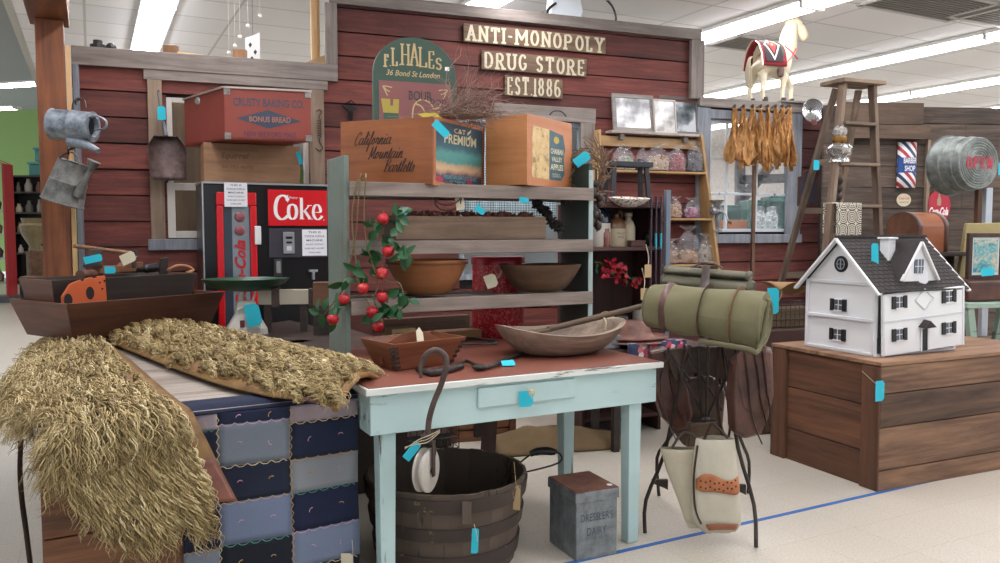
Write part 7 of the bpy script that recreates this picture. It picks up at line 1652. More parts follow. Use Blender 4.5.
goods_bag(642, 0, .12, .20, ('#2c2c34', '#54545c'), 'clear bag of dark goods left of the cream bag on the top display shelf', .5, 3, y=-.05)
goods_bag(657, 0, .24, .22, ('#b49a80', '#c9b298', '#94705c'), 'wide clear bag of cream and tan goods on the top display shelf', .6, 4)
goods_bag(676, 0, .18, .21, ('#96484a', '#b4787a', '#8c3c3c'), 'clear bag of dark pink goods on the top display shelf', .72, 5)
goods_bag(694.5, 0, .17, .24, ('#4c4448', '#6e6468', '#38343a'), 'clear bag of dark grey goods at the right end of the top display shelf', .72, 6)
goods_bag(675, 1, .14, .17, ('#a88464', '#c09c78'), 'clear bag of tan goods at the left of the middle display shelf', .7, 7)
goods_bag(692, 1, .15, .16, ('#8c4468', '#a86a84', '#b498a0'), 'clear bag of purple goods on the middle display shelf beside the grinder', .55, 8)
goods_bag(672, 2, .15, .20, ('#8c7058', '#b09478'), 'clear bag of brown goods at the left of the lowest display shelf', .55, 9)
goods_bag(689, 2, .22, .30, ('#a88668', '#c0a484', '#8c6a50'), 'tall loose clear bag of tan goods in the middle of the lowest display shelf', .40, 10)
goods_bag(707, 2, .16, .24, ('#b4a894', '#8c7c6c'), 'clear bag of pale grey goods at the right of the lowest display shelf', .68, 11)
# meat grinder clamped to the right side board
q = ES.w(*[(lambda z_: (lerpx(z_, xr0+.005, xr1)[0]+.045, lerpx(z_, xr0, xr1)[1]-.01, z_))(es(720, 218, -.2)[1])][0])
GRM = metalm('#6c6e70', '#b0b2b4', .3, .8)
t = thing('meat_grinder', 'small grey metal meat grinder clamped to the right side of the display shelf', 'grinder', q, 21)
b = MB(); b.lathe([(1e-5, -.06), (.035, -.06), (.04, -.03), (.03, 0), (.028, .05), (1e-5, .05)], 18, (0, 0, .06), Matrix.Rotation(PI/2, 4, 'Y')); b.lathe([(.02, .05), (.03, .09), (.06, .13), (.064, .135), (.055, .13), (.02, .09)], 18, (0, 0, .02)); b.build('body', GRM, t, smooth=50)
b = MB(); b.tube([V((0, 0, .03)), V((.01, 0, -.05)), V((.0, 0, -.16))], [.022, .014, .016], 10); b.bar((-.03, 0, -.11), (.03, 0, -.11), .03, .02); b.tube([V((0, 0, -.16)), V((0, 0, -.20))], .006, 6); b.build('clamp', GRM, t, smooth=50)
b = MB(); b.tube(spl([V((.05, 0, .06)), V((.07, -.03, .03)), V((.075, -.06, -.03))], 4), .007, 6); b.build('crank', GRM, t, smooth=50); b = MB(); b.tube([V((.075, -.06, -.03)), V((.10, -.08, -.04))], .013, 8); b.build('crank_handle', wood('#5c3c28', '#8a6244', 'x', 12), t, smooth=50)

# ledge with three small frames
lx0, lz1 = WALL.at(611, 130, -.12); lx1, _ = WALL.at(699, 133, -.12)
t = thing('picture_ledge', 'narrow grey wooden ledge holding three small framed pictures on the sign wall', 'ledge', WALL.w(0, -.015, 0), 21)
b = MB(); b.box(lx0, lx1, -.115, 0, lz1-.022, lz1); b.build('shelf_board', wood('#8c8078', '#b8aca2', 'x', 14), t, bevel=.003)
b = MB(); b.box(lx0+.1, lx0+.14, -.09, 0, lz1-.07, lz1-.022); b.box(lx1-.14, lx1-.10, -.09, 0, lz1-.07, lz1-.022); b.build('bracket', GREY, t)
def pframe(px0, px1, pyt, pyb, yoff, fm, lab, seed, fwid=.03, tilt=-8, sc=('#3c3c40', '#b8b8bc', '#e4e4e8')):
    x0, z0 = WALL.at(px0, pyb, -yoff); x1, _ = WALL.at(px1, pyb, -yoff); _, z1 = WALL.at(px0, pyt, -yoff); w_, h_ = x1-x0, z1-lz1
    t = thing('framed_picture', lab, 'picture', WALL.w(x0, -yoff, lz1+.001), 0, rot=(R(tilt), 0, R(21)))
    b = MB(); 
    for a in ((0, w_, 0, fwid), (0, w_, h_-fwid, h_), (0, fwid, fwid, h_-fwid), (w_-fwid, w_, fwid, h_-fwid)): b.box(a[0], a[1], -.01, .012, a[2], a[3])
    b.build('frame', fm, t, bevel=.003)
    m = NT('photo_print'); nz = m.noise(m.coord(), 4+seed*.5, 3, .5); PM = m.fin(m.ramp(nz, [(.38, sc[0]), (.5, sc[1]), (.58, sc[2])]), .15)
    b = MB(); b.box(fwid-.002, w_-fwid+.002, -.002, .004, fwid-.002, h_-fwid+.002); b.build('print', PM, t)
FG = wood('#7c7470', '#a8a09a', 'x', 20)
pframe(660, 699, 94.5, 131, .04, wood('#5a5450', '#8a8480', 'x', 20), 'grey framed dark photograph at the right end of the picture ledge', 1, .028, -6, ('#2c3438', '#6c7478', '#c0c4c8'))
pframe(613.5, 655, 92, 127, .065, FG, 'wide grey framed bright photograph at the left end of the picture ledge', 5, .035, -8, ('#9a9a9c', '#c8c8ca', '#f0f0f2'))
pframe(655, 677, 98, 128, .095, plain('#c4beb4', .6, 0, .05), 'small unframed grey photograph standing in the middle of the picture ledge', 8, .012, -8, ('#7c7874', '#a8a49e', '#c8c4be'))

# ------------------------------------------------------------------ brown open cabinet with jugs
CF = Fr(P(588, 300, 5.15), 21); CF = Fr((CF.loc.x, CF.loc.y, 0), 21)
CBR = wood('#3c2420', '#64413a', 'x', 12, .7); CBRZ = wood('#3c2420', '#64413a', 'z', 12, .7)
cw_ = CF.at(663, 250, 0)[0]; zt1 = CF.at(630, 205, .2)[1]; zs1 = CF.at(630, 247, 0)[1]; zs2 = CF.at(630, 331, 0)[1]
t = thing('open_cabinet', 'dark reddish brown open-fronted cabinet of jugs and flowers right of the rack', 'cabinet', CF.loc, 21)
b = MB(); b.box(-.02, cw_, .36, .38, 0, zt1); b.build('back_panel', wood('#35201c', '#593a34', 'z', 8, .7), t)
for x in (-.02, cw_-.0): b = MB(); b.box(x-.02, x, 0, .38, 0, zt1); b.build('side_panel', CBRZ, t, bevel=.003)
for z, nm in ((zs1, 0), (zs2, 0), (zt1, 0), (.12, 0)): b = MB(); b.box(-.02, cw_-.02, 0, .36, z-.025, z); b.build('shelf_board', CBR, t, bevel=.003)
b = MB(); b.box(cw_-.0, cw_+.035, -.035, 0, .5, CF.at(670, 190, -.03)[1]); b.build('front_post', paint('#66707c', '#4a4238', 'z', .35, 12, .7), t, bevel=.004, label='blue-grey painted front post')
def lathe_thing(name, label, cat, px, py_base, parts, y=.12, z=None, fr=None, scl=1, group=None):
    fr = fr or CF; x, zz = fr.at(px, py_base, y); t = thing(name, label, cat, fr.w(x, y, (z if z is not None else zz)+.001), fr.deg, group)
    for nm, prof, mat in parts: b = MB(); b.lathe([(r_*scl, h_*scl) for r_, h_ in prof], 28); b.build(nm, mat, t, smooth=45)
    return t
CER = plain('#b8b4aa', .3, 0, .06); CER2 = plain('#a89c82', .3, 0, .1); BRG = plain('#6c4a30', .3, 0, .15); COB = plain('#1c2434', .2, 0, .1)
lathe_thing('stoneware_jug', 'stoneware jug, dark blue above and white below, at the left end of the cabinet shelf', 'jug', 598, 250, [('base', [(1e-5, 0), (.078, 0), (.082, .01), (.082, .155)], CER), ('shoulder', [(.082, .155), (.08, .19), (.06, .235), (.025, .262), (.022, .285), (.027, .29), (1e-5, .29)], COB)], z=zs1)
t = lathe_thing('stoneware_jug', 'cream stoneware jug with a brown top and printed lettering on the cabinet shelf', 'jug', 615.5, 250, [('base', [(1e-5, 0), (.068, 0), (.072, .01), (.072, .12)], CER2), ('shoulder', [(.072, .12), (.07, .145), (.05, .18), (.022, .195), (.02, .215), (.027, .22), (1e-5, .22)], BRG)], z=zs1, y=.13)
b = MB(); b.tube(spl([V((.035, -.0, .19)), V((.05, 0, .215)), V((.03, 0, .235)), V((.015, 0, .215))], 4), .007, 6); b.build('handle', BRG, t, smooth=50); b = MB(); b.text('FINE OLD', face(0, -.074, 0), (-.03, .03, .082, .095)); b.text('RYE', face(0, -.074, 0), (-.02, .02, .055, .07)); b.build('printed_lettering', TXT, t)
lathe_thing('stoneware_bottle', 'white narrow-necked stoneware bottle on the cabinet shelf', 'bottle', 628, 250, [('body', [(1e-5, 0), (.046, 0), (.048, .01), (.048, .13), (.035, .165), (.02, .18), (.02, .20), (.026, .205), (.026, .225), (1e-5, .225)], CER2)], z=zs1, y=.13)
lathe_thing('amber_bottle', 'small brown bottle in front of the cream jug on the cabinet shelf', 'bottle', 606, 251, [('body', [(1e-5, 0), (.027, 0), (.028, .09), (.02, .10), (.019, .12), (1e-5, .12)], plain('#6a3a30', .25, 0, .1))], z=zs1, y=.05)
lathe_thing('dark_jar', 'dark round jar at the right end of the cabinet shelf', 'jar', 649, 248, [('body', [(1e-5, 0), (.035, 0), (.05, .04), (.045, .08), (.025, .09), (.028, .11), (1e-5, .11)], plain('#1c1818', .25, 0, .1))], z=zs1, y=.15)
x, _ = CF.at(637, 248, .03); t = thing('small_box', 'small reddish wooden box in front of the white bottle on the cabinet shelf', 'box', CF.w(x, .02, zs1+.001), 21); b = MB(); b.box(-.05, .06, 0, .05, 0, .032); b.build('body', CBR, t, bevel=.003); b = MB(); b.box(-.052, .062, -.002, .052, .032, .042); b.build('lid', CBR, t, bevel=.002)
# red flowers
t = thing('red_flowers', 'spray of red artificial flowers hanging under the cabinet shelf', 'flowers', CF.loc, 21)
FL = plain('#b0142a', .6, 0, .2); rnd = random.Random(5)
b = MB()
for px, py, r_ in ((608, 265, 7), (606, 274, 5), (622, 268, 7), (620, 278, 7), (635, 283, 6), (611, 262, 4)):
    for k in range(13):
        c = CF.at(px+rnd.uniform(-r_, r_)*.7, py+rnd.uniform(-r_, r_)*.6, .06); leaf(b, V((c[0], .06+rnd.uniform(-.03, .02), c[1])), rnd.uniform(0, 6.28), rnd.uniform(0, 3), .035, .03, rnd.uniform(-1, 1))
b.build('petals', FL, t, smooth=180, stuff=True)
b = MB()
for k in range(26): px, py = rnd.uniform(594, 640), 0; py = 262+(px-594)*.45+rnd.uniform(-6, 6); c = CF.at(px, py, .08); leaf(b, V((c[0], .08, c[1])), rnd.uniform(0, 6.28), rnd.uniform(0, 3), .04, .02, rnd.uniform(-1, 1))
b.build('leaves', LEAFM, t, smooth=180, stuff=True)
b = MB(); b.tube(spl([V((*[CF.at(594, 262, .08)[0]], .08, CF.at(594, 262, .08)[1])), V((CF.at(615, 266, .08)[0], .08, CF.at(615, 266, .08)[1])), V((CF.at(638, 286, .08)[0], .08, CF.at(638, 286, .08)[1]))], 5), .004, 6); b.build('stem', VINE, t)
t = lathe_thing('round_tin', 'small round yellow and black tin ornament standing on the lower cabinet shelf', 'tin', 606, 330, [('base', [(1e-5, 0), (.03, 0), (.02, .01), (1e-5, .012)], COB)], z=zs2, y=.08)
m = NT('spotted'); nz = m.noise(m.coord(), 26, 4, .6); SPM = m.fin(m.ramp(nz, [(.42, '#3c3c34'), (.5, '#8c7c44'), (.6, '#c4bca0')]), .3)
b = MB(); b.lathe([(1e-5, -.014), (.055, -.014), (.06, -.008), (.06, .008), (.055, .014), (1e-5, .014)], 30, (0, 0, .068), Matrix.Rotation(PI/2, 4, 'X')); b.build('disc', SPM, t, smooth=50)
lathe_thing('glass_tumbler', 'small grey glass tumbler beside the round tin', 'cup', 622, 331, [('body', [(1e-5, 0), (.035, 0), (.04, .09), (.036, .09), (.031, .006), (1e-5, .006)], plain('#6c6a68', .2, 0, .2))], z=zs2, y=.08)
t = lathe_thing('white_crock', 'grey-white crock at the right of the lower cabinet shelf', 'crock', 642, 331, [('body', [(1e-5, 0), (.06, 0), (.065, .01), (.068, .13), (.062, .135), (.058, .02), (1e-5, .02)], CER)], z=zs2, y=.15)
# beaded strings hanging on the cabinet front
for k, px in enumerate((651.5, 656.5, 661.5)):
    x, z1_ = CF.at(px, 195, -.05); _, z0_ = CF.at(px, 285, -.05); b = MB(); n = 46
    for i in range(n): b.ball((0, 0, z0_+(z1_-z0_)*i/n), .009, 6, mi=(1 if .40 < i/n < .58 and k else 0))
    o = b.build('bead_string', [plain('#3c2838', .35, .1, .2), plain('#2498ac', .5, 0, .1)], smooth=180); o.location = CF.w(x, -.05, 0); tag(o, 'dark purple bead string hanging on the cabinet front, %s of three' % ('left', 'middle', 'right')[k], 'beads', 'bead strings on the cabinet')
for k, (px, py, ln_) in enumerate(((648, 271, .085), (644, 294, .075))):
    x, z = CF.at(px, py, -.08); t = thing('paper_tag', 'tan paper tag on a string in front of the cabinet, %s of two' % ('upper', 'lower')[k], 'tag', CF.w(x, -.08, z), 21); b = MB(); b.prism([(-.025, -ln_/2), (.025, -ln_/2), (.025, ln_/2), (-.025, ln_/2)], .002, face(0, 0, 0)); b.build('card', plain('#b09470', .8, 0, .05), t)
    b = MB(); b.tube(spl([V((0, 0, ln_/2)), V((.01, .01, ln_/2+.05)), V((.0, .03, ln_/2+.13))], 4), .003, 5); b.build('string', STRING, t)
# black trestle frame on the cabinet with the enamel dish
x0, zb0 = CF.at(607, 199, .1); x1, _ = CF.at(648, 199, .1); _, ztf = CF.at(630, 162, .1); BK = plain('#2e2e33', .7, 0, .2, 30)
t = thing('black_stool', 'small black wooden trestle stool standing on the brown cabinet', 'stool', CF.w(0, .1, 0), 21)
b = MB(); b.box(x0-.005, x1+.01, -.05, .06, ztf-.035, ztf); b.build('seat', BK, t, bevel=.004)
for s, xx in ((-1, x0+.035), (1, x1-.035)):
    for y in (-.03, .05): b = MB(); b.bar((xx+s*.02, y*1.4, zt1), (xx, y, ztf-.035), .032, .02, up=(0, 1, 0)); b.build('leg', BK, t, bevel=.003)
xd, zd = CF.at(627.5, 198, -.02); m = NT('speckle'); nz = m.noise(m.coord(), 60, 2); ENM = m.fin(m.ramp(nz, [(.40, '#6c4a40'), (.46, '#cfc8bc')]), .4)
t = thing('enamel_dish', 'speckled white enamel dish hanging edge-on below the black stool', 'dish', CF.w(xd, -.045, zd), 21)
b = MB(); Md_ = Matrix.Rotation(R(8), 4, 'X'); b.lathe([(1e-5, -.062), (.05, -.058), (.10, -.040), (.145, -.004), (.148, 0), (.142, 0), (.098, -.034), (1e-5, -.054)], 40, (0, 0, 0), Md_, ey=.55); b.build('bowl_body', ENM, t, smooth=60)
# dried wreath and pods at the right end of the rack
wy = RK.w(RW+.08, .12, 0).y
wc = P(588, 172, wy); b = MB(); rnd = random.Random(12)
for k in range(170):
    a = rnd.uniform(0, 2*PI); rr = rnd.gauss(.105, .016); q = wc+V((rr*math.cos(a)*.75, rnd.uniform(-.03, .03), rr*math.sin(a))); d = V((-math.sin(a)+rnd.gauss(0, .5), rnd.gauss(0, .3), math.cos(a)+rnd.gauss(0, .5))).normalized()
    b.tube([q, q+d*.05+V((0, 0, .004)), q+d*.09+V((rnd.gauss(0, .02), 0, rnd.gauss(0, .02)))], .0025, 4, tone=rnd.random())
o = b.build('dried_wreath', wood('#5c4232', '#94785a', 'z', 10)); tag(o, 'round wreath of dry brown vines hanging at the right end of the rack', 'wreath')
b = MB()
for k in range(16):
    px = 596+rnd.uniform(-5, 5); py = 184+k*2.8; c = P(px, py, wy-.02+rnd.uniform(-.03, .03)); b.ball(c, .022, 8, sc=(rnd.uniform(.8, 1.2), 1, rnd.uniform(.8, 1.4)), tone=rnd.random())
b.tube([P(596, 170, wy), P(597, 232, wy)], .004, 5); o = b.build('pod_string', plain('#38281f', .6, 0, .3), smooth=60); tag(o, 'string of dark brown dried pods hanging beside the dark green end board', 'pod string')
price_tag(o, 582, 159, wy-.1, .085, .05, 35)
b = MB(); pts = spl([P(536, 203, 4.1), P(545, 212, 4.1), P(552, 222, 4.08), P(560, 228, 4.08)], 4)
for i, p in enumerate(pts[::2]):
    for k in range(14): a = rnd.uniform(0, 6.28); e_ = rnd.uniform(-1.2, 1.2); d = V((math.cos(a)*math.cos(e_), math.sin(a)*math.cos(e_), math.sin(e_))); b.bar(p+d*.005, p+d*.032, .016, .006, w2=.02, tone=rnd.random())
    b.ball(p, .022, 8)
o = b.build('pine_cone_chain', plain('#221a18', .7, 0, .3)); tag(o, 'chain of dark pine cones hanging in front of the window behind the rack', 'pine cones')
b = MB(); b.tube([P(536, 203, 4.1), P(533, 190, 4.1)], .003, 5); b.build('string', STRING, o)
# checked curtain inside the middle window
m = NT('gingham'); wv1 = m.n('ShaderNodeTexWave', bands_direction='X'); wv1.inputs['Scale'].default_value = 16; wv2 = m.n('ShaderNodeTexWave', bands_direction='Z'); wv2.inputs['Scale'].default_value = 16
for w_n in (wv1, wv2): m.l(m.coord(), w_n.inputs['Vector'])
GIN = m.fin(m.ramp(m.math('MULTIPLY_ADD', wv1.outputs['Fac'], .5, m.math('MULTIPLY', wv2.outputs['Fac'], .5)), [(.2, '#5c7888'), (.5, '#94a6ac'), (.8, '#c0c8c6')]), .95)
a = WIN[1]; t = thing('curtain', 'pale blue checked curtain hanging in the middle window behind the rack', 'curtain', WALL.w(0, .06, 0), 21)
b = MB(); b.grid(lambda u, v: V((a[0]+.03+(a[1]-a[0]-.25)*u, .012*math.sin(u*50), a[3]-.04-.80*v)), 70, 4); b.build('cloth', GIN, t, smooth=180, solid=.003)
b = MB(); b.tube([(a[0]+.01, 0, a[3]-.035), (a[1]-.01, 0, a[3]-.035)], .01, 8); b.build('rod', CHR, t)
b = MB(); b.box(a[0]-.4, a[1]+.5, .55, .58, 0, 2.45); o = struct(b.build('wall_inner', paint('#9aa2a4', '#7c8084', 'z', .3, 6, .7, c2='#b0b6b6'))); o.location = WALL.loc; o.rotation_euler = (0, 0, R(21))

# ------------------------------------------------------------------ tobacco leaves on hooks under the trim of the right window
TOB = NT('tobacco'); n1 = TOB.noise(TOB.coord((1, 1, .35)), 30, 6, .75, 1.2); TOB = TOB.fin(TOB.tone(TOB.ramp(n1, [(.32, '#6e4420'), (.5, '#b07c42'), (.7, '#d0a060')]), .75, 1.25), .6, bump=n1, bstr=.8, bdist=.01)
for i, (px, ln_, w_) in enumerate(((735, 165, .12), (744, 168, .13), (753, 170, .14), (761, 164, .10), (768, 172, .13), (776, 165, .12), (783, 168, .11), (790, 170, .10))):
    yo = -.14-(i % 2)*.035; x, z1_ = WALL.at(px, 108, yo); _, z0_ = WALL.at(px, ln_, yo); L_ = z1_-z0_; rnd = random.Random(30+i)
    t = thing('tobacco_bundle', 'bundle of dry orange-brown tobacco leaves hanging over the right window, %s from the left' % ('first', 'second', 'third', 'fourth', 'fifth', 'sixth', 'seventh', 'eighth')[i], 'dried leaves', WALL.w(x, yo, z1_), 21, 'tobacco bundles')
    b = MB()
    for k in range(6):
        ox = rnd.uniform(-.03, .03); oy = rnd.uniform(-.02, .02); ll = L_*rnd.uniform(.8, 1.03); ww = w_*rnd.uniform(.75, 1.05); tw = rnd.uniform(-1.2, 1.2); s_ = rnd.random()*9
        def f(u, v, ox=ox, oy=oy, ll=ll, ww=ww, tw=tw, s_=s_):
            wv_ = (.16+.84*min(1, v*1.6)**1.2)*(1 if v < .85 else max(.35, 1-(v-.85)*4)); a = tw+v*.9; cx = (u-.5)*ww*wv_
            q = V((cx*math.cos(a), cx*math.sin(a)*.7, 0)); n_ = noise.noise(V((u*4+s_, v*9, s_)))
            return V((ox*v*2.2+q.x+n_*.012, oy*v*2+q.y+.018*math.sin(u*9+v*7+s_)+n_*.02, -ll*v+n_*.008))
        b.grid(f, 8, 22, tone=rnd.random())
    b.build('leaves', TOB, t, smooth=180, solid=.003)
    b = MB(); b.tube([V((0, .02, -.02)), V((0, .0, .012)), V((.03, .05, .03)), V((.05, .13, .02))], .006, 5); b.tube([V((0, 0, -.05)), V((0, 0, .03))], .012, 6); b.build('hook', IRON, t)
x, z1_ = WALL.at(756, 165, -.10); _, z0_ = WALL.at(756, 262, -.10)
t = thing('wooden_stick', 'long brown wooden stick standing against the right window below the tobacco', 'stick', WALL.w(x, -.09, 0), 21); b = MB(); b.box(-.016, .016, 0, .025, 0, z1_+.1); b.build('pole', wood('#5c4030', '#8c6a50', 'z', 10), t, bevel=.003)

# ------------------------------------------------------------------ view behind the right window
a = WIN[2]
for k, (px0, px1, py0, py1, Y, c_) in enumerate(((722, 748, 205, 232, 10.5, '#1c4a44'), (748, 772, 200, 232, 10.2, '#1e5048'), (770, 792, 196, 232, 10.0, '#1a443e'))):
    q = P(px0, py1, Y); q1 = P(px1, py0, Y); t = thing('green_crate', 'dark teal green crate stacked beyond the right window, %s of three' % ('left', 'middle', 'right')[k], 'crate', (q.x, q.y, .0), 0, 'green crates beyond the window')
    b = MB(); b.box(0, q1.x-q.x-.06, 0, .4, 0, q1.z); b.build('body', plain(c_, .5, 0, .1), t, bevel=.01); b = MB()
    for z in (.3, .7, 1.1, q1.z-.05): b.box(-.01, q1.x-q.x-.06, -.02, 0, z-.02, z+.02)
    b.build('rib', plain('#2c6a60', .5), t)
t = thing('timber_frame', 'dark timber frame with a diagonal brace seen through the right window', 'frame', P(755, 200, 11).xy.to_3d(), 0)
q = P(755, 200, 11); fr_ = MB()
for (p_, s_) in (((740, 150), (740, 232)), ((790, 150), (790, 232)), ((738, 180), (792, 178)), ((742, 200), (770, 165))): b = MB(); b.bar(P(*p_, 11), P(*s_, 11), .12, .1, up=(0, 1, 0)); b.build('beam', plain('#3c3a3c', .7), t, world=True)
b = MB(); b.bar(P(740, 230, 11), V((P(740, 230, 11).x, P(740, 230, 11).y, 0)), .12, .1, up=(0, 1, 0)); b.bar(P(790, 230, 11), V((P(790, 230, 11).x, P(790, 230, 11).y, 0)), .12, .1, up=(0, 1, 0)); b.build('post', plain('#3c3a3c', .7), t, world=True)
# jars on the window sill and an orange box
sz = a[2]-.02
x, _ = WALL.at(737, 228, .02); t = thing('orange_box', 'small orange wooden box on the sill of the right window', 'box', WALL.w(x, .045, a[2]+.001), 21); b = MB(); b.box(-.12, .13, 0, .10, 0, .10); b.build('body', plain('#a8602c', .6, 0, .1), t, bevel=.003); b = MB(); b.box(-.125, .135, -.004, .104, .10, .112); b.build('lid', plain('#b46c34', .6, 0, .1), t)
for k, px in enumerate((763, 775)):
    x, _ = WALL.at(px, 228, .05); t = thing('glass_jar', 'clear glass jar on the sill of the right window, %s of two' % ('left', 'right')[k], 'jar', WALL.w(x, .10, a[2]+.001), 21)
    b = MB(); b.lathe([(1e-5, 0), (.055, 0), (.06, .01), (.06, .16), (.04, .19), (.04, .21), (.037, .21), (.036, .19), (.056, .158), (.056, .012), (1e-5, .010)], 24); b.build('jar_body', film('#dfe8e8', .3, .05), t, smooth=50); b = MB(); b.lathe([(.042, .205), (.044, .235), (1e-5, .24)], 20); b.build('lid', plain('#8c9094', .3, .5, .05), t, smooth=50)

# ------------------------------------------------------------------ carousel horse on top of the low wall
import bmesh
HX, HZ = WALL.at(776, 97, .02)
hz0 = ZLO+.051
t = thing('toy_horse', 'cream carousel style horse with a red patterned blanket standing on the wall top', 'horse statue', WALL.w(HX, .02, hz0), 14); t.scale = (.93, 1, 1.14)
SCL = 6.95/800
def hx(px): return (px-776)*SCL*1.04
def hzz(py): return (97.5-py)*SCL
HORM = NT('horse_hide'); n1 = HORM.noise(HORM.coord(), 10, 4); HORM = HORM.fin(HORM.ramp(n1, [(.35, '#c9bb9a'), (.65, '#e0d6bc')]), .45, bump=n1, bstr=.2)
def skin(name, nodes, edges, mat, parent, root=0, sub=2, label=None):
    me = bpy.data.meshes.new(name); bm = bmesh.new(); L = bm.verts.layers.skin.verify()
    vs_ = []
    for i, (p, r_) in enumerate(nodes): v = bm.verts.new(p); v[L].radius = r_ if isinstance(r_, tuple) else (r_, r_); v[L].use_root = (i == root); vs_.append(v)
    for a_, b_ in edges: bm.edges.new((vs_[a_], vs_[b_]))
    bm.to_mesh(me); bm.free(); o = bpy.data.objects.new(name, me); COL.objects.link(o); o.parent = parent; me.materials.append(mat)
    md = o.modifiers.new('Skin', 'SKIN'); md.use_smooth_shade = True; md.branch_smoothing = .6
    md = o.modifiers.new('Sub', 'SUBSURF'); md.levels = md.render_levels = sub
    if label: o['label'] = label
    return o
def hn_(px, py, y, r_): return (V((hx(px), y, hzz(py))), r_)
nodes = [hn_(770, 59, 0, (.135, .14)), hn_(757, 58, 0, (.13, .135)), hn_(784, 61, 0, (.13, .14)), hn_(788, 50, 0, (.10, .12)), hn_(789, 38, -.01, (.07, .10)), hn_(792, 27, -.02, (.06, .08)),   # body, neck
         hn_(797, 22, -.03, (.058, .06)), hn_(801, 29, -.05, (.044, .052)), hn_(806, 40, -.07, (.036, .038)),
         hn_(754, 68, -.055, (.07, .07)), hn_(756, 78, -.06, .035), hn_(754, 86, -.06, .024), hn_(756, 94, -.06, .022), hn_(757, 96.5, -.07, .026),      # hind near
         hn_(752, 68, .055, (.07, .07)), hn_(750, 78, .06, .035), hn_(747, 86, .06, .024), hn_(749, 94, .06, .022), hn_(750, 96.5, .05, .026),
         hn_(781, 70, -.055, (.05, .055)), hn_(780, 80, -.06, .030), hn_(779, 88, -.06, .022), hn_(779, 94, -.06, .020), hn_(779.5, 96.5, -.07, .024),
         hn_(787, 70, .05, (.05, .055)), hn_(794, 75, .05, .034), hn_(799, 82, .05, .024), hn_(798, 90, .05, .020), hn_(799, 94, .05, .024)]
edges = [(1, 0), (0, 2), (2, 3), (3, 4), (4, 5), (5, 6), (6, 7), (7, 8), (1, 9), (9, 10), (10, 11), (11, 12), (12, 13), (1, 14), (14, 15), (15, 16), (16, 17), (17, 18), (2, 19), (19, 20), (20, 21), (21, 22), (22, 23), (2, 24), (24, 25), (25, 26), (26, 27), (27, 28)]
skin('body', nodes, edges, HORM, t)
for s in (-1, 1): b = MB(); c = V((hx(796), -.025+s*.032, hzz(18))); b.lathe([(.016, -.01), (.018, .0), (.012, .025), (1e-5, .05)], 8, c, Matrix.Rotation(.25*s, 4, 'X')); b.build('ear', HORM, t, smooth=60)
b = MB()
for s in (-1, 1): b.ball(V((hx(800.5), -.045+s*.040-.0, hzz(25.5))), .008, 8)
b.build('eye', BLK, t)
b = MB(); rnd = random.Random(6)
for k in range(60):
    v_ = rnd.random(); px = lerp(794, 784, v_); py = lerp(20, 46, v_); p = V((hx(px)-.02, rnd.uniform(-.04, .03), hzz(py)+.02)); b.tube([p, p+V((-.03, rnd.uniform(-.02, .0), -.03)), p+V((-.035+rnd.uniform(-.01, .02), -.03, -.08))], [.009, .008, .003], 5, tone=rnd.random())
b.build('mane', plain('#d3c8aa', .7, 0, .1), t, smooth=60)
b = MB()
for k in range(26): p = V((hx(748), rnd.uniform(-.02, .02), hzz(56))); b.tube(spl([p, p+V((-.05, 0, -.02)), p+V((-.065+rnd.uniform(-.01, .02), rnd.uniform(-.02, .02), -.14)), p+V((-.05+rnd.uniform(-.02, .02), rnd.uniform(-.02, .02), -.24))], 3), .007, 4, tone=rnd.random())
b.build('tail', plain('#c9bea4', .7, 0, .1), t, smooth=60)
b = MB()
for px, y, py in ((757, -.07, 97), (750, .05, 97), (779.5, -.07, 97), (799, .05, 95.5)): b.lathe([(1e-5, -.01), (.030, -.006), (.024, .028), (1e-5, .03)], 12, V((hx(px)+.004, y, max(.007, hzz(py)+.004))))
b.build('hoof', plain('#3a2a22', .5, 0, .1), t, smooth=50)
# blanket draped over the back
RB = plain('#8c2028', .8, 0, .15, 20); BB_ = plain('#241c20', .8, 0, .1); WB_ = plain('#cfc6b8', .8, 0, .05); YB_ = plain('#b89838', .8, 0, .05); GB_ = plain('#2c4434', .8, 0, .05)
def bl(u, v, e=.0): a = (v-.5)*PI*1.02; px = 747+29*u; k = 1+e; zz = hzz(59)+.150*math.cos(a)*k-(.060*max(0, abs(v-.5)*2-.6)/.4); return V((hx(px)+.012*math.cos(v*9), .150*math.sin(a)*k, zz))
b = MB(); b.grid(bl, 16, 24); b.build('blanket', RB, t, smooth=180, solid=.006, label='red blanket with a woven diamond')
bb_ = t.children[-1]
def bpatch(u0, u1, v0, v1, mat, e, dia=False):
    b = MB(); 
    if dia: uc, vc, du, dv = (u0+u1)/2, (v0+v1)/2, (u1-u0)/2, (v1-v0)/2; b.grid(lambda s, q: bl(uc+du*((s-.5)+(q-.5)), vc+dv*((q-.5)-(s-.5)), e), 8, 8)
    else: b.grid(lambda s, q: bl(u0+(u1-u0)*s, v0+(v1-v0)*q, e), 8, 8)
    return b
bpatch(.10, .82, .04, .40, 0, .06).build('dark_panel', BB_, bb_, smooth=180)
bpatch(.13, .79, .05, .40, 0, .075, True).build('white_diamond', WB_, bb_, smooth=180); bpatch(.19, .73, .08, .37, 0, .085, True).build('dark_diamond', BB_, bb_, smooth=180)
bpatch(.26, .66, .12, .33, 0, .095, True).build('red_diamond', plain('#a83030', .8, 0, .1), bb_, smooth=180); bpatch(.41, .51, .20, .25, 0, .105, True).build('yellow_centre', YB_, bb_, smooth=180)
bpatch(-.06, -.0, .0, 1, 0, .04).build('white_border', WB_, bb_, smooth=180); bpatch(.82, .90, .1, .45, 0, .06).build('green_stripe', GB_, bb_, smooth=180)
b = MB()
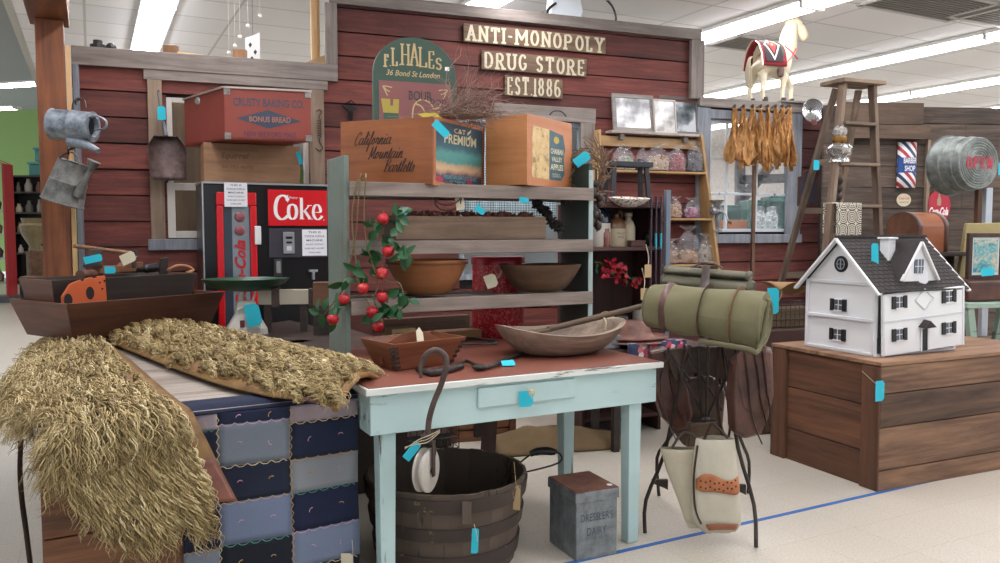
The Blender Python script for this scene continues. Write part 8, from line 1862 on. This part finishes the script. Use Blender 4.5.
b.tube(spl([V((hx(776), -.115, hzz(47))), V((hx(785), -.125, hzz(53))), V((hx(794), -.10, hzz(58)))], 4), .009, 6, flat=.5); b.tube(spl([V((hx(778), -.135, hzz(62))), V((hx(786), -.13, hzz(55))), V((hx(793), -.085, hzz(48)))], 4), .009, 6, flat=.5); b.build('ribbon', plain('#c4283c', .5, 0, 0), t, smooth=60)
b = MB(); b.lathe([(.03, 0), (.035, -.02), (.03, -.06), (1e-5, -.075)], 10, V((hx(771), -.13, hzz(68)))); b.build('stirrup', leather('#3c2a24', '#5c443a'), t)
b = MB(); b.box(hx(776), hx(812), -.10, .10, -.001, .012); b.build('base', wood('#6c625c', '#9a9088', 'x', 12), t)

# ------------------------------------------------------------------ odds and ends under and beyond the table
t = thing('small_crate', 'small brown wooden crate on the floor behind the blue table', 'crate', Zp(452, 443, 0), 15)
q = Zp(452, 443, 0); f_ = Fr(q, 15); w_ = f_.at(514, 440, 0)[0]
b = MB(); 
for z0, z1 in ((0, .07), (.08, .15)): b.box(0, w_, 0, .02, z0, z1)
b.build('front_panel', BRN, t, bevel=.003); b = MB(); b.box(-.01, .03, -.012, 0, 0, .16); b.box(w_-.03, w_+.01, -.012, 0, 0, .16); b.box(w_*.35, w_*.6, -.012, 0, .03, .13, mi=1); b.build('batten', [BRNV, plain('#241a16', .7)], t); b = MB(); b.box(0, w_, .02, .28, 0, .15); b.build('body', BRN, t)
q = Zp(600, 445, 0)
t = thing('burlap_sack', 'tan burlap bundle lying on the floor behind the table legs', 'sack', Zp(556, 452, 0), 15)
BUR = cloth('#52442f', '#80694a', 260, .95, 4); rnd = random.Random(2)
b = MB(); b.grid(lambda u, v: V((-.38+.85*u, .30*v-.05, .012+(.13*math.sin(PI*min(1, v*1.0))*(.35+.65*math.sin(PI*min(1, .15+u*.9)))+.02*noise.noise(V((u*6, v*6, 3))))*(1 if 0 < v < 1 else .05))), 30, 20); b.build('sack_body', BUR, t, smooth=180, solid=.02)
t = thing('dark_plank', 'dark wooden plank standing under the table behind the tub', 'plank', V((0, 0, 0)), 0)
q0 = Zp(487, 465, 0); q1 = P(492, 412, q0.y); b = MB(); b.bar(q0+V((0, 0, .003)), q1+V((0, 0, .12)), .085, .03, up=(0, 1, 0)); b.build('board', wood('#2c1c16', '#4c342a', 'z', 10), t, world=True); 
for o_ in (t,): o_.location = (0, 0, 0)
q = Zp(415, 452, 0)
t = thing('wire_basket', 'low dark wire basket on the floor behind the tub under the blue table', 'basket', q, 20)
b = MB()
for z in (.0, .07, .14): b.tube([(-.14, 0, z), (.28, 0, z), (.28, .25, z), (-.14, .25, z)], .005, 5, closed=True)
for k in range(12): x = -.14+.42*k/11; b.tube([(x, 0, .14), (x, 0, 0), (x, .25, 0), (x, .25, .14)], .003, 4)
b.build('wire_mesh', BLKI, t, stuff=True); b = MB(); b.box(-.10, .24, .03, .22, .01, .09); b.build('contents', TR2, t)
# low wooden bench between table and stand with hat, cloth and tins
lq = P(600, 352, 4.75)
t = thing('low_table', 'low dark wooden table behind the blue table at the right', 'table', (lq.x, lq.y, 0), 21)
b = MB(); b.box(-.15, .78, -.02, .32, .60, .63); b.build('top', wood('#3c2a20', '#64483a', 'x', 10), t, bevel=.003)
for x in (.12, .74):
    for y in (.02, .28): b = MB(); b.box(x-.02, x+.02, y-.02, y+.02, 0, .60); b.build('leg', TR2, t)
LT = Fr((lq.x, lq.y, 0), 21)
t = thing('leather_hat', 'brown leather hat-like stack lying behind the paddle and blanket roll', 'hat', LT.w(.30, .12, .632), 21)
b = MB(); b.lathe([(1e-5, .16), (.06, .155), (.10, .12), (.115, .08), (.13, .06), (.19, .05), (.22, .06), (.225, .055), (.19, .035), (.13, .03), (.11, .0), (1e-5, 0)], 36, ey=.8); b.lathe([(.20, .04), (.24, .035), (.243, .03), (.2, .02), (.20, .04)], 36, (0, 0, 0), ey=.8); b.build('hat_body', leather('#4c2c22', '#7c5040', .5), t, smooth=60)
t = thing('patterned_cloth', 'folded navy cloth with red and white flowers beyond the right end of the table', 'cloth', LT.w(.34, -.0, .50), 21)
m = NT('flowered'); vv = m.n('ShaderNodeTexVoronoi'); vv.inputs['Scale'].default_value = 28; m.l(m.coord(), vv.inputs['Vector']); FLM = m.fin(m.ramp(vv.outputs['Color'], [(.30, '#2c3450'), (.36, '#c9c4bc'), (.5, '#b4384a'), (.62, '#2c3450')]), .9)
b = MB(); b.grid(lambda u, v: V((-.18+.42*u, -.045-.01*math.sin(u*12), .17-.30*v)), 14, 8); b.grid(lambda u, v: V((-.18+.42*u, -.045+.12*v, .17)), 8, 3); b.build('cloth', FLM, t, smooth=40, solid=.006)
t = thing('grey_tin', 'small grey-green metal tin right of the oval dough bowl', 'tin', LT.w(.02, .02, .632), 21); b = MB(); b.box(0, .13, 0, .10, 0, .075); b.build('body', GALV, t, bevel=.006); b = MB(); b.box(-.003, .133, -.003, .103, .06, .082); b.build('lid', GALV, t, bevel=.004)
